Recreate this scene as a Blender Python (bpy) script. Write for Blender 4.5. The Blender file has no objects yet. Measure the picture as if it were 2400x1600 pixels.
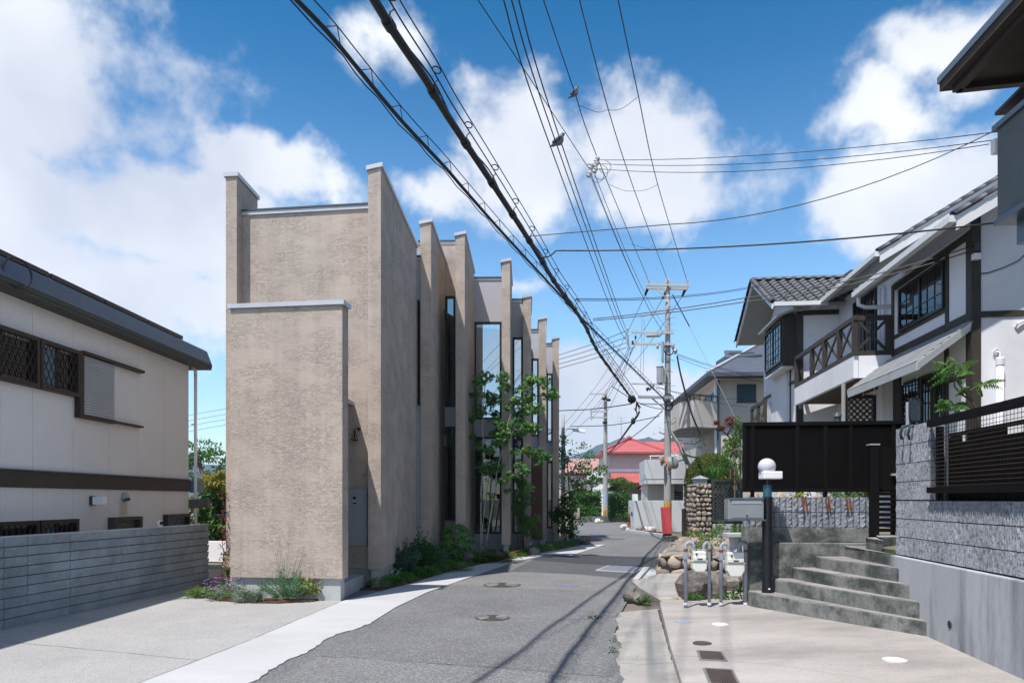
import bpy, bmesh, math, random
from mathutils import Vector, Matrix

R = random.Random(11)
rad = math.radians
FOC, HC, HY = 1650.0, 1.6, 1169.0      # focal length (photo pixels), eye height, horizon row
scene = bpy.context.scene
C = scene.collection

# ------------------------------------------------------------------ camera
cam = bpy.data.cameras.new('camera'); camo = bpy.data.objects.new('camera', cam); C.objects.link(camo)
cam.sensor_fit = 'HORIZONTAL'; cam.sensor_width = 36.0; cam.lens = FOC/2400*36
cam.shift_y = (HY-800)/2400; cam.clip_start = 0.05; cam.clip_end = 12000
camo.location = (0, 0, HC); camo.rotation_euler = (rad(90), 0, 0)
scene.camera = camo

# ------------------------------------------------------------------ sun and sky
SUN = Vector((-0.295, -0.375, 1.0)).normalized()          # direction towards the sun
ELEV = math.asin(SUN.z); AZ = math.atan2(SUN.x, SUN.y)
sun = bpy.data.lights.new('sun', 'SUN'); suno = bpy.data.objects.new('sun', sun); C.objects.link(suno)
sun.energy = 2.85; sun.angle = rad(0.7); sun.color = (1.0, 0.95, 0.895)
suno.rotation_euler = SUN.to_track_quat('Z', 'Y').to_euler(); suno.location = (0, -5, 30)

world = bpy.data.worlds.new('World'); scene.world = world; world.use_nodes = True
def build_world():
    nt = world.node_tree; N = nt.nodes; L = nt.links; N.clear()
    def node(t, **kw):
        n = N.new(t)
        for k, v in kw.items(): setattr(n, k, v)
        return n
    def math_(op, a, b=None, c=None, clamp=False):
        n = node('ShaderNodeMath', operation=op); n.use_clamp = clamp
        for i, x in enumerate((a, b, c)):
            if x is None: continue
            if isinstance(x, (int, float)): n.inputs[i].default_value = x
            else: L.new(x, n.inputs[i])
        return n.outputs[0]
    def vm(op, a, b):
        n = node('ShaderNodeVectorMath', operation=op)
        for i, x in enumerate((a, b)):
            if isinstance(x, (tuple, list, Vector)): n.inputs[i].default_value = x
            else: L.new(x, n.inputs[i])
        return n
    sky = node('ShaderNodeTexSky', sky_type='NISHITA'); sky.sun_disc = False
    sky.sun_elevation = ELEV; sky.sun_rotation = AZ; sky.altitude = 100; sky.air_density = 1.0
    sky.dust_density = 0.3; sky.ozone_density = 1.6
    tc = node('ShaderNodeTexCoord')
    sx = node('ShaderNodeSeparateXYZ'); L.new(tc.outputs['Generated'], sx.inputs[0])
    az = math_('ARCTAN2', sx.outputs[0], sx.outputs[1]); el = math_('ARCSINE', sx.outputs[2])
    # deep, saturated zenith and a paler low sky
    def hsv(sat, val):
        h = node('ShaderNodeHueSaturation'); h.inputs['Saturation'].default_value = sat; h.inputs['Value'].default_value = val
        h.inputs['Hue'].default_value = 0.494; L.new(sky.outputs[0], h.inputs['Color']); return h.outputs[0]
    grad = node('ShaderNodeMapRange', interpolation_type='SMOOTHSTEP'); L.new(el, grad.inputs[0]); grad.inputs[1].default_value = 0.22; grad.inputs[2].default_value = 0.66
    blue = node('ShaderNodeMix', data_type='RGBA'); L.new(grad.outputs[0], blue.inputs[0]); L.new(hsv(1.2, 0.70), blue.inputs[6]); L.new(hsv(2.6, 0.44), blue.inputs[7])
    cx = node('ShaderNodeCombineXYZ'); L.new(az, cx.inputs[0]); L.new(el, cx.inputs[1])
    wn = node('ShaderNodeTexNoise'); wn.inputs['Scale'].default_value = 5.0; wn.inputs['Detail'].default_value = 5
    wn.inputs['Roughness'].default_value = 0.6
    L.new(tc.outputs['Generated'], wn.inputs['Vector'])
    wv = vm('SUBTRACT', wn.outputs['Color'], (0.5, 0.5, 0.5)); wsc = vm('MULTIPLY', wv.outputs[0], (0.22, 0.16, 0.0))
    p = vm('ADD', cx.outputs[0], wsc.outputs[0]).outputs[0]
    # cumulus banks: centre (photo px), half-widths in px, strength
    blobs = [(60, 170, 520, 270, 1.0), (330, 470, 520, 160, 1.0), (640, 420, 260, 110, .95), (110, 690, 560, 170, 1.0),
             (420, 690, 330, 110, .95), (1260, 400, 250, 170, 1.0), (1540, 340, 230, 160, 1.0), (1560, 470, 330, 90, .8),
             (1010, 470, 240, 90, .75), (2060, 480, 240, 140, .95), (2330, 440, 300, 180, .9), (2250, 120, 320, 120, .85),
             (2060, 270, 230, 80, .7), (1400, 930, 470, 135, 1.2), (1680, 860, 220, 60, .75), (900, 60, 160, 110, .5), (1250, 700, 130, 40, .45)]
    acc = None
    for (bx, by, wx, wy, st) in blobs:
        d = Vector(((bx-1200)/FOC, 1, (HY-by)/FOC)); dn = d.normalized()
        ca, ce = math.atan2(d.x, d.y), math.asin(dn.z)
        k = (Vector((d.x, 1, 0)).length)
        sxr = wx/FOC/(1+(d.x)**2); syr = wy/FOC/(d.length)
        a = vm('SUBTRACT', p, (ca, ce, 0)).outputs[0]
        b = vm('MULTIPLY', a, (1/sxr, 1/syr, 0)).outputs[0]
        ln = node('ShaderNodeVectorMath', operation='LENGTH'); L.new(b, ln.inputs[0])
        v = math_('MULTIPLY_ADD', ln.outputs['Value'], -st, st*1.25)
        acc = v if acc is None else math_('MAXIMUM', acc, v)
    # away from those banks broken cumulus goes on, unseen cover raised as fill light
    big = node('ShaderNodeTexNoise'); big.inputs['Scale'].default_value = 2.3; big.inputs['Detail'].default_value = 3
    L.new(tc.outputs['Generated'], big.inputs['Vector'])
    far = math_('MULTIPLY_ADD', big.outputs['Fac'], 2.2, -0.75)
    inview = math_('MAXIMUM', math_('ABSOLUTE', az), math_('ADD', el, 0.2))
    mr = node('ShaderNodeMapRange'); L.new(inview, mr.inputs[0]); mr.inputs[1].default_value = 0.92; mr.inputs[2].default_value = 1.15
    far2 = math_('MULTIPLY_ADD', mr.outputs[0], 1.2, -1.2)
    acc = math_('MAXIMUM', acc, math_('ADD', far, far2))
    fb = node('ShaderNodeTexNoise'); fb.inputs['Scale'].default_value = 7.5; fb.inputs['Detail'].default_value = 7.5
    fb.inputs['Roughness'].default_value = 0.58
    L.new(tc.outputs['Generated'], fb.inputs['Vector'])
    dens = math_('ADD', acc, math_('MULTIPLY_ADD', fb.outputs['Fac'], 2.0, -1.12))
    cr = node('ShaderNodeMapRange', interpolation_type='SMOOTHSTEP'); L.new(dens, cr.inputs[0])
    cr.inputs[1].default_value = 0.06; cr.inputs[2].default_value = 0.62
    cover = math_('MULTIPLY', cr.outputs[0], 0.93)
    # thick cores go grey-lavender, thin rims and tops stay white
    tn = node('ShaderNodeTexNoise'); tn.inputs['Scale'].default_value = 4.0; tn.inputs['Detail'].default_value = 4
    L.new(tc.outputs['Generated'], tn.inputs['Vector'])
    tone = node('ShaderNodeMapRange'); L.new(tn.outputs['Fac'], tone.inputs[0]); tone.inputs[1].default_value = 0.3; tone.inputs[2].default_value = 0.68
    mixc = node('ShaderNodeMix', data_type='RGBA'); L.new(tone.outputs[0], mixc.inputs[0])
    mixc.inputs[6].default_value = (2.2, 2.32, 2.7, 1); mixc.inputs[7].default_value = (3.5, 3.55, 3.65, 1)
    fin = node('ShaderNodeMix', data_type='RGBA'); L.new(cover, fin.inputs[0]); L.new(blue.outputs[2], fin.inputs[6]); L.new(mixc.outputs[2], fin.inputs[7])
    bg = node('ShaderNodeBackground'); bg.inputs['Strength'].default_value = 0.14; L.new(fin.outputs[2], bg.inputs[0])
    out = node('ShaderNodeOutputWorld'); L.new(bg.outputs[0], out.inputs[0])
build_world()
scene.view_settings.view_transform = 'Standard'; scene.view_settings.look = 'None'
scene.view_settings.gamma = 1.0; scene.view_settings.use_curve_mapping = False
scene.view_settings.exposure = 1.2

# ------------------------------------------------------------------ pixel -> place
def P(px, py, d): return Vector(((px-1200)/FOC*d, d, HC-(py-HY)/FOC*d))
def G(px, py, z=0.0):
    d = (HC-z)*FOC/(py-HY); return Vector(((px-1200)/FOC*d, d, z))

# ------------------------------------------------------------------ mesh helpers
class MB:
    def __init__(s): s.v = []; s.f = []
    def add(s, vs, fs):
        o = len(s.v); s.v += [tuple(v) for v in vs]; s.f += [tuple(i+o for i in f) for f in fs]; return s
    def hexa(s, p):
        return s.add(p, [(0,3,2,1),(4,5,6,7),(0,1,5,4),(1,2,6,5),(2,3,7,6),(3,0,4,7)])
    def box(s, x0, x1, y0, y1, z0, z1):
        return s.hexa([(x0,y0,z0),(x1,y0,z0),(x1,y1,z0),(x0,y1,z0),(x0,y0,z1),(x1,y0,z1),(x1,y1,z1),(x0,y1,z1)])
    def prism(s, poly, z0, z1):
        n = len(poly); f0 = z0 if callable(z0) else (lambda x, y: z0); f1 = z1 if callable(z1) else (lambda x, y: z1)
        vs = [(p[0], p[1], f0(p[0], p[1])) for p in poly]+[(p[0], p[1], f1(p[0], p[1])) for p in poly]
        fs = [tuple(range(n-1, -1, -1)), tuple(range(n, 2*n))]+[(i, (i+1) % n, n+(i+1) % n, n+i) for i in range(n)]
        return s.add(vs, fs)
    def poly(s, pts): return s.add(pts, [tuple(range(len(pts)))])
    def bar(s, a, b, w, h, up=Vector((0, 0, 1))):
        a = Vector(a); b = Vector(b); t = (b-a).normalized(); x = t.cross(up)
        if x.length < 1e-4: x = t.cross(Vector((0, 1, 0)))
        x.normalize(); y = x.cross(t).normalized(); x *= w/2; y *= h/2
        return s.hexa([a-x-y, a+x-y, b+x-y, b-x-y, a-x+y, a+x+y, b+x+y, b-x+y])
    def tube(s, path, r, n=8, r1=None, cap=True):
        path = [Vector(p) for p in path]; m = len(path); o = len(s.v); prev = None
        for i, p in enumerate(path):
            t = (path[min(i+1, m-1)]-path[max(i-1, 0)])
            if t.length < 1e-9: t = Vector((0, 0, 1))
            t.normalize()
            if prev is None:
                x = t.cross(Vector((0, 0, 1)))
                if x.length < 1e-3: x = Vector((1, 0, 0))
            else: x = prev-t*prev.dot(t)
            x.normalize(); prev = x; y = t.cross(x)
            rr = r[i] if isinstance(r, (list, tuple)) else (r if r1 is None else r+(r1-r)*i/max(1, m-1))
            for k in range(n):
                a = 2*math.pi*k/n; s.v.append(tuple(p+x*math.cos(a)*rr+y*math.sin(a)*rr))
        for i in range(m-1):
            for k in range(n):
                s.f.append((o+i*n+k, o+i*n+(k+1) % n, o+(i+1)*n+(k+1) % n, o+(i+1)*n+k))
        if cap:
            s.f.append(tuple(o+k for k in range(n-1, -1, -1))); s.f.append(tuple(o+(m-1)*n+k for k in range(n)))
        return s
    def lathe(s, c, prof, n=16):
        o = len(s.v); c = Vector(c)
        for (r, z) in prof:
            for k in range(n):
                a = 2*math.pi*k/n; s.v.append((c.x+r*math.cos(a), c.y+r*math.sin(a), c.z+z))
        m = len(prof)
        for i in range(m-1):
            for k in range(n): s.f.append((o+i*n+k, o+i*n+(k+1) % n, o+(i+1)*n+(k+1) % n, o+(i+1)*n+k))
        s.f.append(tuple(o+k for k in range(n-1, -1, -1))); s.f.append(tuple(o+(m-1)*n+k for k in range(n)))
        return s
    def ball(s, c, rx, ry=None, rz=None, nu=12, nv=8, jit=0.0, mat=None):
        ry = ry or rx; rz = rz or rx; c = Vector(c); o = len(s.v)
        for i in range(1, nv):
            ph = math.pi*i/nv
            for k in range(nu):
                a = 2*math.pi*k/nu; j = 1+R.uniform(-jit, jit)
                v = Vector((rx*math.sin(ph)*math.cos(a), ry*math.sin(ph)*math.sin(a), rz*math.cos(ph)))*j
                if mat: v = mat @ v
                s.v.append(tuple(c+v))
        top = Vector((0, 0, rz)); bot = Vector((0, 0, -rz))
        if mat: top = mat @ top; bot = mat @ bot
        s.v.append(tuple(c+top)); s.v.append(tuple(c+bot)); t = len(s.v)-2
        for i in range(nv-2):
            for k in range(nu): s.f.append((o+i*nu+k, o+(i+1)*nu+k, o+(i+1)*nu+(k+1) % nu, o+i*nu+(k+1) % nu))
        for k in range(nu):
            s.f.append((t, o+k, o+(k+1) % nu)); s.f.append((t+1, o+(nv-2)*nu+(k+1) % nu, o+(nv-2)*nu+k))
        return s
    def ring(s, c, axis, Rr, r, n=16, m=6, arc=2*math.pi, a0=0.0):
        axis = Vector(axis).normalized(); x = axis.cross(Vector((0, 0, 1)))
        if x.length < 1e-3: x = Vector((1, 0, 0))
        x.normalize(); y = axis.cross(x); c = Vector(c)
        return s.tube([c+(x*math.cos(a0+arc*i/n)+y*math.sin(a0+arc*i/n))*Rr for i in range(n+1)], r, m)
    def mesh(s, name, recalc=True, bev=0.0):
        me = bpy.data.meshes.new(name); me.from_pydata(s.v, [], s.f)
        if recalc or bev:
            b = bmesh.new(); b.from_mesh(me)
            if recalc: bmesh.ops.recalc_face_normals(b, faces=b.faces)
            if bev:
                es = [e for e in b.edges if len(e.link_faces) == 2 and e.calc_face_angle(0) > 0.6]
                bmesh.ops.bevel(b, geom=es, offset=bev, segments=2, affect='EDGES', profile=0.6)
            b.to_mesh(me); b.free()
        return me

def link(name, me, m, parent=None, smooth=False):
    o = bpy.data.objects.new(name, me); C.objects.link(o)
    if m is not None and not me.materials: me.materials.append(m)
    if smooth:
        me.polygons.foreach_set('use_smooth', [True]*len(me.polygons))
    if parent is not None:
        o.parent = parent
        if parent.type == 'EMPTY': o.matrix_parent_inverse = Matrix.Translation(-parent.location)
    return o
def part(mb, name, m, parent, smooth=False, bev=0.0, recalc=True, kind=None):
    o = link(name, mb.mesh(name, recalc, bev), m, parent, smooth)
    if kind: o['kind'] = kind
    return o
def tag(o, label, cat, group=None):
    o['label'] = label; o['category'] = cat
    if group: o['group'] = group
    return o
def solo(mb, name, m, label, cat, group=None, smooth=False, bev=0.0, recalc=True):
    return tag(part(mb, name, m, None, smooth, bev, recalc), label, cat, group)
def thing(name, label, cat, loc=(0, 0, 0), group=None):
    o = bpy.data.objects.new(name, None); o.empty_display_size = 0.2; C.objects.link(o); o.location = loc
    return tag(o, label, cat, group)
def struct(mb, name, m, label=None, parent=None, recalc=True, bev=0.0):
    o = part(mb, name, m, parent, recalc=recalc, bev=bev); o['kind'] = 'structure'
    if label: o['label'] = label
    return o
def stuff(mb, name, m, label, cat=None, smooth=False):
    o = part(mb, name, m, None, smooth, recalc=False); o['kind'] = 'stuff'; o['label'] = label
    if cat: o['category'] = cat
    return o
class Fac:                                    # a vertical facade plane
    def __init__(s, p, u, flip=False):
        s.p = Vector(p[:2]); s.u = Vector(u).normalized(); n = Vector((s.u.y, -s.u.x))
        if n.dot(-s.p) < 0: n = -n
        s.n = -n if flip else n
    def s(s, px):
        r = (px-1200)/FOC; return (r*s.p.y-s.p.x)/(s.u.x-r*s.u.y)
    def d(s, px): return s.p.y+s.u.y*s.s(px)
    def z(s, px, py): return HC-(py-HY)/FOC*s.d(px)
    def pt(s, a, z, o=0.0):
        q = s.p+s.u*a+s.n*o; return Vector((q.x, q.y, z))
    def px(s, px, py, o=0.0): return s.pt(s.s(px), s.z(px, py), o)
    def box(s, mb, a0, a1, z0, z1, o0, o1):
        return mb.hexa([s.pt(a0,z0,o1), s.pt(a1,z0,o1), s.pt(a1,z0,o0), s.pt(a0,z0,o0), s.pt(a0,z1,o1), s.pt(a1,z1,o1), s.pt(a1,z1,o0), s.pt(a0,z1,o0)])
    def bar(s, mb, a, za, b, zb, w, o0, o1):         # slanted bar lying in the plane
        A = Vector((a, za)); B = Vector((b, zb)); t = (B-A).normalized(); q = Vector((-t.y, t.x))*w/2
        c = [A-q, B-q, B+q, A+q]
        return mb.hexa([s.pt(p.x, p.y, o1) for p in c]+[s.pt(p.x, p.y, o0) for p in c])

# ------------------------------------------------------------------ materials
def M(name, col, rough=0.7, var=0.12, scale=3.0, fine=0.0, fscale=60.0, bump=0.0, bscale=40.0, spec=0.35, metal=0.0,
      stretch=(1, 1, 1), col2=None, mask=(0.45, 0.62), mscale=1.5, coat=0.0, bdist=0.01, detail=5, obvar=0.0, trans=0.0):
    m = bpy.data.materials.new(name); m.use_nodes = True; nt = m.node_tree; N = nt.nodes; L = nt.links
    b = N['Principled BSDF']; b.inputs['Roughness'].default_value = rough; b.inputs['Metallic'].default_value = metal
    b.inputs['Specular IOR Level'].default_value = spec; b.inputs['Coat Weight'].default_value = coat
    tc = N.new('ShaderNodeTexCoord'); mp = N.new('ShaderNodeMapping'); L.new(tc.outputs['Object'], mp.inputs[0]); mp.inputs['Scale'].default_value = stretch
    def noise(sc, det=detail, ro=0.6):
        n = N.new('ShaderNodeTexNoise'); n.inputs['Scale'].default_value = sc; n.inputs['Detail'].default_value = det
        n.inputs['Roughness'].default_value = ro; L.new(mp.outputs[0], n.inputs['Vector']); return n.outputs['Fac']
    def mr(x, a, c, d, e):
        n = N.new('ShaderNodeMapRange'); L.new(x, n.inputs[0])
        for i, v in enumerate((a, c, d, e)): n.inputs[i+1].default_value = v
        return n.outputs[0]
    def mul(a, c):
        n = N.new('ShaderNodeMath'); n.operation = 'MULTIPLY'
        for i, x in enumerate((a, c)):
            if isinstance(x, (int, float)): n.inputs[i].default_value = x
            else: L.new(x, n.inputs[i])
        return n.outputs[0]
    fac = mr(noise(scale), 0.3, 0.7, 1-var, 1+var)
    if fine: fac = mul(fac, mr(noise(fscale, 3), 0.32, 0.68, 1-fine, 1+fine))
    if obvar:
        oi = N.new('ShaderNodeObjectInfo'); fac = mul(fac, mr(oi.outputs['Random'], 0, 1, 1-obvar, 1+obvar))
    if col2:
        mx = N.new('ShaderNodeMix'); mx.data_type = 'RGBA'; L.new(mr(noise(mscale, 7, 0.65), mask[0], mask[1], 0, 1), mx.inputs[0])
        mx.inputs[6].default_value = (*col, 1); mx.inputs[7].default_value = (*col2, 1); base = mx.outputs[2]
    else:
        rgb = N.new('ShaderNodeRGB'); rgb.outputs[0].default_value = (*col, 1); base = rgb.outputs[0]
    vm = N.new('ShaderNodeVectorMath'); vm.operation = 'SCALE'; L.new(base, vm.inputs[0]); L.new(fac, vm.inputs['Scale'])
    L.new(vm.outputs[0], b.inputs['Base Color'])
    if trans:
        b.inputs['Subsurface Weight'].default_value = 0.0
        t = N.new('ShaderNodeBsdfTranslucent'); L.new(vm.outputs[0], t.inputs['Color']); ms = N.new('ShaderNodeMixShader')
        ms.inputs[0].default_value = trans; L.new(b.outputs[0], ms.inputs[1]); L.new(t.outputs[0], ms.inputs[2])
        L.new(ms.outputs[0], N['Material Output'].inputs[0])
    if bump:
        bp = N.new('ShaderNodeBump'); bp.inputs['Strength'].default_value = bump; bp.inputs['Distance'].default_value = bdist
        L.new(noise(bscale, 4), bp.inputs['Height']); L.new(bp.outputs[0], b.inputs['Normal'])
    return m
def glass(name, tint, refl):
    m = bpy.data.materials.new(name); m.use_nodes = True; N = m.node_tree.nodes; L = m.node_tree.links; N.remove(N['Principled BSDF'])
    t = N.new('ShaderNodeBsdfTransparent'); t.inputs[0].default_value = (*tint, 1)
    g = N.new('ShaderNodeBsdfGlossy'); g.inputs['Roughness'].default_value = 0.01; g.inputs['Color'].default_value = (0.95, 0.97, 1, 1)
    fr = N.new('ShaderNodeFresnel'); fr.inputs[0].default_value = 1.5
    ad = N.new('ShaderNodeMath'); ad.operation = 'ADD'; ad.use_clamp = True; L.new(fr.outputs[0], ad.inputs[0]); ad.inputs[1].default_value = refl
    mx = N.new('ShaderNodeMixShader'); L.new(ad.outputs[0], mx.inputs[0]); L.new(t.outputs[0], mx.inputs[1]); L.new(g.outputs[0], mx.inputs[2])
    L.new(mx.outputs[0], N['Material Output'].inputs[0]); return m

def stucco_mat():
    m = M('stucco', (0.455, 0.385, 0.33), 0.93, 0.04, 1.2, bump=0, spec=0.15)
    nt = m.node_tree; N = nt.nodes; L = nt.links; b = N['Principled BSDF']
    tc = N.new('ShaderNodeTexCoord')
    def nz(st, sc, det, ro=0.6, dist=0.0):
        mp = N.new('ShaderNodeMapping'); mp.inputs['Scale'].default_value = st; L.new(tc.outputs['Object'], mp.inputs[0])
        n = N.new('ShaderNodeTexNoise'); n.inputs['Scale'].default_value = sc; n.inputs['Detail'].default_value = det
        n.inputs['Roughness'].default_value = ro; n.inputs['Distortion'].default_value = dist; L.new(mp.outputs[0], n.inputs['Vector']); return n.outputs['Fac']
    # trowelled coat: smooth patches torn open by short, mostly level drag marks
    drag = nz((0.62, 0.62, 2.6), 15, 6, 0.66, 0.8); patch = nz((1, 1, 1.7), 1.6, 3); grain = nz((1, 1, 1), 90, 2)
    def mr(x, a, c, d, e):
        n = N.new('ShaderNodeMapRange'); n.interpolation_type = 'SMOOTHSTEP'; L.new(x, n.inputs[0])
        for i, v in enumerate((a, c, d, e)): n.inputs[i+1].default_value = v
        return n.outputs[0]
    def mth(op, a, c):
        n = N.new('ShaderNodeMath'); n.operation = op
        for i, x in enumerate((a, c)):
            if isinstance(x, (int, float)): n.inputs[i].default_value = x
            else: L.new(x, n.inputs[i])
        return n.outputs[0]
    ridge = mth('ABSOLUTE', mth('SUBTRACT', drag, 0.5), 0)
    crack = mr(ridge, 0.0, 0.045, 1, 0)
    torn = mth('MULTIPLY', crack, mr(patch, 0.36, 0.62, 0.12, 1))
    h = mth('SUBTRACT', mth('ADD', mth('MULTIPLY', drag, 0.6), mth('MULTIPLY', grain, 0.10)), mth('MULTIPLY', torn, 0.55))
    bp = N.new('ShaderNodeBump'); bp.inputs['Strength'].default_value = 0.55; bp.inputs['Distance'].default_value = 0.02
    L.new(h, bp.inputs['Height']); L.new(bp.outputs[0], b.inputs['Normal'])
    streak = nz((2.2, 2.2, 0.12), 2.4, 4)                  # rain washed streaks
    old = b.inputs['Base Color'].links[0].from_socket
    vm = N.new('ShaderNodeVectorMath'); vm.operation = 'SCALE'; L.new(old, vm.inputs[0]); L.new(mth('MULTIPLY', mr(torn, 0, 1, 1.04, 0.76), mr(streak, 0.35, 0.65, 0.93, 1.04)), vm.inputs['Scale'])
    L.new(vm.outputs[0], b.inputs['Base Color'])
    return m
MAT = {}
MAT['stucco'] = stucco_mat()
MAT['panel'] = M('panel', (0.42, 0.42, 0.46), 0.8, 0.04, 2)
MAT['coping'] = M('coping', (0.52, 0.52, 0.55), 0.42, 0.06, 3, metal=0.25, spec=0.5)
MAT['roofedge'] = M('roofedge', (0.06, 0.07, 0.08), 0.5, 0.1)
MAT['plinth'] = M('plinth', (0.40, 0.41, 0.41), 0.85, 0.14, 2.2, fine=0.05, bump=0.2, bscale=60, stretch=(1, 1, 0.5))
MAT['frame'] = M('frame', (0.012, 0.017, 0.018), 0.4, 0.1)
MAT['bluegrey'] = M('bluegrey', (0.30, 0.36, 0.44), 0.4, 0.05)
MAT['glass'] = glass('glass', (0.62, 0.68, 0.66), 0.42)
MAT['glass_dim'] = glass('glass_dim', (0.30, 0.36, 0.35), 0.03)
MAT['glass_dark'] = glass('glass_dark', (0.62, 0.68, 0.66), 0.03)
MAT['greymetal'] = M('greymetal', (0.30, 0.32, 0.35), 0.45, 0.05, 2, spec=0.5)
MAT['black'] = M('black', (0.012, 0.012, 0.013), 0.5, 0.2)
MAT['brownmetal'] = M('brownmetal', (0.045, 0.03, 0.02), 0.5, 0.2)
MAT['wood'] = M('wood', (0.32, 0.17, 0.075), 0.6, 0.25, 5, stretch=(1, 1, 0.2))
MAT['inwall'] = M('inwall', (0.22, 0.20, 0.18), 0.9, 0.1)
MAT['inbrown'] = M('inbrown', (0.10, 0.05, 0.035), 0.8, 0.2)
MAT['inwhite'] = M('inwhite', (0.7, 0.7, 0.68), 0.7, 0.05)
MAT['white'] = M('white', (0.78, 0.78, 0.80), 0.6, 0.05, 2)
MAT['whitepipe'] = M('whitepipe', (0.74, 0.73, 0.76), 0.4, 0.05, 2)
# ================================================================== ground and roads
def asphalt(name, col, spk, dirt):
    m = M(name, col, 0.9, 0.13, 0.8, fine=0.42, fscale=48, bump=0.45, bscale=140, spec=0.25, col2=dirt, mask=(0.5, 0.75), mscale=0.5)
    nt = m.node_tree; N = nt.nodes; L = nt.links; b = N['Principled BSDF']; tc = N.new('ShaderNodeTexCoord')
    v = N.new('ShaderNodeTexVoronoi'); v.inputs['Scale'].default_value = 55; L.new(tc.outputs['Object'], v.inputs['Vector'])
    w = N.new('ShaderNodeSeparateColor'); L.new(v.outputs['Color'], w.inputs[0])
    g = N.new('ShaderNodeMath'); g.operation = 'GREATER_THAN'; L.new(w.outputs[0], g.inputs[0]); g.inputs[1].default_value = 0.80
    mx = N.new('ShaderNodeMix'); mx.data_type = 'RGBA'; mx.inputs[7].default_value = (*spk, 1)
    ml = N.new('ShaderNodeMath'); ml.operation = 'MULTIPLY'; L.new(g.outputs[0], ml.inputs[0]); ml.inputs[1].default_value = 0.42; L.new(ml.outputs[0], mx.inputs[0])
    old = b.inputs['Base Color'].links[0].from_socket; L.new(old, mx.inputs[6]); L.new(mx.outputs[2], b.inputs['Base Color']); return m
MAT['asphalt'] = asphalt('asphalt', (0.128, 0.129, 0.134), (0.30, 0.30, 0.29), (0.165, 0.163, 0.16))
MAT['asphalt_new_shadow'] = asphalt('asphalt_new_shadow', (0.045, 0.05, 0.058), (0.075, 0.08, 0.085), (0.055, 0.06, 0.066))  # new asphalt, darkened by the building's shadow in its colour
MAT['asphalt_mid_shadow'] = asphalt('asphalt_mid_shadow', (0.078, 0.082, 0.088), (0.14, 0.14, 0.14), (0.092, 0.095, 0.098))
MAT['asphalt_old'] = asphalt('asphalt_old', (0.150, 0.150, 0.150), (0.32, 0.32, 0.31), (0.185, 0.182, 0.178))
MAT['strip'] = M('strip', (0.405, 0.41, 0.415), 0.9, 0.10, 0.9, fine=0.05, fscale=90, bump=0.15, bscale=120, col2=(0.37, 0.37, 0.365), mask=(0.52, 0.8), mscale=1.3, stretch=(0.5, 1.0, 1))
MAT['aggregate'] = M('aggregate', (0.31, 0.305, 0.30), 0.9, 0.07, 0.8, fine=0.3, fscale=95, bump=0.4, bscale=120, col2=(0.26, 0.255, 0.25), mask=(0.5, 0.75), mscale=0.7)
MAT['slab'] = M('slab', (0.335, 0.31, 0.29), 0.9, 0.16, 0.8, fine=0.12, fscale=70, bump=0.15, bscale=100, col2=(0.22, 0.205, 0.195), mask=(0.42, 0.70), mscale=1.1, stretch=(0.6, 1.2, 1))
MAT['apron'] = M('apron', (0.31, 0.295, 0.275), 0.92, 0.12, 1.2, fine=0.08, fscale=70, bump=0.2, bscale=90, col2=(0.22, 0.215, 0.205), mask=(0.45, 0.75), mscale=1.6)
MAT['soil'] = M('soil', (0.10, 0.055, 0.035), 0.95, 0.35, 6, fine=0.4, fscale=45, bump=0.8, bscale=40, bdist=0.03)
MAT['earth'] = M('earth', (0.17, 0.15, 0.12), 0.95, 0.2, 0.6, fine=0.2, fscale=30, col2=(0.10, 0.12, 0.06), mscale=0.3)
MAT['iron'] = M('iron', (0.075, 0.065, 0.06), 0.6, 0.2, 8, metal=0.3, bump=0.3, bscale=80)
MAT['ironring'] = M('ironring', (0.26, 0.245, 0.23), 0.5, 0.15, 8, metal=0.4)
MAT['lilac'] = M('lilac', (0.155, 0.155, 0.20), 0.6, 0.15, 5, fine=0.1)
MAT['oldconc'] = M('oldconc', (0.18, 0.183, 0.172), 0.92, 0.3, 1.6, fine=0.2, fscale=40, bump=0.35, bscale=50, col2=(0.05, 0.058, 0.053), mask=(0.42, 0.60), mscale=3.0)
MAT['treadconc'] = M('treadconc', (0.27, 0.255, 0.24), 0.92, 0.2, 1.6, fine=0.1, fscale=40, bump=0.3, bscale=50, col2=(0.13, 0.13, 0.125), mask=(0.42, 0.66), mscale=1.9)
MAT['wallconc'] = M('wallconc', (0.37, 0.38, 0.40), 0.88, 0.12, 1.0, fine=0.05, fscale=50, bump=0.12, bscale=60, col2=(0.14, 0.148, 0.165), mask=(0.49, 0.70), mscale=1.5, stretch=(1.6, 1.6, 0.28))

def gp(*pts): return [(G(x, y).x, G(x, y).y) for x, y in pts]
def sheet(poly, z, name, m, label):
    mb = MB(); mb.poly([(p[0], p[1], z) for p in poly]); return struct(mb, name, m, label)
struct(MB().poly([(-3000, -1500, -0.03), (3000, -1500, -0.03), (3000, 4500, -0.03), (-3000, 4500, -0.03)]), 'ground', MAT['earth'], 'bare earth ground under and around the houses')
road_poly = [(-7, -12), (1.0, -12), (1.0, 6.0), (1.2, 8.3), (1.6, 10.2), (2.37, 13.3), (3.77, 17.6), (5.6, 22.5), (6.3, 26), (6.45, 28), (5.75, 35.3),
             (6.2, 38), (9, 43.5), (15, 46), (15, 54), (8, 51), (4, 48.5), (3.2, 47.2), (2.0, 40), (1.0, 30), (-1, 24), (-3, 17), (-4.5, 11), (-6, 5)]
sheet(road_poly, 0.0, 'road', MAT['asphalt'], 'worn grey asphalt lane curving away between the houses')
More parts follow.
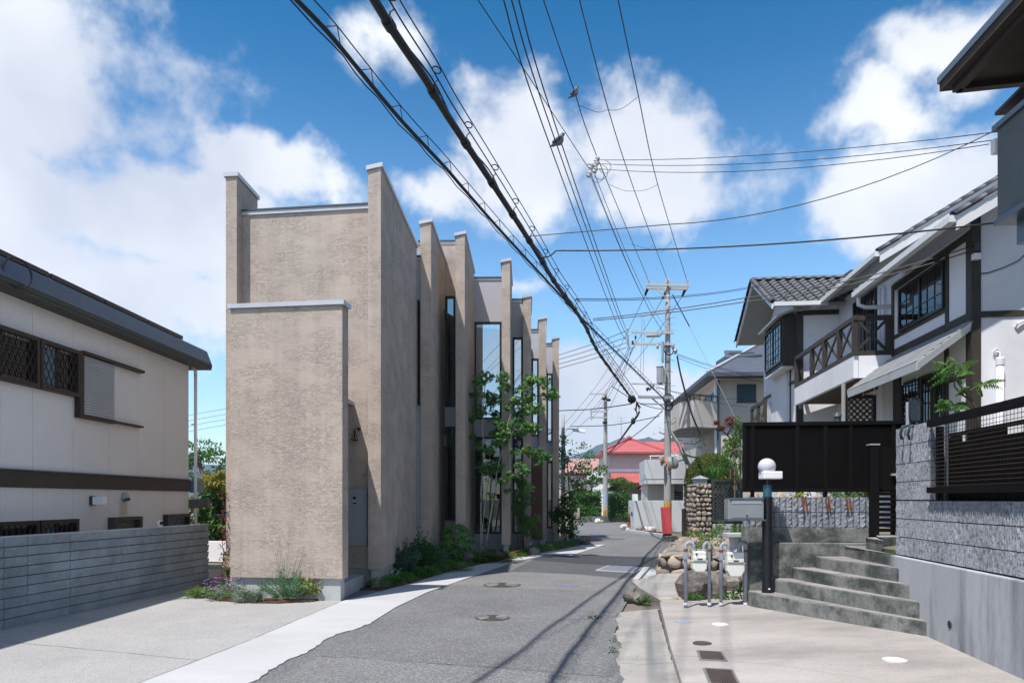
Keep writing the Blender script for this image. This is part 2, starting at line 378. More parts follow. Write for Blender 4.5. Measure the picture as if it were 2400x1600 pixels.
def rough_edge(pts, amp, n=26):
    """a broken edge: slow wander plus small crumbling"""
    out = []; ph = [R.uniform(0, 6.28) for _ in range(5)]; L = 0.0
    for (a, b) in zip(pts[:-1], pts[1:]):
        a = Vector(a); b = Vector(b); nn = Vector((-(b-a).y, (b-a).x)).normalized(); ln = (b-a).length
        for i in range(n):
            t = i/n; s_ = L+ln*t; w = amp*(.8*math.sin(1.7*s_+ph[0])+.5*math.sin(5.3*s_+ph[1])+.3*math.sin(13*s_+ph[2])+.22*math.sin(29*s_+ph[3])+R.uniform(-.22, .22))
            out.append(tuple(a.lerp(b, t)+nn*w))
        L += ln
    out.append(tuple(pts[-1])); return out
sheet(gp((1192, 1339), (1272, 1340), (1366, 1345), (1459, 1354), (1508, 1350), (1534, 1328), (1420, 1324), (1330, 1318), (1250, 1311)), 0.004, 'asphalt_patch_shadow_medium', MAT['asphalt_mid_shadow'], 'mid grey repaired asphalt patch and painted building shadow across the lane')  # repair patch; its tone also paints in the building's shadow
sheet(gp((1245, 1311), (1330, 1318), (1420, 1324), (1534, 1328.5), (1554, 1306), (1399, 1302), (1340, 1301.5), (1281, 1299.5)), 0.008, 'asphalt_patch_shadow_dark', MAT['asphalt_new_shadow'], 'dark band of new asphalt and painted building shadow across the lane')  # newer asphalt and the building's shadow painted as one dark sheet
sheet(rough_edge(gp((753, 1537), (1000, 1553), (1250, 1572), (1436, 1586)), .012)+[(1.0, 4.0), (-2.6, 4.0)], 0.003, 'asphalt_patch_near', MAT['asphalt_old'], 'paler older asphalt nearest the camera')
sheet(gp((1050, 1368), (1120, 1352), (1200, 1341), (1350, 1346), (1450, 1356), (1490, 1362), (1478, 1385), (1330, 1383), (1221, 1378), (1120, 1372)), 0.002, 'asphalt_patch_pale', MAT['asphalt_old'], 'paler asphalt around the large manhole')
L_in = gp((250, 1640), (333, 1600), (574, 1506), (803.7, 1408.6), (900, 1384), (975, 1364), (1064, 1336), (1174, 1313), (1243, 1299), (1301, 1289), (1373, 1276))
L_out = gp((520, 1640), (600, 1593), (726, 1526), (784, 1487.5), (868, 1461), (929, 1422.5), (1002, 1388), (1078, 1361), (1192, 1321), (1281, 1299), (1340, 1301), (1419, 1276))
strip_out = rough_edge(L_out[:5], 0.035)+L_out[5:]
strip_poly = [(-3.4, -12)]+L_in+list(reversed(strip_out))+[(-1.9, -12)]
mb = MB(); mb.prism([p for p in strip_poly], -0.05, 0.012); struct(mb, 'pavement_strip', MAT['strip'], 'pale concrete strip between the beige building and the lane')
agg = [(-3.4, -12)]+L_in[:4]+gp((700, 1370), (600, 1340), (480, 1345))+[(-6.4, 8.0), (-6.9, -12)]
mb = MB(); mb.prism(agg, -0.05, 0.006); struct(mb, 'forecourt', MAT['aggregate'], 'light exposed aggregate forecourt beside the grey block wall')
bed = gp((447, 1391), (471, 1401), (517, 1408.6), (574, 1413.5), (651, 1415), (735, 1410), (780, 1400), (540, 1376), (480, 1372))
mb = MB(); mb.prism(bed, 0.0, 0.03); struct(mb, 'planting_bed', MAT['soil'], 'curved mulch bed in front of the beige screen wall')
bed2 = [(p[0]-0.0, p[1]) for p in L_in[4:]]+[(1.9, 26.8), (-0.3, 22), (-2.3, 17), (-2.75, 12.4)]
mb = MB(); mb.prism(bed2, -0.02, 0.026); struct(mb, 'planting_strip', MAT['soil'], 'narrow planting strip at the foot of the finned facade')

# manholes and covers
def manhole(px, py, D, label, z=0.0, m='iron', rings=True, name='manhole_cover'):
    c = G(px, py, z); t = thing(name, label, 'manhole', c)
    mb = MB(); mb.lathe((c.x, c.y, z), [(D/2, -0.02), (D/2, 0.006), (D/2-0.02, 0.011), (0.001, 0.011)], 36); part(mb, 'cover', MAT[m], t)
    if rings:
        for k in range(5):
            for (a0, a1) in ((-0.9, 0.9), (math.pi-0.9, math.pi+0.9)):
                mb = MB(); rr = D/2*(0.34+0.125*k)
                mb.tube([(c.x+rr*math.cos(a0+(a1-a0)*i/10), c.y+rr*math.sin(a0+(a1-a0)*i/10), z+0.011) for i in range(11)], D*0.026, 4); part(mb, 'raised_ring', MAT['ironring'], t)
manhole(1177, 1370.5, 0.70, 'large ringed iron manhole cover in the lane')
manhole(1154.5, 1447.5, 0.47, 'smaller ringed iron manhole cover nearest the camera in the lane')
manhole(1331, 1371.7, 0.47, 'smooth violet grey round cover right of the large manhole', m='lilac', rings=False)
manhole(1031, 1379.6, 0.15, 'tiny dark round cap at the edge of the lane', rings=False, name='valve_cap')

# right hand apron, driveway slab
def slz(x, y): return 0.10+0.045*(x-1.6)
apron = rough_edge([(1.0, 3.0), (1.0, 6.49), (1.21, 8.3), (1.55, 9.9)], 0.04)+[(2.13, 10.2), (1.62, 7.2), (1.39, 5.7), (1.1, 3.0)]
mb = MB(); mb.prism(apron, -0.04, 0.014); struct(mb, 'pavement_apron', MAT['apron'], 'rough concrete strip between the lane and the driveway slab')
slab = [(1.15, 3.0), (1.39, 5.74), (1.62, 7.2), (2.13, 10.16), (3.3, 10.0), (4.5, 9.5), (4.32, 7.6), (3.7, 3.0)]
mb = MB(); mb.prism(slab, -0.03, slz); struct(mb, 'driveway_slab', MAT['slab'], 'raised beige concrete driveway slab before the steps', bev=0.01)
MAT['wcap'] = M('wcap', (0.62, 0.62, 0.6), 0.6, 0.08)
for (px, py, D, m, lab) in ((1602, 1456, .21, 'greymetal', 'dark grey round cap at the back of the driveway'), (1688, 1463, .19, 'wcap', 'white round cap right of the grey one on the driveway'),
                            (1646, 1507.5, .19, 'iron', 'brown round cap just behind the square grates'), (2097, 1545, .20, 'wcap', 'white round cap alone on the right of the driveway')):
    p = G(px, py, 0.14); zz = slz(p.x, p.y); p = G(px, py, zz); zz = slz(p.x, p.y)
    mb = MB(); mb.lathe((p.x, p.y, zz), [(D/2, -0.01), (D/2, 0.008), (D/2-0.012, 0.012), (D*0.1, 0.012), (0.001, 0.010)], 28); solo(mb, 'access_cover', MAT[m], lab, 'access cover', 'round caps in the driveway')
MAT['grate'] = M('grate', (0.075, 0.055, 0.05), 0.7, 0.2, 9)
for quad, lab in ((((1634.7, 1525.3), (1690.4, 1528.3), (1702.7, 1549.2), (1642.3, 1546.6)), 'rusty square drain grate farther from the camera'),
                  (((1650, 1567), (1715.5, 1571), (1733, 1606), (1664, 1603)), 'rusty square drain grate nearest the camera')):
    q = []
    for (x, y) in quad:
        p = G(x, y, .12); p = G(x, y, slz(p.x, p.y)); q.append(Vector((p.x, p.y, slz(p.x, p.y))))
    t = thing('drain_grate', lab, 'drain grate', q[3], 'square drain grates')
    for a, b in ((0, 1), (1, 2), (2, 3), (3, 0)):
        mb = MB(); mb.bar(q[a]+Vector((0, 0, .006)), q[b]+Vector((0, 0, .006)), 0.02, 0.012); part(mb, 'frame', MAT['ironring'], t)
    mb = MB(); mb.poly([p+Vector((0, 0, .003)) for p in q]); part(mb, 'pan', MAT['black'], t)
    for k in range(1, 12):
        u = k/12; mb = MB(); mb.bar(q[0].lerp(q[1], u)+Vector((0, 0, .008)), q[3].lerp(q[2], u)+Vector((0, 0, .008)), 0.012, 0.008); part(mb, 'grate_bar', MAT['grate'], t)
    for k in range(1, 7):
        u = k/7; mb = MB(); mb.bar(q[0].lerp(q[3], u)+Vector((0, 0, .009)), q[1].lerp(q[2], u)+Vector((0, 0, .009)), 0.010, 0.008); part(mb, 'grate_bar', MAT['grate'], t)
# utility plate across the lane edge
q = [G(1395.7, 1337), G(1425.6, 1325.7), G(1513.6, 1330.4), G(1489, 1342.5)]
t = thing('drain_cover', 'violet grey steel plate with concrete rim at the lane edge', 'drain cover', q[0])
mb = MB(); mb.prism([(p.x, p.y) for p in q], 0.0, 0.02); part(mb, 'rim', MAT['strip'], t)
c = sum(q, Vector())/4; mb = MB(); mb.prism([((c+(p-c)*0.90).x, (c+(p-c)*0.90).y) for p in q], 0.0, 0.026); part(mb, 'plate', MAT['lilac'], t)

# ================================================================== beige finned building
BLD = thing('finned_house', 'beige stucco house with a row of tall projecting fins', 'house', (-2.6, 12.6, 0))
gdir = Vector((0.0224, 1.0))
def fin(xl, xr, yr, H, length, tilt=0.05):
    a = Vector((xl, yr+0.13*(xr-xl))); b = Vector((xr, yr)); c = b+gdir*length; d = a+gdir*length
    ztop = lambda x, y: H-0.07-(tilt if abs(x-(xl+(y-yr)*0.0224)) < 0.06 else 0)
    mb = MB(); mb.prism([a, b, c, d], 0.34, ztop); fo = part(mb, 'fin', MAT['stucco'], BLD, bev=0.012)
    e = 0.03; q = [a+Vector((-e, -e)), b+Vector((e, -e)), c+Vector((e, e)), d+Vector((-e, e))]
    f0 = lambda x, y: (H-0.07-(tilt if abs(x-(xl+(y-yr)*0.0224)) < 0.09 else 0)); f1 = lambda x, y: f0(x, y)+0.075
    mb = MB(); mb.prism(q, f0, f1); part(mb, 'coping', MAT['coping'], fo)
    i = 0.05; q = [a+Vector((i, i)), b+Vector((-i, i)), c+Vector((-i, -i)), d+Vector((i, -i))]
    mb = MB(); mb.prism(q, -0.02, 0.342); part(mb, 'plinth', MAT['plinth'], fo)
FINS = [(-2.58, -2.34, 12.58, 7.60, 4.05), (-2.166, -1.905, 16.6, 8.2, 3.0), (-1.43, -1.19, 17.8, 8.37, 3.1), (-0.285, -0.05, 19.3, 8.2, 2.3),
        (0.325, 0.567, 20.8, 7.65, 2.0), (0.917, 1.176, 24.1, 7.85, 2.0), (1.53, 1.767, 26.5, 7.72, 2.0)]
fin(-5.28, -5.06, 12.95, 7.60, 1.0, 0.0)
for a in FINS: fin(*a)
# main front wall (between the left fin and the first fin)
W0 = Fac((-5.07, 13.19), (1, -0.13)); sR = (Vector((-2.57, 12.86))-W0.p).length
mb = MB(); W0.box(mb, 0.0, sR, 0.34, 6.90, -0.25, 0); w0 = part(mb, 'front_wall', MAT['stucco'], BLD)
mb = MB(); W0.box(mb, 0, sR, 6.90, 6.965, -0.3, 0.03); part(mb, 'coping', MAT['coping'], w0)
mb = MB(); W0.box(mb, 0, sR, 6.967, 7.0, -0.3, 0.045); part(mb, 'roof_edge', MAT['roofedge'], w0)
mb = MB(); W0.box(mb, 0.05, sR, -0.02, 0.338, -0.2, -0.04); part(mb, 'plinth', MAT['plinth'], w0)
mb = MB(); W0.box(mb, 0, sR+0.1, 0, 6.4, -0.6, -0.27); part(mb, 'inner_wall', MAT['inwall'], BLD)
# free standing screen wall in front of the entrance
V = Fac((-4.49, 11.22), (1, -0.13)); sV = (Vector((-2.645, 10.98))-V.p).length
mb = MB(); V.box(mb, 0, sV, 0.35, 4.63, -0.26, 0); sc = part(mb, 'screen_wall', MAT['stucco'], BLD, bev=0.012)
mb = MB(); V.box(mb, -0.035, sV+0.035, 4.63, 4.70, -0.295, 0.035); part(mb, 'coping', MAT['coping'], sc)
mb = MB(); V.box(mb, 0.06, sV-0.05, -0.02, 0.352, -0.22, -0.05); part(mb, 'plinth', MAT['plinth'], sc)
# side wall of the porch, porch roof, landing
a = V.pt(0, 0, -0.26); b2 = W0.pt(0.35, 0, 0)
mb = MB(); mb.prism([(a.x, a.y), (a.x+0.2, a.y), (b2.x+0.2, b2.y), (b2.x, b2.y)], 0, 4.60); part(mb, 'porch_wall', MAT['stucco'], BLD)
p0 = V.pt(0.3, 0, -0.262); p1 = Vector((-2.93, V.pt(1.56, 0, -0.262).y, 0)); p2 = Vector((-2.90, W0.pt(2.17, 0, 0).y+0.02, 0)); p3 = W0.pt(0.4, 0, -0.02)
mb = MB(); mb.prism([(p.x, p.y) for p in (p0, p1, p2, p3)], 3.31, 3.38); part(mb, 'porch_roof', MAT['greymetal'], BLD)
mb = MB(); mb.prism([(-4.2, 11.5), (-2.72, 11.29), (-2.66, 12.75), (-4.2, 12.95)], 0, 0.24); part(mb, 'landing', MAT['plinth'], BLD, bev=0.01)
# grey parcel locker hatch with its lens, on the front wall
mb = MB(); s0 = W0.s(800); s1 = W0.s(862.2); z1 = W0.z(850, 1145); z0 = W0.z(850, 1276.7); W0.box(mb, s0, s1, z0, z1, 0, 0.06)
hatch = part(mb, 'service_hatch', MAT['greymetal'], BLD, bev=0.004)
c = W0.pt(W0.s(834), W0.z(834, 1166), 0.06); n3 = Vector((W0.n.x, W0.n.y, 0))
mb = MB(); mb.tube([c, c+n3*0.02], 0.026, 14); part(mb, 'lens', MAT['black'], hatch)
mb = MB(); W0.box(mb, W0.s(831), W0.s(837.5), W0.z(834, 1176), W0.z(834, 1172), 0.06, 0.065); part(mb, 'name_slot', MAT['coping'], hatch)
mb = MB(); W0.box(mb, W0.s(831), W0.s(837.5), W0.z(834, 1180), W0.z(834, 1177), 0.06, 0.068); part(mb, 'slot_shadow_bar', MAT['black'], hatch)
# porch lamp: flared brown wire shade on a short arm
lp = W0.px(842, 1005, 0); 
mb = MB(); mb.tube([lp, lp+n3*0.03], 0.03, 12); rose = part(mb, 'porch_lamp', MAT['brownmetal'], BLD)
e1 = lp+n3*0.10+Vector((-0.05, 0, -0.01)); mb = MB(); mb.tube([lp, lp+n3*0.07+Vector((-.02, 0, .02)), e1], 0.009, 6); part(mb, 'arm', MAT['brownmetal'], rose)
mb = MB()
for k in range(4):
    an = math.pi*k/2+0.4; mb.tube([e1, e1+Vector((math.cos(an)*0.055, math.sin(an)*0.055, -0.2))], 0.007, 5)
mb.ring(e1+Vector((0, 0, -0.2)), (0, 0, 1), 0.058, 0.011, 14, 6); part(mb, 'shade_frame', MAT['brownmetal'], rose)
# bays between the fins
def bay(name, px0, px1, yc, topy, wins, m='panel', coping=True, ext=(0.12, 0.12), glassm='glass', blind=None):
    xm = ((px0+px1)/2-1200)/FOC*yc
    fc = Fac((xm, yc), (1, -0.03)); a0 = fc.s(px0)-ext[0]; a1 = fc.s(px1)+ext[1]; pxm = (px0+px1)/2
    zt = fc.z(pxm, topy); zb = 0.34; tk = 0.2
    ws = [(fc.s(w[0]), fc.s(w[1]), fc.z(pxm, w[3]), fc.z(pxm, w[2]), w[4] if len(w) > 4 else None) for w in wins]
    ws.sort(key=lambda w: w[2]); mb = MB(); z = zb
    for (w0_, w1_, b0, b1, tr) in ws:
        if b0 > z: fc.box(mb, a0, a1, z, b0, -tk, 0)
        if w0_ > a0+0.005: fc.box(mb, a0, w0_, b0, b1, -tk, 0)
        if w1_ < a1-0.005: fc.box(mb, w1_, a1, b0, b1, -tk, 0)
        z = b1
    fc.box(mb, a0, a1, z, zt, -tk, 0); bo = part(mb, name, MAT[m], BLD, recalc=False)
    if coping:
        mb = MB(); fc.box(mb, a0, a1, zt, zt+0.06, -tk-0.05, 0.02); part(mb, 'coping', MAT['coping'], bo)
        mb = MB(); fc.box(mb, a0, a1, zt+0.062, zt+0.10, -tk-0.05, 0.04); part(mb, 'roof_edge', MAT['roofedge'], bo)
    mb = MB(); fc.box(mb, a0, a1, -0.02, 0.338, -tk, -0.05); part(mb, 'plinth', MAT['plinth'], bo)
    for (w0_, w1_, b0, b1, tr) in ws:
        fw = 0.055; mb = MB(); w1c = min(w1_, a1-0.002); w0c = max(w0_, a0+0.002)
        fc.box(mb, w0c, w0c+fw, b0, b1, -0.10, 0.015); fc.box(mb, w1c-fw, w1c, b0, b1, -0.10, 0.015)
        fc.box(mb, w0c+fw, w1c-fw, b0, b0+fw, -0.10, 0.012); fc.box(mb, w0c+fw, w1c-fw, b1-fw, b1, -0.10, 0.012)
        if tr: zt_ = fc.z(pxm, tr); fc.box(mb, w0c+fw, w1c-fw, zt_-0.035, zt_+0.035, -0.10, 0.010)
        wo = part(mb, 'window', MAT['bluegrey' if name == 'bay_panel_first' else 'frame'], BLD, recalc=False)
        mb = MB(); fc.box(mb, w0c+fw, w1c-fw, b0+fw, b1-fw, -0.06, -0.05); part(mb, 'pane', MAT[glassm if b0 > 2.6 else 'glass_dark'], wo)
    return fc, a0, a1
bay('bay_panel_first', 970, 985, 16.72, 609, [(972, 992, 698, 955.7)], ext=(0.10, 0.25), glassm='glass_dark')
fcB = bay('bay_panel_second', 1043, 1067.5, 19.35, 572, [(1043.6, 1067.2, 693.5, 954, 823), (1043.6, 1067.2, 999, 1219)], m='stucco', ext=(0.75, 0.12), glassm='glass_dark')
mb = MB(); f_ = fcB[0]; f_.box(mb, f_.s(1040), f_.s(1070), f_.z(1055, 999), f_.z(1055, 954), -0.02, 0.02); part(mb, 'spandrel', MAT['panel'], BLD)
fcC = bay('bay_panel_third', 1111.5, 1176, 20.9, 657, [(1112.5, 1175.5, 754, 982), (1112.5, 1175.5, 1023, 1250)])
bay('bay_panel_fourth', 1200.5, 1226, 21.3, 708, [(1201.5, 1225.5, 790, 985), (1201.5, 1225.5, 1019, 1250)])
bay('bay_panel_fifth', 1245.5, 1263, 24.3, 778, [(1246, 1262.5, 840, 1022), (1246, 1262.5, 1072, 1239)])
bay('bay_panel_sixth', 1281, 1295.5, 26.75, 810, [(1281.3, 1295, 875, 1036), (1281.3, 1295, 1080.7, 1237)])
# carcass: roof, floors, far walls, so that the windows look into rooms
foot = [(-5.15, 13.45), (-2.5, 13.1), (-2.25, 17.0), (-1.75, 19.6), (-1.1, 21.1), (0.05, 21.5), (0.75, 24.5), (1.35, 27.0), (1.6, 28.3), (-3.6, 28.6), (-4.8, 17)]
mb = MB(); mb.prism(foot, 6.55, 6.75); part(mb, 'roof', MAT['roofedge'], BLD)
mb = MB(); mb.prism(foot, 3.05, 3.35); part(mb, 'upper_floor', MAT['inwhite'], BLD)
mb = MB(); mb.prism([(x, y) for x, y in foot], 0.0, 0.28); part(mb, 'ground_floor', MAT['inwhite'], BLD)
for (a, b) in (((-5.2, 13.4), (-4.8, 17)), ((-4.8, 17), (-3.6, 28.6)), ((-3.6, 28.6), (1.9, 28.4))):
    fc = Fac(a, Vector(b)-Vector(a)); mb = MB(); fc.box(mb, 0, (Vector(b)-Vector(a)).length, 0, 6.9, -0.15, 0.05); part(mb, 'outer_wall', MAT['stucco'], BLD)
mb = MB(); mb.prism([(-2.9, 23.2), (1.0, 23.0), (1.0, 23.1), (-2.9, 23.3)], 0.28, 3.05); part(mb, 'partition', MAT['inbrown'], BLD)
# shop room behind the big window: low white counter, leaning plank; lettering on the glass
fc, a0, a1 = fcC
mb = MB(); fc.box(mb, a0+0.15, a1, 0.28, 0.80, -1.3, -0.7); part(mb, 'counter', MAT['inwhite'], BLD)
mb = MB(); mb.bar(fc.px(1138, 1246, -0.5), fc.px(1142, 1168, -0.62), 0.10, 0.03); part(mb, 'leaning_plank', MAT['wood'], BLD)
def strokes(segs, px, py, w, h, name):
    mb = MB()
    for sg in segs:
        pts = [fc.px(px+x*w, py-y*h, -0.045) for x, y in sg]
        for p_, q_ in zip(pts[:-1], pts[1:]): mb.bar(p_, q_, 0.022, 0.004, Vector((0, 1, 0)))
    part(mb, name, MAT['white'], BLD)
strokes([[(0, .7), (.8, .75)], [(.45, 1), (.45, .3), (.2, .0), (0, .15), (.2, .35), (.5, .3), (.9, 0)], [(.85, 1), (.95, .85)]], 1136, 1129, 6.5, 10, 'window_letter')
strokes([[(.2, 1.6), (.6, 1.6), (.3, 1.1), (.8, 1.0)], [(.1, .8), (.1, .1), (.6, 0), (.8, .4), (.5, .7), (.1, .6)]], 1150, 1129, 6, 8.5, 'window_letter')
strokes([[(0, .6), (.7, .6)], [(.3, .9), (.2, 0)], [(.7, .9), (.5, 0)]], 1158.5, 1128, 4, 7, 'window_letter')
strokes([[(0, .5), (.2, 1), (.7, 1), (.8, .5), (.5, 0), (.2, .3), (.6, .7)]], 1165, 1128, 5, 8, 'window_letter')
# ================================================================== foliage tools
def leafmat(name, col, col2=None, var=0.35, trans=0.35, rough=0.55, mscale=3):
    return M(name, col, rough, var, 7, fine=0.25, fscale=30, spec=0.3, col2=col2, mask=(0.42, 0.6), mscale=mscale, trans=trans)
MAT['leaf_maple'] = leafmat('leaf_maple', (0.115, 0.24, 0.05), (0.07, 0.18, 0.045))
MAT['leaf_dark'] = leafmat('leaf_dark', (0.035, 0.10, 0.028), (0.055, 0.13, 0.035))
MAT['leaf_mid'] = leafmat('leaf_mid', (0.065, 0.165, 0.035), (0.10, 0.20, 0.04))
MAT['leaf_hedge'] = leafmat('leaf_hedge', (0.05, 0.135, 0.03), (0.075, 0.17, 0.035))
MAT['leaf_yellow'] = leafmat('leaf_yellow', (0.30, 0.28, 0.045), (0.09, 0.16, 0.03))
MAT['leaf_variegated'] = leafmat('leaf_variegated', (0.42, 0.40, 0.10), (0.13, 0.20, 0.05), mscale=14)
MAT['leaf_silver'] = leafmat('leaf_silver', (0.26, 0.32, 0.24), (0.16, 0.23, 0.16))
MAT['leaf_lavender'] = leafmat('leaf_lavender', (0.13, 0.25, 0.14), (0.09, 0.20, 0.08))
MAT['leaf_rosemary'] = leafmat('leaf_rosemary', (0.045, 0.12, 0.085), (0.07, 0.16, 0.11))
MAT['leaf_fern'] = leafmat('leaf_fern', (0.17, 0.24, 0.05), (0.10, 0.18, 0.04))
MAT['leaf_bronze'] = leafmat('leaf_bronze', (0.17, 0.12, 0.03), (0.11, 0.12, 0.035))
MAT['leaf_red'] = leafmat('leaf_red', (0.23, 0.045, 0.04), (0.16, 0.06, 0.035))
MAT['leaf_topiary'] = leafmat('leaf_topiary', (0.17, 0.19, 0.03), (0.09, 0.12, 0.025))
MAT['moss'] = leafmat('moss', (0.07, 0.22, 0.03), (0.11, 0.26, 0.04), trans=0.3)
MAT['bark'] = M('bark', (0.10, 0.08, 0.06), 0.9, 0.3, 8, bump=0.5, bscale=30)
MAT['birch'] = M('birch', (0.36, 0.36, 0.33), 0.85, 0.3, 10, col2=(0.10, 0.10, 0.09), mask=(0.55, 0.65), mscale=9, stretch=(1, 1, 0.6))
MAT['pink'] = leafmat('pink', (0.65, 0.08, 0.22), trans=0.2); MAT['purple'] = leafmat('purple', (0.36, 0.16, 0.52), trans=0.2)
MAT['petal'] = M('petal', (0.8, 0.8, 0.8), 0.6, 0.05)

def leaf(mb, p, t, n, ln, w, fold=0.0):
    t = t.normalized(); b = t.cross(n)
    if b.length < 1e-4: b = t.orthogonal()
    b.normalize(); up = b.cross(t)*fold*w
    mb.add([p, p+t*ln*0.45-b*w/2+up, p+t*ln, p+t*ln*0.45+b*w/2+up], [(0, 1, 2, 3)])
def rvec():
    while True:
        v = Vector((R.uniform(-1, 1), R.uniform(-1, 1), R.uniform(-1, 1)))
        if 0.05 < v.length < 1: return v.normalized()
def star(mb, p, n, r, lobes=5):
    n = n.normalized(); x = n.orthogonal().normalized(); y = n.cross(x); a0 = R.uniform(0, 6.28)
    for k in range(lobes):
        a = a0+(k-(lobes-1)/2)*0.75; t = (x*math.cos(a)+y*math.sin(a)); leaf(mb, p, t-n*0.25, n, r*(1-0.12*abs(k-(lobes-1)/2)), r*0.36)
def cloud(mb, c, rx, ry, rz, n, ln, w=None, up=0.3, shell=0.55, clumps=0, shape='leaf', droop=0.0):
    """leaves spread through an ellipsoid; with clumps they gather in tufts that leave gaps"""
    c = Vector(c); w = w or ln*0.5; cl = []
    for k in range(clumps):
        v = rvec()*R.uniform(0.35, 0.95); cl.append((c+Vector((v.x*rx, v.y*ry, v.z*rz)), R.uniform(0.22, 0.42)))
    for i in range(n):
        v = rvec()*(shell+(1-shell)*R.random()**0.6)
        if cl:
            cc, s = R.choice(cl); p = cc+Vector((v.x*rx*s, v.y*ry*s, v.z*rz*s*0.8)); out = (v+(p-c).normalized()*0.6).normalized()
        else:
            p = c+Vector((v.x*rx, v.y*ry, v.z*rz)); out = v
        nn = (out*0.6+rvec()*0.7+Vector((0, 0, up))).normalized()
        k = R.uniform(0.7, 1.25)
        if shape == 'star': star(mb, p, nn, ln*k)
        else: leaf(mb, p, (out*0.6+rvec()*0.9-Vector((0, 0, droop))), nn, ln*k, w*k, 0.15)
def blades(mb, c, n, h, spread, w, lean=0.5, base=0.05):
    c = Vector(c)
    for i in range(n):
        a = R.uniform(0, 6.283); d = Vector((math.cos(a), math.sin(a), 0)); hh = h*R.uniform(0.55, 1.1); q = c+d*R.uniform(0, base)
        sp = spread*R.uniform(0.2, 1.0); b = Vector((-d.y, d.x, 0))*w/2; m = q+d*sp*0.4+Vector((0, 0, hh*0.65)); e = q+d*sp+Vector((0, 0, hh*(1-lean*sp/max(spread, 1e-6)*0.5)))
        mb.add([q-b, q+b, m+b*0.8, m-b*0.8, e], [(0, 1, 2, 3), (3, 2, 4)])
def frond(mb, p, d, ln, w, pairs=9, arch=0.5):
    d = Vector(d).normalized(); side = d.cross(Vector((0, 0, 1))).normalized(); up = Vector((0, 0, 1)); pts = []
    for i in range(pairs+1):
        t = i/pairs; pts.append(p+d*ln*t+up*ln*(0.75*t-arch*1.5*t*t))
    for i in range(1, pairs+1):
        t = i/pairs; ww = w*math.sin(math.pi*(0.12+0.86*t))+0.004; tan = (pts[i]-pts[i-1]).normalized()
        for s in (-1, 1): leaf(mb, pts[i], side*s+tan*0.35-up*0.15, tan.cross(side)*1.0, ww, ww*0.32)
    mb.tube(pts, 0.004, 3, 0.002, cap=False)
def fern(mb, p, n, ln, w, arch=0.5):
    for k in range(n):
        a = 6.283*k/n+R.uniform(-.25, .25); frond(mb, Vector(p), Vector((math.cos(a), math.sin(a), 0)), ln*R.uniform(.75, 1.1), w, arch=arch*R.uniform(.7, 1.2))
def stem(mb, pts, r0, r1, n=6): mb.tube(pts, r0, n, r1)
def ground_at(px, py, z=0.03): return G(px, py, z)

# ================================================================== left neighbour house
MAT['cream'] = M('cream', (0.66, 0.65, 0.645), 0.85, 0.05, 0.7, fine=0.04, fscale=40, bump=0.12, bscale=70)
MAT['bluemetal'] = M('bluemetal', (0.12, 0.155, 0.20), 0.42, 0.08, 1.5, metal=0.35, spec=0.5)
MAT['olive'] = M('olive', (0.05, 0.05, 0.045), 0.6, 0.1)
MAT['bandbrown'] = M('bandbrown', (0.062, 0.05, 0.043), 0.6, 0.12)
MAT['dkbrown'] = M('dkbrown', (0.032, 0.02, 0.016), 0.5, 0.2)
MAT['shutter'] = M('shutter', (0.44, 0.45, 0.46), 0.5, 0.05)
MAT['frosted'] = M('frosted', (0.10, 0.22, 0.30), 0.15, 0.15, 3, spec=0.6)
MAT['solar'] = M('solar', (0.01, 0.014, 0.02), 0.2, 0.1, spec=0.5)
LH = thing('cream_house', 'cream sided two storey house with blue grey metal eaves and lattice windows', 'house', (-7, 15, 0))
A = Fac((-6.89, 15.0), (0.018, 1)); A.n = Vector((1, -0.018)).normalized()
zB0, zB1, zE = 1.764, 2.005, 4.43
mb = MB(); A.box(mb, -9.5, -0.012, -0.03, zE, -0.25, -0.012); part(mb, 'wall_core', MAT['cream'], LH)
mb = MB(); mb.box(-12.5, -7.15, 14.75, 15.0, -0.03, 4.43); part(mb, 'end_wall', MAT['cream'], LH)
joints = [-9.5, -7.6, -6.4, A.s(0), A.s(76.5), A.s(171), A.s(254), A.s(323.5), A.s(383.4), 0.0]
for j0, j1 in zip(joints[:-1], joints[1:]):
    for z0, z1 in ((-0.03, zB0), (zB1, zE)):
        mb = MB(); A.box(mb, j0+0.004, j1-0.004, z0, z1, -0.012, 0); part(mb, 'siding_panel', MAT['cream'], LH)
mb = MB(); A.box(mb, -9.5, 0.02, zB0, zB1, -0.012, 0.02); bnd = part(mb, 'belt_course', MAT['bandbrown'], LH)
for k in range(6):
    mb = MB(); z = zB0+0.02+k*0.037; A.box(mb, -9.5, 0.03, z, z+0.026, 0.02, 0.045); part(mb, 'rib', MAT['bandbrown'], bnd)
mb = MB(); A.box(mb, -9.5, 0.03, zB1+0.002, zB1+0.02, -0.01, 0.075); part(mb, 'flashing', MAT['bluemetal'], bnd)
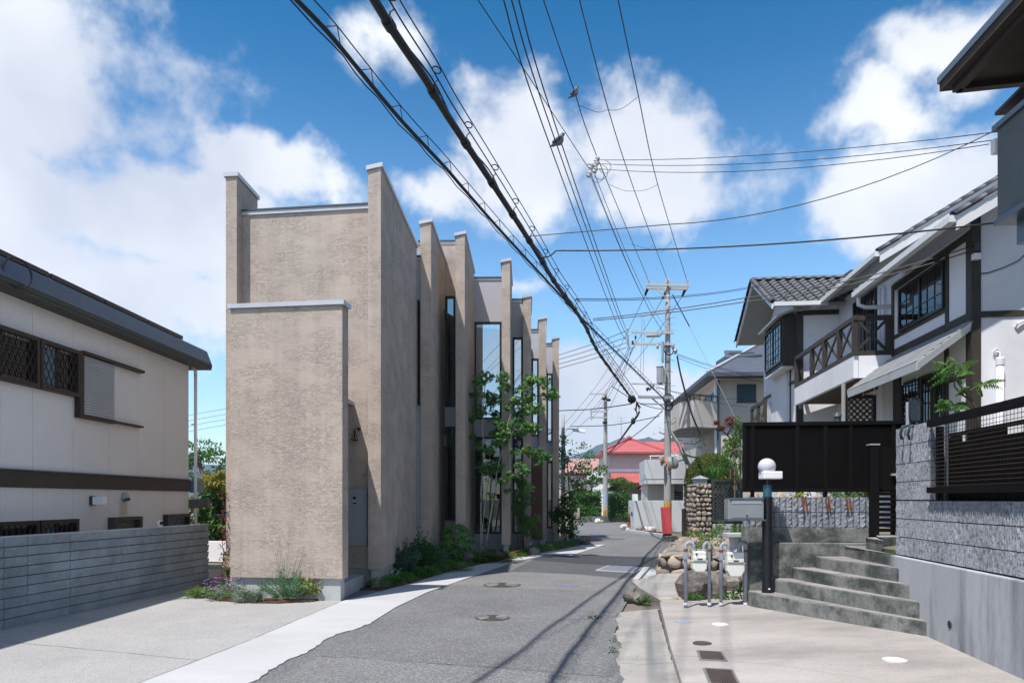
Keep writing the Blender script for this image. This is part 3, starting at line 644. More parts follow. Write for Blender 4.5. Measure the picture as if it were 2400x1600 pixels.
# eaves
OV = 0.27
mb = MB(); A.box(mb, -9.5, 0.5, zE, zE+0.05, -0.3, OV); part(mb, 'soffit', MAT['olive'], LH)
mb = MB(); A.box(mb, -9.5, 0.5, zE+0.05, zE+0.115, OV-0.06, OV+0.012); part(mb, 'gutter_board', MAT['olive'], LH)
mb = MB(); mb.hexa([A.pt(-9.5, zE+.115, OV), A.pt(.5, zE+.115, OV), A.pt(.5, zE+.115, -.4), A.pt(-9.5, zE+.115, -.4),
                    A.pt(-9.5, zE+.42, OV-.12), A.pt(.5, zE+.42, OV-.12), A.pt(.5, zE+.42, -.4), A.pt(-9.5, zE+.42, -.4)]); fb = part(mb, 'eaves_band', MAT['bluemetal'], LH)
for k in range(8):
    z = zE+.122+k*.037; o = OV-.12*(z-zE-.115)/.305
    mb = MB(); mb.hexa([A.pt(-9.5, z, o+.012), A.pt(.505, z, o+.012), A.pt(.505, z, o-.03), A.pt(-9.5, z, o-.03), A.pt(-9.5, z+.028, o+.004), A.pt(.505, z+.028, o+.004), A.pt(.505, z+.028, o-.03), A.pt(-9.5, z+.028, o-.03)])
    part(mb, 'rib', MAT['bluemetal'], fb)
mb = MB(); mb.hexa([A.pt(-9.5, zE+.42, .14), A.pt(.5, zE+.42, .14), A.pt(.5, zE+.42, -7), A.pt(-9.5, zE+.42, -7), A.pt(-9.5, zE+.45, .10), A.pt(.5, zE+.45, .10), A.pt(.5, zE+1.2, -4), A.pt(-9.5, zE+1.2, -4)]); part(mb, 'roof', MAT['bluemetal'], LH)
RFt = Fac(A.pt(0, 0, .12), (0.018, 1))
for (q0, q1) in ((-60, 113), (120, 244), (246, 345), (348, 428)):
    mb = MB(); a0, a1 = RFt.s(q0), RFt.s(q1); mb.hexa([A.pt(a0, zE+.45, .13), A.pt(a1, zE+.45, .13), A.pt(a1, zE+.62, -1.0), A.pt(a0, zE+.62, -1.0), A.pt(a0, zE+.52, .13), A.pt(a1, zE+.52, .13), A.pt(a1, zE+.69, -1.0), A.pt(a0, zE+.69, -1.0)])
    part(mb, 'solar_panel', MAT['solar'], LH)
# downpipe
q = A.px(447.5, 900, 0.1); x, y = q.x, q.y
mb = MB(); mb.tube([(x-.05, y-.02, zE), (x, y, zE-.10), (x, y, zE-.16)], .035, 8); mb.tube([(x, y, zE-.12), (x, y, 0)], 0.034, 10)
dp = part(mb, 'downpipe', MAT['whitepipe'], LH, smooth=True)
for z in (3.2, 2.3, 1.3):
    mb = MB(); mb.bar((x, y, z), (x-.09, y, z), .02, .02); part(mb, 'bracket', MAT['greymetal'], dp)
mb = MB(); mb.ring(A.px(-10, 640, .3), (0.95, -0.3, 0), 0.20, 0.013, 24, 6); part(mb, 'cable_loop', MAT['black'], LH)
# windows
def lattice_window(p0, p1, ztop, zbot, sashes=2, outer=MAT['dkbrown'], dep=0.10, light=0.5):
    a0, a1 = A.s(p0), A.s(p1); f = 0.06
    mb = MB(); A.box(mb, a0, a1, ztop-f, ztop, -.01, dep); A.box(mb, a0, a1, zbot, zbot+f, -.01, dep); A.box(mb, a0, a0+f, zbot+f, ztop-f, -.01, dep-.002); A.box(mb, a1-f, a1, zbot+f, ztop-f, -.01, dep-.002)
    w = part(mb, 'window', outer, LH)
    for k in range(sashes):
        b0 = a0+f+(a1-a0-2*f)*k/sashes; b1 = a0+f+(a1-a0-2*f)*(k+1)/sashes
        mb = MB(); A.box(mb, b0+.03, b1-.03, zbot+f+.03, ztop-f-.03, .004, .012); part(mb, 'pane', MAT['frosted'] if k % 2 == 0 else MAT['glass_shut'], w)
        mb = MB(); A.box(mb, b0, b0+.03, zbot+f, ztop-f, .0, .03); part(mb, 'sash_stile', outer, w)
        mb = MB(); A.box(mb, b1-.03, b1, zbot+f, ztop-f, .0, .03); part(mb, 'sash_stile', outer, w)
    mb = MB(); st = 0.115; W_ = a1-a0-2*f; Hh = ztop-zbot-2*f
    def clip(sgn, c):
        t0 = max(0, (c-Hh*0.55) if sgn > 0 else c); pts = []
        k = 1.9
        for t in (0, W_):
            zz = sgn*k*(t)-c
            pts.append((t, zz))
        (t0, y0), (t1, y1) = pts
        ts = []
        for t in (t0, t1, c/(sgn*k), (c+Hh)/(sgn*k)):
            zz = sgn*k*t-c
            if -1e-6 <= t <= W_+1e-6 and -1e-6 <= zz <= Hh+1e-6: ts.append(t)
        return (min(ts), max(ts)) if len(ts) >= 2 else None
    n = int((W_*1.9+Hh)/ (st*1.9))+2
    for sgn in (1, -1):
        for i in range(-1, n+1):
            c = (i*st*1.9-Hh) if sgn > 0 else (-(i*st*1.9))
            r = clip(sgn, c)
            if r and r[1]-r[0] > .01:
                A.bar(mb, a0+f+r[0], zbot+f+sgn*1.9*r[0]-c, a0+f+r[1], zbot+f+sgn*1.9*r[1]-c, .012, dep-.022 if sgn > 0 else dep-.034, dep-.012 if sgn > 0 else dep-.0225)
    part(mb, 'lattice_grille', outer, w)
MAT['glass_shut'] = M('glass_shut', (0.012, 0.016, 0.02), 0.06, 0.1, spec=0.7)
zt, zb_ = A.z(79, 791), A.z(79, 909.5)
lattice_window(-95, 79, zt, zb_); lattice_window(82, 175, zt, zb_)
# sliding louvre shutter with rails
a0, a1 = A.s(174), A.s(260); zt2, zb2 = A.z(184, 826), A.z(259, 993)
mb = MB(); A.box(mb, a0, a0+.10, zb2, zt2, -.01, .10); A.box(mb, a0+.10, a1, zb2, zb2+.06, -.01, .10); A.box(mb, a0+.1, A.s(326), zt2-.02, zt2+.03, -.01, .11); A.box(mb, a1, A.s(326), zb2+.02, zb2+.055, -.01, .09)
sh = part(mb, 'sliding_shutter', MAT['dkbrown'], LH)
nsl = 22
for k in range(nsl):
    z = zb2+.07+(zt2-zb2-.1)*k/nsl; hz = (zt2-zb2-.1)/nsl
    mb = MB(); mb.hexa([A.pt(a0+.10, z, .075), A.pt(a1, z, .075), A.pt(a1, z, .02), A.pt(a0+.10, z, .02), A.pt(a0+.10, z+hz*.9, .055), A.pt(a1, z+hz*.9, .055), A.pt(a1, z+hz*.9, .02), A.pt(a0+.10, z+hz*.9, .02)]); part(mb, 'slat', MAT['shutter'], sh)
ztl = A.z(172, 1215); lattice_window(-95, 78, ztl, ztl-.95); lattice_window(82, 172, ztl, ztl-.95)
lattice_window(382, 436, A.z(436, 1203), A.z(436, 1203)-.85, sashes=1)
a0, a1, zt3 = A.s(252.5), A.s(320), A.z(320, 1209)
mb = MB(); A.box(mb, a0, a1, zt3-.06, zt3, 0, .12); A.box(mb, a0, a0+.08, zt3-.9, zt3-.06, 0, .12); A.box(mb, a1-.08, a1, zt3-.9, zt3-.06, 0, .12); w = part(mb, 'window', MAT['olive'], LH)
for k in range(14):
    mb = MB(); A.box(mb, a0+.08, a1-.08, zt3-.12-k*.06, zt3-.075-k*.06, .02, .05); part(mb, 'louvre', M('louvre', (.04, .055, .045), .4) if k == 0 else bpy.data.materials['louvre'], w)
# wall lamp, vent hood, plate
mb = MB(); a0 = A.s(209); a1 = A.s(226); z0, z1 = A.z(215, 1182), A.z(215, 1163); A.box(mb, a0, a1-.1, z0-.01, z1+.01, 0, .05); bl = part(mb, 'wall_lamp', MAT['olive'], LH)
mb = MB(); A.box(mb, a0-.0, a1-.1, z0, z1, .05, .24); part(mb, 'diffuser', MAT['white'], bl, bev=.01)
c = A.px(289, 1164, .03); mb = MB(); mb.ball(c, .075, .085, .085, 14, 10); vh = part(mb, 'vent_hood', MAT['greymetal'], LH, smooth=True)
mb = MB(); mb.ring(c+Vector((.05, -.02, -.05)), (.4, -.2, -1), .045, .012, 12, 5); part(mb, 'hood_rim', MAT['black'], vh)
mb = MB(); A.box(mb, A.s(280), A.s(297), A.z(288, 1205), A.z(288, 1176), 0, .012); part(mb, 'cover_plate', MAT['cream2'] if 'cream2' in MAT else M('cream2', (.50, .46, .38), .7), LH)
# lower roof end and porch fascia beyond the corner
mb = MB(); mb.box(-6.98, -6.80, 15.25, 15.55, 1.74, 2.0); part(mb, 'rear_eaves', MAT['bluemetal'], LH)
mb = MB(); mb.box(-7.05, -6.50, 15.05, 15.2, 1.41, 1.60); part(mb, 'porch_fascia', MAT['greyfascia'] if 'greyfascia' in MAT else M('greyfascia', (.115, .11, .10), .7), LH)

# ------------------------------------------------------------------ grey block garden wall, left
MAT['block'] = M('block', (0.24, 0.29, 0.34), 0.9, 0.12, 2.0, fine=0.16, fscale=45, bump=0.35, bscale=60, col2=(0.17, 0.205, 0.24), mask=(.45, .7), mscale=2.5, obvar=.07)
MAT['joint'] = M('joint', (0.08, 0.09, 0.10), 0.95, 0.1)
BW = Fac((-5.67, 13.13), (0.121, 1)); BW.n = Vector((1, -0.121)).normalized()
LW = thing('block_wall', 'grey stacked concrete block garden wall along the forecourt', 'wall', (-6, 11, 0))
mb = MB(); BW.box(mb, -11.5, -0.005, -.03, 1.125, -.13, -.012); part(mb, 'mortar_core', MAT['joint'], LW)
cols = [BW.s(x) for x in (489, 454, 384.6, 285, 164.6, 64, 8.4)]
step_ = cols[3]-cols[4]
while cols[-1] > -10.5: cols.append(cols[-1]-step_)
for c1, c0 in zip(cols[:-1], cols[1:]):
    for k in range(9):
        z0 = 0.126*k; t = .006
        mb = MB(); d = R.uniform(-.003, .003)
        mb.hexa([BW.pt(c0+t, z0+t, -.006+d), BW.pt(c1-t, z0+t, -.006+d), BW.pt(c1-t, z0+t, -.12), BW.pt(c0+t, z0+t, -.12),
                 BW.pt(c0+t, z0+.126-t, .012+d), BW.pt(c1-t, z0+.126-t, .012+d), BW.pt(c1-t, z0+.126-t, -.12), BW.pt(c0+t, z0+.126-t, -.12)]); part(mb, 'block', MAT['block'], LW)
mb = MB(); BW.box(mb, -11.5, 0, 1.128, 1.14, -.125, .014); part(mb, 'capping', MAT['plinth'], LW)
mb = MB(); c = BW.px(383, 1229, -.06); 
t = thing('security_camera', 'small white dome security camera on the grey block wall', 'camera', (c.x, c.y, 1.14))
mb.lathe((c.x, c.y, 1.14), [(.035, 0), (.035, .02), (.02, .03), (.018, .05)], 14); part(mb, 'base', MAT['white'], t)
mb = MB(); mb.ball((c.x, c.y, 1.195), .05, nu=16, nv=10); part(mb, 'body', MAT['white'], t, smooth=True)
mb = MB(); dv = Vector((.75, -.6, .0)).normalized(); mb.tube([Vector((c.x, c.y, 1.20))+dv*.035, Vector((c.x, c.y, 1.20))+dv*.056], .03, 14); part(mb, 'lens', MAT['black'], t)

# ------------------------------------------------------------------ garden glimpsed between the two houses
mb = MB(); mb.prism([(-8.5, 18.2), (-5.9, 17.6), (-5.9, 17.75), (-8.5, 18.4)], 0, .52); solo(mb, 'garden_wall', MAT['white'], 'low white garden wall glimpsed between the two left houses', 'wall')
dk = thing('timber_deck', 'pinkish timber deck behind the end of the block wall', 'deck', (-5.8, 14.2, 0))
for k in range(12):
    y = 13.3+k*.15; mb = MB(); mb.box(-7.0, -5.32, y, y+.138, .0, .10); part(mb, 'deck_board', MAT['deckw'] if 'deckw' in MAT else M('deckw', (.40, .30, .24), .8, .15, 4), dk)
mb = MB(); mb.bar((-5.85, 15.2, 0.1), (-5.55, 15.1, 1.25), .03, .03); solo(mb, 'leaning_pole', MAT['black'], 'thin black pole leaning beside the end of the block wall', 'pole')
mb = MB(); mb.box(-6.78, -6.15, 15.9, 16.9, 1.17, 1.25); t = thing('small_canopy', 'small dark flat canopy left of the beige house', 'canopy', (-6.4, 16.4, 0)); part(mb, 'roof', MAT['roofedge'], t)
for x in (-6.4, -6.22):
    mb = MB(); mb.box(x, x+.05, 16.6, 16.65, 0, 1.17); part(mb, 'post', MAT['roofedge'], t)
def tree(name, label, base, trunk, clouds, leafm, barkm='bark', group=None, cat='tree', shape='leaf'):
    t = thing(name, label, cat, base, group)
    if trunk:
        mb = MB()
        for pts, r0, r1 in trunk: stem(mb, pts, r0, r1)
        part(mb, 'trunk', MAT[barkm], t, smooth=True)
    mb = MB()
    for cl in clouds: cloud(mb, *cl[:6], **(cl[6] if len(cl) > 6 else {}))
    part(mb, 'crown' if cat == 'tree' else 'foliage', MAT[leafm], t, recalc=False)
    return t
b0 = Vector((-12.8, 29, 0))
tree('garden_tree', 'dark green tree behind the end of the cream house', b0, [([b0, b0+Vector((.2, 0, 2)), b0+Vector((-.1, 0, 3.2))], .14, .07), ([b0+Vector((.2, 0, 2)), b0+Vector((1, 0, 3.3))], .07, .03)],
     [((-12.9, 29, 2.9), 1.9, 1.5, 1.1, 2600, .16, dict(clumps=16))], 'leaf_mid')
b0 = Vector((-8.0, 19.4, 0))
tree('garden_shrub', 'tall glossy yellow green shrub left of the beige house', b0, [([b0, b0+Vector((0, 0, 1.4))], .06, .03)],
     [((-7.95, 19.4, 1.35), 1.0, .6, 1.3, 2200, .20, dict(clumps=22, droop=.7, w=.08)), ((-8.3, 19.3, 1.0), .5, .5, .9, 350, .19, dict(clumps=7, droop=.7, w=.07))], 'leaf_mid', cat='shrub')
b0 = Vector((-7.7, 18.9, 0))
tree('gold_shrub', 'golden leaved shrub crown beside the glossy green one', b0, [([b0, b0+Vector((0.05, 0, 1.9))], .04, .02)],
     [((-7.95, 18.9, 2.05), .6, .4, .5, 420, .17, dict(clumps=9, droop=.7, w=.06)), ((-8.4, 18.9, 1.55), .4, .4, .25, 160, .17, dict(clumps=6, droop=.7, w=.06))], 'leaf_yellow', cat='shrub')
# climber on the side of the beige house
t = thing('climbing_vine', 'red leaved vine climbing the left edge of the beige house', 'vine', (-5.3, 12.9, 0))
mb = MB(); pts = [Vector((-5.31+.02*math.sin(k*1.7), 12.93+.02*math.cos(k), .12*k)) for k in range(16)]; stem(mb, pts, .008, .004, 5); part(mb, 'stem', MAT['bark'], t)
mb = MB()
for k in range(15): cloud(mb, pts[k]+Vector((.03, -.02, 0)), .09, .05, .07, 16, .045)
part(mb, 'foliage', MAT['leaf_red'], t, recalc=False)
b0 = G(531, 1372); mb = MB(); cloud(mb, (b0.x+.0, 13.2, .45), .12, .12, .25, 80, .09); blades(mb, (b0.x, 13.2, .1), 10, .5, .1, .09)
solo(mb, 'broadleaf_plant', MAT['leaf_fern'], 'pale broad leaf plant at the left foot of the screen wall', 'plant', recalc=False)
mb = MB(); cloud(mb, (-5.72, 14.9, .35), .2, .2, .5, 160, .10); solo(mb, 'low_shrub', MAT['leaf_mid'], 'small dark shrub at the end of the block wall', 'shrub', recalc=False)
mb = MB(); cloud(mb, (-5.55, 14.6, .55), .08, .08, .16, 26, .06); solo(mb, 'pink_flower', MAT['pink'], 'pink blossom beside the left edge of the beige house', 'flower', recalc=False)

# ------------------------------------------------------------------ mulch bed plants in front of the screen wall
def plantbase(px, py): return G(px, py, .03)
b0 = plantbase(478, 1396); mb = MB()
for k in range(14): cloud(mb, b0+Vector((-.2+.03*k, R.uniform(-.06, .14), .05)), .13, .13, .09, 90, .06, .016, up=.8, shell=.1)
solo(mb, 'thyme_mat', MAT['leaf_fern'], 'bright green thyme mat at the left tip of the mulch bed', 'plant', recalc=False)
b0 = plantbase(520, 1402); t = thing('purple_daisy', 'mound of green leaves dotted with purple daisies in the mulch bed', 'flowers', b0)
mb = MB()
for k in range(12): cloud(mb, b0+Vector((R.uniform(-.24, .24), R.uniform(-.12, .2), R.uniform(.04, .2))), .11, .10, .09, 60, .06, .012, up=.8)
part(mb, 'foliage', MAT['leaf_lavender'], t, recalc=False); mb = MB()
for k in range(60):
    p = b0+Vector((R.uniform(-.3, .3), R.uniform(-.16, .2), R.uniform(.1, .33))); 
    for j in range(5): leaf(mb, p, Vector((math.cos(j*1.256), math.sin(j*1.256)*.6, .35)), Vector((0, -.5, 1)), .022, .016)
part(mb, 'blossom', MAT['purple'], t, recalc=False)
b0 = plantbase(580, 1408); mb = MB()
for k in range(14): blades(mb, b0+Vector((R.uniform(-.2, .2), R.uniform(-.06, .12), 0)), 30, .2, .14, .010, .6, .06)
for k in range(8): cloud(mb, b0+Vector((R.uniform(-.22, .22), R.uniform(-.05, .1), .12)), .09, .09, .08, 40, .05, .012)
solo(mb, 'silver_shrub', MAT['leaf_silver'], 'low silver leaved shrub in the mulch bed', 'plant', recalc=False)
b0 = plantbase(668, 1406); t = thing('lavender_bush', 'tall spiky lavender bush in the middle of the mulch bed', 'plant', b0); mb = MB()
for k in range(80):
    a = R.uniform(0, 6.283); rr = R.uniform(0, 1)**.6; d = Vector((math.cos(a)*rr*.36, math.sin(a)*rr*.22, 0)); top = b0+d*1.25+Vector((0, 0, .42*(1.1-rr*.55)*R.uniform(.8, 1.15)))
    st = b0+d*.25; 
    for i in range(12):
        q = st.lerp(top, .15+.85*i/11); leaf(mb, q, (top-st).normalized()+rvec()*.75, rvec(), .07, .011); leaf(mb, q, (top-st).normalized()+rvec()*.75, rvec(), .06, .011)
part(mb, 'foliage', MAT['leaf_lavender'], t, recalc=False); mb = MB()
for k in range(11):
    a = R.uniform(-1, 1); p = b0+Vector((a*.14, -.02, .3)); e = b0+Vector((a*.34, -.04, R.uniform(.6, .93))); mb.tube([p, p.lerp(e, .5)+Vector((a*.02, 0, .02)), e], .0035, 4, .002)
    cloud(mb, e, .008, .008, .03, 8, .02, .008)
part(mb, 'flower_stalk', MAT['leaf_silver'], t, recalc=False)
b0 = plantbase(727, 1402); t = thing('variegated_shrub', 'yellow and green variegated shrub at the right of the mulch bed', 'shrub', b0); mb = MB()
cloud(mb, b0+Vector((0, 0, .2)), .20, .16, .13, 420, .075, .03, clumps=0, shell=.5); part(mb, 'foliage', MAT['leaf_variegated'], t, recalc=False)
mb = MB(); 
for k in range(4): mb.tube([b0, b0+Vector((R.uniform(-.1, .1), R.uniform(-.05, .05), .16))], .006, 4, .004)
part(mb, 'stem', MAT['bark'], t); mb = MB()
for (dx, dz) in ((-.07, .33), (.1, .31)): cloud(mb, b0+Vector((dx, -.05, dz)), .025, .02, .02, 14, .03)
part(mb, 'blossom', MAT['purple'], t, recalc=False)
mb = MB()
for k in range(900):
    x = R.random(); y = R.uniform(0, 1); p = G(455+x*320, 1391+17*math.sin(math.pi*min(1, x*1.05))*0.9+R.uniform(-9, 6)); 
    leaf(mb, Vector((p.x, p.y, .034+R.uniform(0, .012))), rvec()*Vector((1, 1, .15)), Vector((0, 0, 1))+rvec()*.3, R.uniform(.02, .06), R.uniform(.008, .02))
stuff(mb, 'bark_mulch', M('mulch', (.16, .075, .04), .9, .5, 12), 'brown bark mulch chips covering the planting bed')
# ================================================================== right foreground: walls, steps, fences
MAT['splitblock'] = M('splitblock', (0.235, 0.245, 0.275), 0.9, 0.15, 3, fine=0.3, fscale=55, bump=0.6, bscale=50, col2=(0.11, 0.115, 0.13), mask=(.5, .66), mscale=22, obvar=.10)
MAT['darkrail'] = M('darkrail', (0.005, 0.004, 0.0045), 0.5, 0.2, 5, spec=.15)
MAT['louvre_brown'] = M('louvre_brown', (0.0048, 0.0036, 0.0034), 0.6, 0.2, 5, obvar=.2, spec=.1)
MAT['postblack'] = M('postblack', (0.008, 0.009, 0.013), 0.3, 0.1, spec=0.5)
MAT['stone'] = M('stone', (0.33, 0.275, 0.225), 0.9, 0.22, 3, fine=0.12, fscale=25, bump=0.5, bscale=18, col2=(0.24, 0.21, 0.18), mask=(.45, .62), mscale=4, obvar=.32)
MAT['greyrock'] = M('greyrock', (0.21, 0.19, 0.175), 0.9, 0.25, 3, fine=0.2, fscale=25, bump=0.7, bscale=14, bdist=.03, col2=(0.085, 0.075, 0.07), mask=(.45, .6), mscale=2.5, obvar=.15)
MAT['mortar'] = M('mortar', (0.10, 0.09, 0.08), 0.95, 0.2)
MAT['galv'] = M('galv', (0.30, 0.315, 0.36), 0.55, 0.15, 6, metal=0.0, fine=.08, fscale=50)
MAT['meter'] = M('meter', (0.68, 0.68, 0.64), 0.5, 0.05, 4)
MAT['mailgrey'] = M('mailgrey', (0.30, 0.32, 0.34), 0.4, 0.05, 4, metal=.3)
MAT['globe'] = M('globe', (0.52, 0.52, 0.57), 0.18, 0.02, spec=.5)
MAT['rust'] = M('rust', (0.16, 0.05, 0.02), .8, .3, 20)
MAT['greenhose'] = M('greenhose', (0.012, 0.03, 0.03), .4)

RW = Fac((4.36, 7.99), (0.139, 1)); RW.n = Vector((-1, 0.139)).normalized()
def ribblock(fc, a0, a1, z0, z1, o, nr, amp, jit, back=.12, nz=4):
    mb = MB(); nx = nr*3+1; vs = []
    for j in range(nz+1):
        for i in range(nx):
            t = i/(nx-1); ph = i % 3; off = amp if ph == 1 else (amp if ph == 2 else 0)
            edge = (i in (0, nx-1)) or j in (0, nz)
            vs.append(fc.pt(a0+(a1-a0)*t, z0+(z1-z0)*j/nz, o+(off*R.uniform(1-jit, 1) if not (i in (0, nx-1)) else 0)))
    fs = [(j*nx+i, j*nx+i+1, (j+1)*nx+i+1, (j+1)*nx+i) for j in range(nz) for i in range(nx-1)]
    b = len(vs); vs += [fc.pt(a0, z0, o-back), fc.pt(a1, z0, o-back), fc.pt(a1, z1, o-back), fc.pt(a0, z1, o-back)]
    fs += [tuple([b, b+1]+[i for i in range(nx-1, -1, -1)]), tuple([b+3, b+2]+[nz*nx+i for i in range(nx-1, -1, -1)]),
           tuple([b, b+3]+[j*nx for j in range(nz, -1, -1)]), tuple([b+1, b+2]+[j*nx+nx-1 for j in range(nz, -1, -1)]), (b, b+1, b+2, b+3)]
    return mb.add(vs, fs)
W = thing('split_block_wall', 'ribbed grey block wall with pier on a concrete base, right of the steps', 'wall', (4.3, 7, 0))
mb = MB(); RW.box(mb, -5.2, 0.02, -.03, .965, -.25, .05); cb = part(mb, 'concrete_base', MAT['wallconc'], W, bev=.012)
mb = MB(); RW.box(mb, -5.2, -.02, .985, 1.57, -.2, -.03); part(mb, 'mortar_core', MAT['joint'], W)
mb = MB(); RW.box(mb, -.86, -.02, 1.57, 2.37, -.17, -.03); part(mb, 'mortar_core', MAT['joint'], W)
hp = RW.px(2239.6, 1463, .05); n3 = Vector((RW.n.x, RW.n.y, 0))
mb = MB(); mb.tube([hp-n3*.02, hp+n3*.003], .036, 16); part(mb, 'weep_hole', MAT['black'], cb)
mb = MB(); mb.ring(hp, n3, .038, .006, 18, 5); part(mb, 'weep_pipe', MAT['oldconc'], cb)
for k in range(3):
    a = 0.0; i = 0; off = (k % 2)*.22
    while a > -5.1:
        ln = .45 if not (i == 0 and off) else .225
        part(ribblock(RW, a-ln+.002, a-.002, .982+k*.2025, .982+k*.2025+.193, -.012, int(ln/.036), .024, .5), 'split_block', MAT['splitblock'], W); a -= ln; i += 1
for k in range(4):
    z = 1.59+k*.2
    for (a1, a0) in ((0, -.44), (-.44, -.87)):
        part(ribblock(RW, a0+.001, a1-.001, z+.004, z+.196, -.012, 12, .024, .5), 'split_block', MAT['splitblock'], W)
for px, l in ((2124, 0), (2142, 1)):
    p = RW.px(px, 1010, .02); mb = MB(); mb.tube([p+n3*-.16+Vector((.05, .1, .06)), p+n3*-.08+Vector((0, 0, .065)), p+n3*.02+Vector((0, 0, .05)), p+n3*.04+Vector((0, 0, -.03)), p+n3*.03+Vector((0, -.01, -.09))], .014, 8)
    solo(mb, 'garden_hose_end', MAT['greenhose'], ('left' if l == 0 else 'right')+' of two dark hose ends over the block pier', 'hose', 'hose ends over the pier', smooth=True)

# wire mesh fence with dark rails above the low wall
t = thing('mesh_fence', 'dark framed wire mesh fence above the low block wall', 'fence', (4.2, 6, 1.59))
fz0, fz1 = 1.69, 2.36; fa0, fa1 = -5.2, RW.s(2184)
for z, h in ((fz0, .06), (fz1, .075)):
    mb = MB(); RW.box(mb, fa0, fa1, z-h/2, z+h/2, .0, .05); part(mb, 'rail', MAT['darkrail'], t)
for a in (RW.s(2190), RW.s(2400)-.2, -4.3):
    mb = MB(); RW.box(mb, a-.06, a, 1.585, fz1-.04, -.06, -.01); part(mb, 'post', MAT['darkrail'], t)
for k in range(1, 17):
    z = fz0+(fz1-fz0)*k/17; mb = MB(); mb.tube([RW.pt(fa0, z, .02), RW.pt(fa1, z, .02)], .0028, 4); part(mb, 'mesh_wire', MAT['brownmetal'], t)
nv = int((fa1-fa0)/.052)
for k in range(nv):
    a = fa1-.03-k*.052; mb = MB(); mb.tube([RW.pt(a, fz0, .014), RW.pt(a, fz1, .014)], .0022, 4); part(mb, 'mesh_wire', MAT['darkrail'], t)
# slatted screen a little behind the mesh
t = thing('slat_screen', 'dark upright slat screen standing behind the wire mesh fence', 'fence', (4.6, 6, 1.4))
a = fa0
aS = RW.s(2206)+.24
while a < aS:
    mb = MB(); RW.box(mb, a, a+.128, 1.3, 2.22 if R.random() < .8 else 2.16, -.20, -.18); part(mb, 'slat', MAT['louvre_brown'], t); a += .133
mb = MB(); RW.box(mb, fa0, aS, 2.225, 2.26, -.215, -.17); part(mb, 'rail', MAT['darkrail'], t)
mb = MB(); RW.box(mb, fa0, aS, 1.36, 1.42, -.235, -.202); part(mb, 'rail', MAT['darkrail'], t)

# steps
ST = thing('concrete_steps', 'flight of weathered grey concrete steps climbing to the gate', 'steps', (3.8, 8.8, .15))
Ls = [(3.18, 9.43), (3.49, 9.44), (3.76, 9.40), (4.06, 9.38), (4.46, 9.46), (4.92, 9.50)]
Rd = [7.05, 7.2, 7.43, 7.68, 8.0, 8.35]; Zs = [.36, .53, .68, .83, .97, 1.11]
for k in range(6):
    l = Vector(Ls[k]); r = Vector((3.235+.139*Rd[k], Rd[k])); m = (l+r)/2+Vector((-.03, -.015)); e = Vector((-.02, .09)) if k < 5 else Vector((0, .1))
    ch = (r-l).normalized()*.16
    poly = [l+Vector((.02, .22)), l, l+ch*.75+Vector((-.015, -.01)), m, r, (4.47, 8.9), (5.5, 9.35), (5.5, 9.7)]
    mb = MB(); mb.prism(poly, -.03, Zs[k]); so = part(mb, 'step', MAT['oldconc'], ST, bev=.012)
    mb = MB(); c2 = [Vector(p)+(Vector((4.3, 9.2))-Vector(p)).normalized()*.018 for p in poly]; mb.prism(c2, Zs[k]+.001, Zs[k]+.004); part(mb, 'tread', MAT['treadconc'], so)

# retaining wall behind the steps with its block courses
FW = Fac((3.13, 9.66), (1, -0.12)); t = thing('retaining_wall', 'dark stained concrete retaining wall topped by coarse ribbed blocks', 'wall', (4, 9.7, 0))
sE = FW.s(2045)
mb = MB(); FW.box(mb, .10, sE, -.03, 1.012, -.3, .10); part(mb, 'lower_wall', MAT['oldconc'], t, bev=.012)
mb = MB(); FW.box(mb, .07, sE, 1.013, 1.216, -.3, -.03); part(mb, 'upper_wall', MAT['oldconc'], t, bev=.01)
mb = MB(); FW.box(mb, .07, sE, 1.216, 1.625, -.18, -.06); part(mb, 'mortar_core', MAT['joint'], t)
for k in range(2):
    a = .065
    while a < sE-.05:
        b_ = min(a+.40, sE); part(ribblock(FW, a+.002, b_-.002, 1.22+k*.205, 1.22+k*.205+.197, -.055, max(2, int((b_-a)/.07)), .036, .45, back=.11, nz=7), 'split_block', MAT['splitblock'], t); a += .40
for px in (1882, 1890, 1937, 1944, 1986, 1993):
    mb = MB(); a = FW.s(px+FW.s(px)*0); z1 = FW.z(px, 1166); mb.bar(FW.pt(a-.012, z1, .0), FW.pt(a+.014, z1-.17, .0), .012, .02); part(mb, 'rusty_strap', MAT['rust'], t)
# louvre privacy fence
LF = Fac((3.22, 9.95), (1, -0.12)); z0, z1 = 1.72, 2.676
t = thing('louvre_fence', 'tall black brown louvre privacy fence above the retaining wall', 'fence', (4, 9.9, 1.62))
pp = [LF.s(1745), LF.s(1764), LF.s(1869), LF.s(1935), LF.s(1994), LF.s(2094), LF.s(2130)]
for i, a in enumerate(pp):
    mb = MB(); LF.box(mb, a-.022, a+.022, (1.0 if i in (1, 3, 5) else z0), z1, -.05, .012); part(mb, 'post', MAT['darkrail'], t)
for a0, a1 in zip(pp[:-1], pp[1:]):
    for k in range(30):
        z = z0+.02+(z1-z0-.06)*k/30; h = (z1-z0-.06)/30
        mb = MB(); mb.hexa([LF.pt(a0+.023, z, .004), LF.pt(a1-.023, z, .004), LF.pt(a1-.023, z, -.002), LF.pt(a0+.023, z, -.002), LF.pt(a0+.023, z+h*1.15, -.028), LF.pt(a1-.023, z+h*1.15, -.028), LF.pt(a1-.023, z+h*1.15, -.034), LF.pt(a0+.023, z+h*1.15, -.034)]); part(mb, 'slat', MAT['louvre_brown'], t)
for z, h in ((z0, .04), (z1-.02, .05)):
    mb = MB(); LF.box(mb, pp[0]-.02, pp[-1]+.02, z-h/2, z+h/2, -.055, .02); part(mb, 'rail', MAT['darkrail'], t)
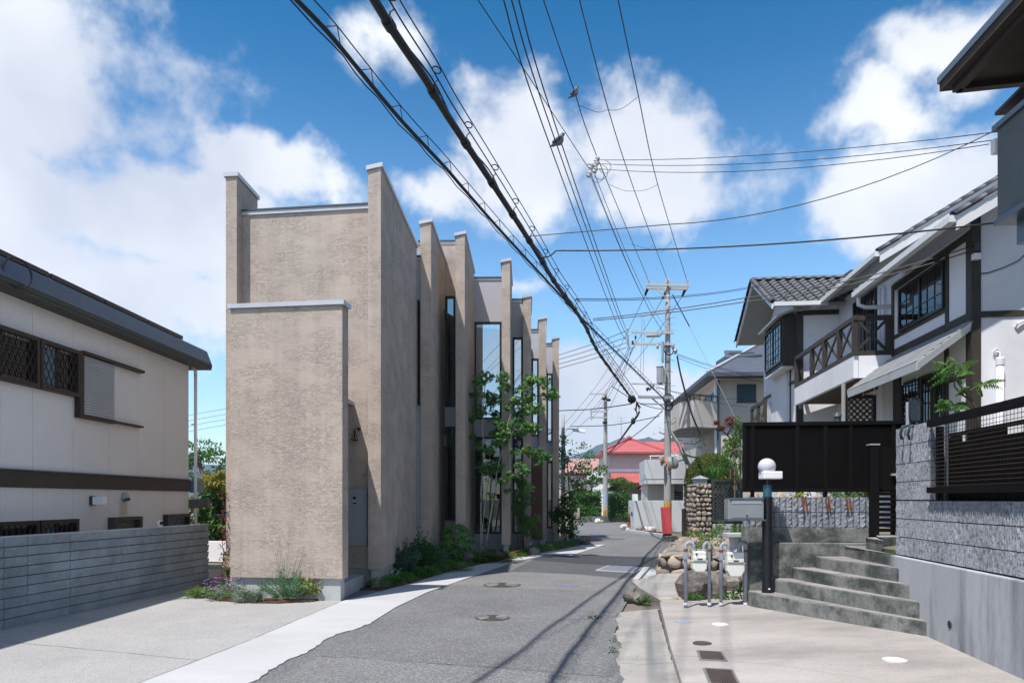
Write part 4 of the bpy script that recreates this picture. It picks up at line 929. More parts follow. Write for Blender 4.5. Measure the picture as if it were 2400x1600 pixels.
# gate at the head of the steps
t = thing('slatted_gate', 'black gate with post at the head of the concrete steps', 'gate', (4.95, 9.4, 1.11))
GT = Fac((4.85, 9.42), (1, -.12)); a = GT.s(2040); b_ = GT.s(2061)
mb = MB(); GT.box(mb, a, b_, 1.10, 2.32, -.12, .0); po = part(mb, 'post', MAT['darkrail'], t)
mb = MB(); GT.box(mb, a-.008, b_+.008, 2.322, 2.34, -.13, .008); part(mb, 'post_cap', MAT['greymetal'], po)
for k in range(8):
    z = 1.16+k*.07; mb = MB(); GT.box(mb, b_+.005, b_+.75, z, z+.045, -.08, -.05); part(mb, 'slat', MAT['louvre_brown'], t)
mb = MB(); GT.box(mb, b_+.005, b_+.75, 1.74, 2.28, -.08, -.05); part(mb, 'upper_panel', MAT['louvre_brown'], t)
mb = MB(); GT.box(mb, GT.s(2091), GT.s(2100), GT.z(2095, 1114), GT.z(2095, 1109), -.05, .0); part(mb, 'latch', MAT['greymetal'], t)

# garden terrace behind the walls
terr = [(3.42, 9.95), (5.5, 9.66), (4.55, 8.7), (4.2, 5.0), (3.9, 2.5), (16, 2.5), (24, 30), (9.6, 30), (8.6, 26)]
mb = MB(); mb.prism(terr, -.03, 1.0); struct(mb, 'garden_terrace', MAT['earth'], 'raised garden terrace behind the walls on the right')
for i, (px, d, w, h) in enumerate(((1758, 10.6, .13, .2), (1772, 10.7, .12, .22), (1830, 10.9, .15, .25), (1850, 10.8, .12, .2), (1918, 10.9, .14, .24), (1945, 11.0, .12, .22))):
    p = P(px, 1160, d); mb = MB(); mb.ball((p.x, p.y, 1.52), w*.6, w*.6, h*.75, 9, 7, .12); solo(mb, 'garden_rock', MAT['stone'], ['tan rock seen under the left end of the louvre fence', 'second tan rock under the left end of the louvre fence', 'pale rock under the louvre fence right of the lamp', 'second pale rock under the louvre fence right of the lamp', 'rock under the middle of the louvre fence', 'second rock under the middle of the louvre fence'][i], 'rock', 'rocks under the louvre fence')
    mb = MB(); mb.ball((p.x, p.y, 1.2), w*.7, w*.7, .28, 9, 7, .12); part(mb, 'rock_base', MAT['stone'], bpy.data.objects['garden_rock' if i == 0 else 'garden_rock.%03d' % i])
for i, (px, m) in enumerate(((1875, 'leaf_yellow'), (1965, 'leaf_mid'), (2020, 'leaf_mid'))):
    p = P(px, 1160, 10.9); mb = MB(); cloud(mb, (p.x, p.y, 1.45), .22, .2, .32, 260, .07); solo(mb, 'fence_shrub', MAT[m], ['yellow shrub showing under the louvre fence', 'green shrub showing under the louvre fence middle', 'green shrub under the louvre fence beside the gate'][i], 'shrub', 'shrubs under the louvre fence', recalc=False)

# ------------------------------------------------------------------ lamp post with mailbox
pb = Vector((3.385, 9.33, .364)); t = thing('lamp_post', 'black post lamp with white globe standing on the lowest step', 'lamp', pb)
def cyl(mb, c, r, z0, z1, n=20): return mb.tube([(c.x, c.y, z0), (c.x, c.y, z1)], r, n)
part(cyl(MB(), pb, .068, .364, 1.63, 24), 'pole', MAT['postblack'], t, smooth=False)
part(cyl(MB(), pb, .075, .364, .40, 24), 'base_ring', MAT['postblack'], t)
part(cyl(MB(), pb, .056, 1.63, 1.79, 24), 'collar', M('tealglass', (.03, .09, .13), .2, .05, spec=.6), t)
part(cyl(MB(), pb, .03, 1.79, 1.86, 16), 'neck', MAT['postblack'], t)
mb = MB(); mb.box(pb.x-.085, pb.x+.165, pb.y-.10, pb.y+.10, 1.865, 1.965); part(mb, 'lamp_base', MAT['white'], t, bev=.012)
mb = MB(); mb.ball((pb.x, pb.y+.02, 2.03), .115, .115, .112, 28, 18); part(mb, 'globe', MAT['globe'], t, smooth=True)
mb = MB(); mb.box(pb.x-.012, pb.x+.012, pb.y-.0705, pb.y-.066, .41, .43); part(mb, 'label_plate', MAT['white'], t)
mx0, mx1, my = pb.x-.556, pb.x-.088, 9.22; mz0, mz1 = 1.335, 1.615
t = thing('mailbox', 'grey metal mailbox with inset door fixed to the lamp post', 'mailbox', (mx1, my, mz0))
mb = MB(); mb.box(mx0, mx1, my, my+.17, mz0, mz1-.02); body = part(mb, 'body', MAT['mailgrey'], t, bev=.006)
mb = MB(); mb.box(mx0+.012, mx1+.004, my-.015, my+.18, mz1-.018, mz1); part(mb, 'lid', MAT['bluemetal'], t, bev=.003)
mb = MB(); mb.box(mx0, mx1+.03, my, my+.17, mz0-.02, mz0-.002); part(mb, 'bottom_trim', MAT['bluemetal'], t)
mb = MB(); mb.box(mx0+.05, mx1-.025, my-.006, my+.002, mz0+.02, mz0+.185); dr = part(mb, 'door', MAT['mailgrey'], t, bev=.003)
mb = MB(); mb.box(mx0+.05, mx1-.025, my-.006, my+.002, mz0+.20, mz0+.245); part(mb, 'slot_flap', MAT['greymetal'], t, bev=.003)
mb = MB(); mb.tube([(mx0+.245, my-.022, mz0+.045), (mx0+.245, my-.004, mz0+.045)], .013, 14); part(mb, 'lock', MAT['iron'], dr)
mb = MB(); mb.box(mx1, pb.x-.06, my+.05, my+.13, mz0+.05, mz0+.2); part(mb, 'bracket', MAT['postblack'], t)

# ------------------------------------------------------------------ gas meters
gd = 9.5
def gx(px): return (px-1200)/FOC*gd
def gz(py): return HC-(py-HY)/FOC*gd
def ubend(xa, xb, zbase_a, zbase_b, ztop, r, y):
    pts = [(xa, y, zbase_a), (xa, y, ztop-.05)]; s = 1 if xb > xa else -1
    for i in range(1, 5): a = i/4*math.pi/2; pts.append((xa+s*.05*(1-math.cos(a)), y, ztop-.05+.05*math.sin(a)))
    for i in range(0, 5): a = i/4*math.pi/2; pts.append((xb-s*.05+s*.05*math.sin(a), y, ztop-.05+.05*math.cos(a)))
    pts.append((xb, y, zbase_b)); return pts
for i, (xa, xi, xo, xb, x0, x1, yt, yb, yl) in enumerate(((1607, 1625.5, 1650, 1662.5, 1621, 1653.5, 1291, 1339, 1314), (1690, 1707, 1732, 1747.5, 1700.5, 1741.5, 1293, 1350, 1318))):
    t = thing('gas_meter', ['smaller white gas meter with grey pipes, left of the pair', 'larger white gas meter with grey pipes beside the lamp post'][i], 'gas meter', (gx(xa), gd, .14), 'gas meters')
    dz = -.004*i; ztop = gz(1271+2*i)
    for (a, b_, inb) in ((xa, xi, 1), (xb, xo, 0)):
        mb = MB(); mb.tube(ubend(gx(a), gx(b_), .12, gz(yt)-.005, ztop, .024, gd), .023, 12); pipe = part(mb, 'pipe', MAT['galv'], t, smooth=True)
        for z in (.19, ztop-.10):
            mb = MB(); cyl(mb, Vector((gx(a), gd, 0)), .0285, z-.015, z+.015, 14); part(mb, 'coupling', MAT['meter' if z < .3 else 'rust'], pipe)
        mb = MB(); cyl(mb, Vector((gx(b_), gd, 0)), .031, gz(yt)-.01, gz(yt)+.035, 8); part(mb, 'union_nut', MAT['galv'], pipe)
        if inb:
            mb = MB(); cyl(mb, Vector((gx(a), gd-.01, 0)), .034, ztop-.22, ztop-.13, 6); part(mb, 'valve', MAT['galv'], pipe)
    xl, xr = gx(x0), gx(x1); zt, zb, zl = gz(yt), gz(yb), gz(yl); xm = (xl+xr)/2; w = xr-xl
    mb = MB(); mb.prism([(xl+.006, gd-.075), (xr-.006, gd-.075), (xr-.006, gd+.06), (xl+.006, gd+.06)], zl+.006, zt); part(mb, 'upper_case', MAT['meter'], t, bev=.014)
    mb = MB(); mb.prism([(xl-.004, gd-.083), (xr+.004, gd-.083), (xr+.004, gd+.066), (xl-.004, gd+.066)], zl-.006, zl+.005); part(mb, 'seam_flange', MAT['meter'], t)
    pr = [(xl, zl-.007), (xr, zl-.007), (xr, zl-.10), (xr-.2*w, zb), (xl+.2*w, zb), (xl, zl-.10)]
    mb = MB(); n = len(pr); mb.add([(x, gd-.08, z) for x, z in pr]+[(x, gd+.06, z) for x, z in pr], [tuple(range(n)), tuple(range(2*n-1, n-1, -1))]+[(k, (k+1) % n, n+(k+1) % n, n+k) for k in range(n)]); part(mb, 'lower_case', MAT['meter'], t, bev=.016)
    mb = MB(); mb.box(xm-.10*w/.2, xm+.10*w/.2-.02, gd-.096, gd-.07, zl+.012, zl+.06); dial = part(mb, 'dial_housing', MAT['meter'], t, bev=.004)
    mb = MB(); mb.box(xm-.04, xm+.03, gd-.0985, gd-.095, zl+.024, zl+.042); part(mb, 'counter_window', MAT['iron'], dial)
    mb = MB(); mb.tube([(xl+.25*w, gd-.09, zl+.10), (xl+.25*w, gd-.07, zl+.10)], .013, 12); part(mb, 'plug', MAT['black'], t)

# ------------------------------------------------------------------ boulders, stones, low stone wall
def rock(c, rx, ry, rz, jit=.13, rot=0.0, nu=10, nv=7):
    mb = MB(); m = Matrix.Rotation(rot, 3, 'Z') @ Matrix.Rotation(R.uniform(-.2, .2), 3, 'X')
    c = Vector(c); st = []
    ks = [(rvec(), R.uniform(.55, .95)) for _ in range(7)]
    mb.ball(c, rx, ry, rz, nu, nv, jit*.5, m)
    out = []
    for v in mb.v:
        p = Vector(v)-c; q = Vector((p.x/rx, p.y/ry, p.z/rz))
        for kd, kl in ks:
            dd = q.dot(kd)
            if dd > kl: q -= kd*(dd-kl)*.8
        out.append((c.x+q.x*rx, c.y+q.y*ry, c.z+q.z*rz))
    mb.v = out; return mb
p = G(1645, 1405, .12)
solo(rock((p.x-.02, p.y+.35, .27), .30, .25, .26, .1), 'boulder', MAT['greyrock'], 'large lichen stained boulder behind the left gas meter', 'boulder', smooth=False)
solo(rock((p.x+.28, p.y+.5, .22), .26, .25, .28, .1), 'boulder', MAT['greyrock'], 'dark rounded boulder between the gas meters', 'boulder')
p = G(1722, 1378, .15); solo(rock((p.x, p.y+.1, .2), .16, .2, .2), 'boulder', MAT['greyrock'], 'grey rock below the right gas meter', 'boulder')
p = G(1478, 1408); solo(rock((p.x, p.y, .06), .17, .13, .11), 'kerb_rock', MAT['greyrock'], 'jagged grey rock at the lane edge left of the driveway', 'rock')
p = G(1500, 1412); solo(rock((p.x+.02, p.y, .05), .13, .09, .08), 'kerb_rock', MAT['greyrock'], 'small rock between the jagged rock and the driveway', 'rock')
for i, px in enumerate((1560, 1580, 1598)):
    p = G(px, 1408, .05); solo(rock((p.x, p.y, .07), .12, .07, .06), 'edging_stone', MAT['stone'], ['left', 'middle', 'right'][i]+' of the three flat stones along the back of the driveway', 'rock', 'stones behind the driveway')
# sloping concrete pad and tiles
pad = [(G(1497, 1384).x, G(1497, 1384).y), (2.25, 13.2), (3.05, 14.35), (3.6, 14.2), (3.65, 10.3), (2.25, 10.5)]
mb = MB(); mb.prism(pad, -.03, lambda x, y: .06+.03*(x-2)); struct(mb, 'concrete_pad', MAT['apron'], 'concrete pad in front of the low stone wall')
t = thing('tile_paving', 'pale tile paving beside the low stone wall', 'paving', (2.9, 14.5, 0))
for i in range(6):
    for j in range(2):
        a = Vector((2.45, 13.45))+Vector((.27, .96))*(.38*i)+Vector((.96, -.27))*(.33*j); u = Vector((.27, .96))*.36; v = Vector((.96, -.27))*.31
        mb = MB(); mb.prism([a, a+v, a+v+u, a+u], 0, .05); part(mb, 'tile', M('tile', (.45, .47, .50), .6, .1, 3, obvar=.1) if i+j == 0 else bpy.data.materials['tile'], t)
kb = thing('kerb', 'pale kerb edging the tile paving', 'kerb', (2.4, 13.6, 0))
for i in range(4):
    a = Vector((2.28, 13.3))+Vector((.27, .96))*(.62*i); u = Vector((.27, .96))*.6; v = Vector((.96, -.27))*.12
    mb = MB(); mb.prism([a, a+v, a+v+u, a+u], -.02, .10); part(mb, 'kerb_stone', MAT['strip'], kb, bev=.01)
SWt = thing('low_stone_wall', 'low rubble stone planter wall behind the gas meters', 'wall', (3.2, 14.4, 0))
lw = [(3.02, 14.42), (4.2, 14.0), (5.0, 13.6)]
mb = MB(); mb.prism([(3.08, 14.5), (5.0, 13.72), (6.6, 21.0), (5.35, 22.0)], -.02, .43); part(mb, 'core', MAT['stone'], SWt)
def stones_on(fc, a0, a1, z0, z1, size, parent, m='stone', o=.02, name='stone', round_=.62, dep=.09):
    """uneven courses of rounded rubble: each stone differs in size, tilt and outline"""
    z = z0; row = 0
    u3 = Vector((fc.u.x, fc.u.y, 0)); n3_ = Vector((fc.n.x, fc.n.y, 0)); m3 = Matrix((u3, n3_, Vector((0, 0, 1)))).transposed()
    while z < z1-.02:
        h = size*R.uniform(.7, 1.3); h = min(h, z1-z) if z1-z > size*.5 else z1-z; a = a0-R.uniform(0, .3)*size*(row % 2); row += 1
        while a < a1-.02:
            w = size*R.choice((.75, .95, 1.15, 1.4, 1.8))*R.uniform(.9, 1.1); w = min(w, a1-a) if a1-a-w > size*.4 else a1-a
            k = R.uniform(.84, 1.06); c = fc.pt(max(a, a0)+(w-max(0, a0-a))/2, z+h/2+R.uniform(-.10, .10)*h, o-dep*R.uniform(.2, .5)); ww = w-max(0, a0-a); mb = MB(); mb.ball(c, 1, 1, 1, 9, 7); out = []
            tl = R.uniform(-.28, .28); ks = [(rvec(), R.uniform(.62, .95)) for _ in range(8)]; ex = R.uniform(.5, .85)
            for v in mb.v:
                q = Vector(v)-c; q = Vector([math.copysign(abs(x)**ex, x) for x in q])
                for kd, kl in ks:
                    dd = q.dot(kd)
                    if dd > kl: q -= kd*(dd-kl)*.8
                e = Vector((q.x*ww*.5, q.y*dep, q.z*h*.5*k)); e = Vector((e.x*math.cos(tl)-e.z*math.sin(tl), e.y, e.x*math.sin(tl)+e.z*math.cos(tl)))
                out.append(tuple(c+m3 @ e))
            mb.v = out; part(mb, name, MAT[m], parent, smooth=True); a += w
        z += h
fA = Fac(lw[0], Vector(lw[2])-Vector(lw[0])); stones_on(fA, 0, 2.1, 0, .46, .20, SWt, o=.03, round_=.6)
fB = Fac((3.02, 14.42), (.31, 1)); fB.n = Vector((-1, .31)).normalized(); stones_on(fB, 0, 7.5, 0, .46, .26, SWt, o=.03, round_=.6)
mb = MB(); mb.bar((2.62, 10.9, .40), (3.28, 11.0, .44), .16, .03); solo(mb, 'board', M('greyboard', (.30, .27, .25), .8, .15, 5), 'weathered board lying across the boulders behind the meters', 'board')
t = thing('stone_pedestal', 'grey stone pedestal with flat top beside the retaining wall', 'pedestal', (3.95, 12.5, 0))
c = P(1724, 1290, 12.5); mb = MB(); mb.box(c.x-.19, c.x+.16, 12.3, 12.65, .93, 1.0); part(mb, 'top_slab', MAT['strip'], t, bev=.01)
mb = MB(); mb.lathe((c.x, 12.48, 0), [(.15, 0), (.13, .55), (.10, .75), (.13, .93)], 12); part(mb, 'shaft', MAT['plinth'], t)
# weeds and small shrubs
def weed(px, py, z, lab, r=.1, h=.1, n=60, m='leaf_mid', ln=.05, d=None):
    p = G(px, py, z); mb = MB(); cloud(mb, p+Vector((0, .02, h*.5)), r, r*.6, h*.6, n, ln); return solo(mb, 'weed', MAT[m], lab, 'weed', 'weeds along the kerbs', recalc=False)
weed(1512, 1412, .02, 'weed tuft among the rocks left of the driveway', .12, .10, 90)
weed(1629, 1408, .12, 'weed clump under the left gas meter', .11, .10, 110)
weed(1705, 1404, .13, 'weeds between the two gas meters', .20, .08, 160); weed(1737, 1400, .13, 'weeds at the foot of the right gas pipe', .14, .13, 130, 'leaf_dark')
weed(1436, 1530, 0, 'weeds in the joint at the lane edge, nearest the camera', .03, .05, 26, ln=.035); weed(1438, 1505, 0, 'weed sprig at the lane edge behind the nearest', .025, .05, 18, ln=.03)
weed(1395, 1449, 0, 'weeds at a pothole in the lane', .09, .03, 50, ln=.035); weed(1450, 1446, 0, 'weed sprig right of the pothole', .03, .04, 18, ln=.03)
for i, (px, py, d, rx, rz, m) in enumerate(((1668, 1275, 13.4, .26, .36, 'leaf_fern'), (1632, 1265, 15.5, .28, .25, 'leaf_fern'), (1728, 1240, 14.5, .2, .2, 'leaf_mid'), (1690, 1250, 16, .3, .3, 'leaf_mid'))):
    p = P(px, py, d); b0 = Vector((p.x, d, .42))
    tree('planter_shrub', ['upright yellow green shrub behind the gas meters', 'low yellow green shrub above the stone planter wall', 'small shrub sprouting over the stone pedestal', 'green shrub at the back of the stone planter'][i], b0, [([b0, Vector((p.x, d, p.z))], .02, .01)],
         [((p.x, d, max(p.z, .62)), rx, rx, rz, 420, .05, dict(clumps=10))], m, cat='shrub', group='shrubs in the stone planter')
p = P(1650, 1262, 14.8); mb = MB(); mb.tube([(p.x, p.y, .4), (p.x, p.y, p.z+.05), (p.x-.03, p.y, p.z+.1)], .02, 8); mb.tube([(p.x, p.y, p.z), (p.x+.09, p.y, p.z+.12)], .012, 6)
solo(mb, 'standpipe', MAT['galv'], 'grey garden standpipe among the planter shrubs', 'pipe')
# ================================================================== white half-timbered house on the terrace
MAT['render_white'] = M('render_white', (0.76, 0.76, 0.80), 0.85, 0.04, 1.0, bump=0.08, bscale=60, col2=(.64, .63, .66), mask=(.5, .8), mscale=.8)
MAT['timber'] = M('timber', (0.045, 0.038, 0.030), 0.6, 0.25, 5, stretch=(1, 1, .3))
MAT['rooftile'] = M('rooftile', (0.06, 0.064, 0.075), 0.5, 0.15, 3, spec=0.35, obvar=.12)
MAT['soffit'] = M('soffit', (0.30, 0.30, 0.29), 0.8, 0.05)
MAT['gutter'] = M('gutter', (0.66, 0.66, 0.66), 0.4, 0.05)
MAT['brownsoffit'] = M('brownsoffit', (0.07, 0.04, 0.025), 0.8, 0.15)
MAT['shingle'] = M('shingle', (0.26, 0.265, 0.27), 0.75, 0.15, 3, fine=.12, fscale=30, obvar=.08)
MAT['curtain'] = M('curtain', (0.30, 0.34, 0.34), 0.8, 0.15, 5, stretch=(6, 6, .2))
WH = thing('white_house', 'white half timbered house with dark tiled roofs and a balcony', 'house', (8, 14, 1.0))
WA = Fac((7.85, 12.0), (0.115, 1)); WA.n = Vector((-1, .115)).normalized()
WF = Fac((7.85, 12.0), (1, -0.12))
MW = Fac((8.70, 15.6), (0.115, 1)); MW.n = WA.n
GW = Fac((8.08, 19.9), (0.115, 1)); GW.n = WA.n
BF = Fac((8.08, 19.9), (1, -0.12))
def wpart(fc, name, m, *b, parent=None, bev=0): mb = MB(); fc.box(mb, *b); return part(mb, name, MAT[m], parent or WH, bev=bev)
wpart(WA, 'side_wall', 'render_white', 0.0, 3.25, 1.0, 6.25, -.2, 0)
mb = MB(); g = [(0.0, 6.35), (0.0, .9), (7, .9), (7, 6.35+.59*3.5-1.2), (3.5, 6.35+.59*3.5)]
mb.add([WF.pt(a, z, 0) for a, z in g]+[WF.pt(a, z, -.2) for a, z in g], [(0, 1, 2, 3, 4), (9, 8, 7, 6, 5)]+[(i, (i+1) % 5, 5+(i+1) % 5, 5+i) for i in range(5)]); part(mb, 'gable_wall', MAT['render_white'], WH)
wpart(MW, 'main_wall', 'render_white', -.35, 4.4, 1.0, 7.1, -.2, 0)
wpart(GW, 'bay_gable_wall', 'render_white', 0.0, 4.0, 1.0, 6.9, -.2, 0)
mb = MB(); mb.add([GW.pt(-.0, 6.9, 0), GW.pt(4.0, 6.9, 0), GW.pt(2.0, 8.0, 0), GW.pt(0, 6.9, -.2), GW.pt(4.0, 6.9, -.2), GW.pt(2.0, 8.0, -.2)], [(0, 1, 2), (5, 4, 3), (0, 3, 4, 1), (1, 4, 5, 2), (2, 5, 3, 0)]); part(mb, 'bay_gable_peak', MAT['render_white'], WH)
wpart(BF, 'bay_front_wall', 'render_white', 0.0, 1.35, 1.0, 6.95, -.2, 0)
MF = Fac((8.70, 15.6), (1, -.12)); wpart(MF, 'main_front_wall', 'render_white', .02, 6, 1.0, 7.0, -.2, 0)
mb = MB(); mb.add([MF.pt(a, z, o) for o in (0, -.2) for a, z in ((.02, 7.0), (6, 7.0), (3.6, 9.0))], [(0, 1, 2), (5, 4, 3), (0, 3, 4, 1), (1, 4, 5, 2), (2, 5, 3, 0)]); part(mb, 'main_gable_peak', MAT['render_white'], WH)
# timbers
T = lambda fc, *b: wpart(fc, 'timber', 'timber', *b)
T(WF, -.025, .12, 1.0, 6.5, -.02, .03); T(WA, -.025, .16, 1.0, 6.2, -.02, .03)
T(WF, .12, 6.5, 4.69, 4.79, -.02, .022)
T(WA, .16, 3.25, 4.67, 4.80, -.02, .024)
a0, a1 = WA.s(2217), WA.s(2110)
T(WA, a0-.12, a0, 4.80, 6.15, -.02, .02); T(WA, a0-.12, 3.25, 5.02, 5.10, -.02, .021); T(WA, 3.13, 3.25, 4.80, 6.2, -.02, .02)
T(WA, .16, 3.25, 6.06, 6.2, -.02, .018)
T(WA, WA.s(2224), WA.s(2215), 1.0, 4.67, -.02, .02); T(WA, .16, WA.s(2224), 3.70, 3.80, -.02, .021)
T(GW, -.03, .12, 1.0, 6.9, -.02, .03); T(BF, -.03, .14, 1.0, 6.9, -.02, .03)
T(BF, .14, 1.35, 6.78, 6.92, -.02, .02); T(BF, .14, .4, 4.50, 4.60, -.02, .02)
T(GW, .12, 4.0, 4.93, 5.02, -.02, .022)
for px in (1853, 1812): a = GW.s(px); T(GW, a-.05, a+.05, 3.6, 5.45, -.02, .018)
wpart(GW, 'lower_panel', 'render_white', GW.s(1852)+.06, GW.s(1814)-.06, 3.55, 5.45, 0, .10)
# windows with muntins
def muntin_window(fc, a0, a1, z0, z1, nx, nz, o=0.0, m='frame', sashes=2, pane='glass_dark', name='window', curtain=True, fw=.05):
    mb = MB(); fc.box(mb, a0, a1, z0, z0+fw, o-.03, o+.035); fc.box(mb, a0, a1, z1-fw, z1, o-.03, o+.035); fc.box(mb, a0, a0+fw, z0+fw, z1-fw, o-.03, o+.033); fc.box(mb, a1-fw, a1, z0+fw, z1-fw, o-.03, o+.033)
    w = part(mb, name, MAT[m], WH)
    mb = MB(); fc.box(mb, a0+fw, a1-fw, z0+fw, z1-fw, o+.002, o+.006); part(mb, 'pane', MAT[pane], w)
    if curtain: mb = MB(); fc.box(mb, a0+fw*.5, a1-fw*.5, z0+fw*.5, z1-fw*.5, o-.003, o-.0005); part(mb, 'curtain', MAT['curtain' if curtain is True else curtain], w)
    ww = (a1-a0-2*fw)/sashes
    for s in range(sashes):
        b0 = a0+fw+ww*s
        if s: mb = MB(); fc.box(mb, b0-.025, b0+.025, z0+fw, z1-fw, o+.004, o+.03); part(mb, 'meeting_stile', MAT[m], w)
        for i in range(1, nx): mb = MB(); q = b0+ww*i/nx; fc.box(mb, q-.008, q+.008, z0+fw, z1-fw, o+.006, o+.018); part(mb, 'muntin', MAT[m], w)
    for j in range(1, nz): mb = MB(); q = z0+fw+(z1-z0-2*fw)*j/nz; fc.box(mb, a0+fw, a1-fw, q-.008, q+.008, o+.0062, o+.0165); part(mb, 'muntin', MAT[m], w)
    return w
muntin_window(WA, WA.s(2216), WA.s(2110), 5.10, 6.0, 3, 3, .02)
muntin_window(MW, MW.s(2056), MW.s(2003), 4.72, 6.75, 3, 5, .02)
# ground floor: glazed doors in shade
muntin_window(WA, WA.s(2217), WA.s(2193), 1.9, 4.0, 3, 4, .01, 'timber', 1); muntin_window(WA, WA.s(2188), WA.s(2161), 1.9, 4.0, 3, 4, .01, 'timber', 1)
muntin_window(WA, WA.s(2158), WA.s(2115), 1.9, 4.0, 5, 6, .01, 'timber', 1, curtain='dkbrown')
wpart(WA, 'door_panel', 'dkbrown', WA.s(2113), WA.s(2097), 1.0, 4.3, 0, .04)
# bay window box on the gable
GB = Fac(GW.pt(0, 0, .36), (0.115, 1)); GB.n = GW.n; b0, b1 = GB.s(1834), GB.s(1793)
mb = MB(); GB.box(mb, b0, b1, 5.42, 6.86, -.36, -.01); bx = part(mb, 'bay_window_box', MAT['timber'], WH)
muntin_window(GB, b0+.1, b1-.06, 5.55, 6.75, 3, 5, 0.0, 'frame')
mb = MB(); mb.hexa([GB.pt(b0-.12, 6.80, .18), GB.pt(b1+.12, 6.80, .18), GB.pt(b1+.12, 6.98, -.38), GB.pt(b0-.12, 6.98, -.38), GB.pt(b0-.12, 6.86, .18), GB.pt(b1+.12, 6.86, .18), GB.pt(b1+.12, 7.04, -.38), GB.pt(b0-.12, 7.04, -.38)]); part(mb, 'bay_window_hood', MAT['gutter'], WH)
wpart(GB, 'bay_window_apron', 'gutter', b0+.05, b1-.02, 5.36, 5.42, -.3, .0)
# ---- roofs
def tile_mesh():
    mb = MB(); nx = 8; vs = []
    for y, dz in ((-.03, .0), (.27, .028)):
        for i in range(nx+1):
            t = i/nx; z = .035*math.cos(2*math.pi*t)+dz*-1+.03; vs.append((.30*(t-.5), y, z))
    for i in range(nx+1): v = vs[i]; vs.append((v[0], v[1], v[2]-.022))
    n = nx+1; fs = [(i, i+1, n+i+1, n+i) for i in range(nx)]+[(2*n+i+1, 2*n+i, i, i+1)[::-1] for i in range(nx)]
    mb.add(vs, fs); me = mb.mesh('roof_tile', False); me.materials.append(MAT['rooftile'])
    me.polygons.foreach_set('use_smooth', [True]*nx+[False]*nx); return me
TILE = tile_mesh()
def cap_mesh(L=.30, r=.085):
    mb = MB(); n = 8; vs = []
    for y, k in ((0, 1.0), (L+.02, .92)):
        for i in range(n+1): a = math.pi*i/n; vs.append((r*k*math.cos(a)*1.15, y, r*k*math.sin(a)))
    for i in range(n+1): a = math.pi*i/n; vs.append((r*.8*math.cos(a)*1.15, 0, r*.8*math.sin(a)))
    q = n+1; mb.add(vs, [(i, i+1, q+i+1, q+i) for i in range(n)]+[(2*q+i, 2*q+i+1, i+1, i) for i in range(n)]); me = mb.mesh('cap_tile', False); me.materials.append(MAT['rooftile'])
    me.polygons.foreach_set('use_smooth', [True]*n+[False]*n); return me
CAP = cap_mesh()
def put(me, name, parent, o, x, y, z):
    ob = bpy.data.objects.new(name, me); C.objects.link(ob); ob.parent = parent; x, y, z = Vector(x).normalized(), Vector(y).normalized(), Vector(z).normalized()
    m = Matrix((x, y, z)).transposed().to_4x4(); m.translation = o; ob.matrix_basis = m; return ob
def roof_slab(name, e0, e1, r1, r0, th=.10):
    n = (Vector(e1)-Vector(e0)).cross(Vector(r0)-Vector(e0)).normalized()
    if n.z < 0: n = -n
    mb = MB(); mb.hexa([Vector(p)-n*th for p in (e0, e1, r1, r0)]+[Vector(p) for p in (e0, e1, r1, r0)]); return part(mb, name, MAT['soffit'], WH), n
def side_roof(name, xe, y0, y1, ze, pitch, run):
    E = lambda y: Vector((xe+.115*y, y, ze)); up = Vector((1, -.12, pitch))
    ro, n = roof_slab(name, E(y0), E(y1), E(y1)+up*run, E(y0)+up*run); along = (E(y1)-E(y0)).normalized(); upn = up.normalized()
    mb = MB(); mb.poly([p+n*.004 for p in (E(y0), E(y1), E(y1)+up*run, E(y0)+up*run)]); part(mb, 'tile_underlay', MAT['rooftile'], ro)
    k = 0; L = (E(y1)-E(y0)).length
    while .15+k*.285 < L-.1:
        for row in range(2): put(TILE, 'roof_tile', ro, E(y0)+along*(.15+k*.285)+upn*(.0+row*.27)+n*(.012+row*.004), -along, upn, n)
        k += 1
    for i in range(int(run*up.length/.285)): put(CAP, 'verge_tile', ro, E(y0)+along*.02+upn*(.285*i-.02)+n*.02, along, upn, n)
    mb = MB(); b = E(y0); th = .24; f = up*run; dz = Vector((0, 0, -th)); t_ = along*-.035
    mb.hexa([b+dz+t_, b+dz, b+f+dz, b+f+dz+t_, b+t_-n*.0, b, b+f, b+f+t_]); part(mb, 'bargeboard', MAT['gutter'], ro)
    o = Vector((-.055, 0, -.05)); mb = MB(); mb.bar(E(y0)+o+along*-.02, E(y1)+o, .12, .11); part(mb, 'gutter', MAT['gutter'], ro)
    return ro
side_roof('near_roof', 5.885, 11.42, 15.7, 6.19, .587, 4.0)
side_roof('main_roof', 6.31, 15.5, 20.2, 7.04, .60, 4.4)
# cross gable roof over the bay; its slope towards the camera carries whole courses of tiles
e0 = Vector((7.20, 19.40, 6.99)); rdg = Vector((7.50, 21.9, 8.37)); xd = Vector((1, -.10, 0)).normalized()
ro, n = roof_slab('bay_roof', e0, e0+xd*2.2, rdg+xd*4.0, rdg); upn = (rdg-e0); upn -= xd*upn.dot(xd); SL = upn.length; upn.normalize()
mb = MB(); mb.poly([p+n*.004 for p in (e0, e0+xd*2.2, rdg+xd*4.0, rdg)]); part(mb, 'tile_underlay', MAT['rooftile'], ro)
rows = 10
for r_ in range(rows):
    st = e0.lerp(rdg, r_/rows); nt = 6+int(r_*.75)
    for k in range(nt): put(TILE, 'roof_tile', ro, st+xd*(.16+.292*k)+n*.014, xd, upn, n)
f1 = Vector((7.80, 24.4, 6.99)); r2, n2 = roof_slab('bay_roof_rear', f1, f1+xd*2.2, rdg+xd*4.0, rdg)
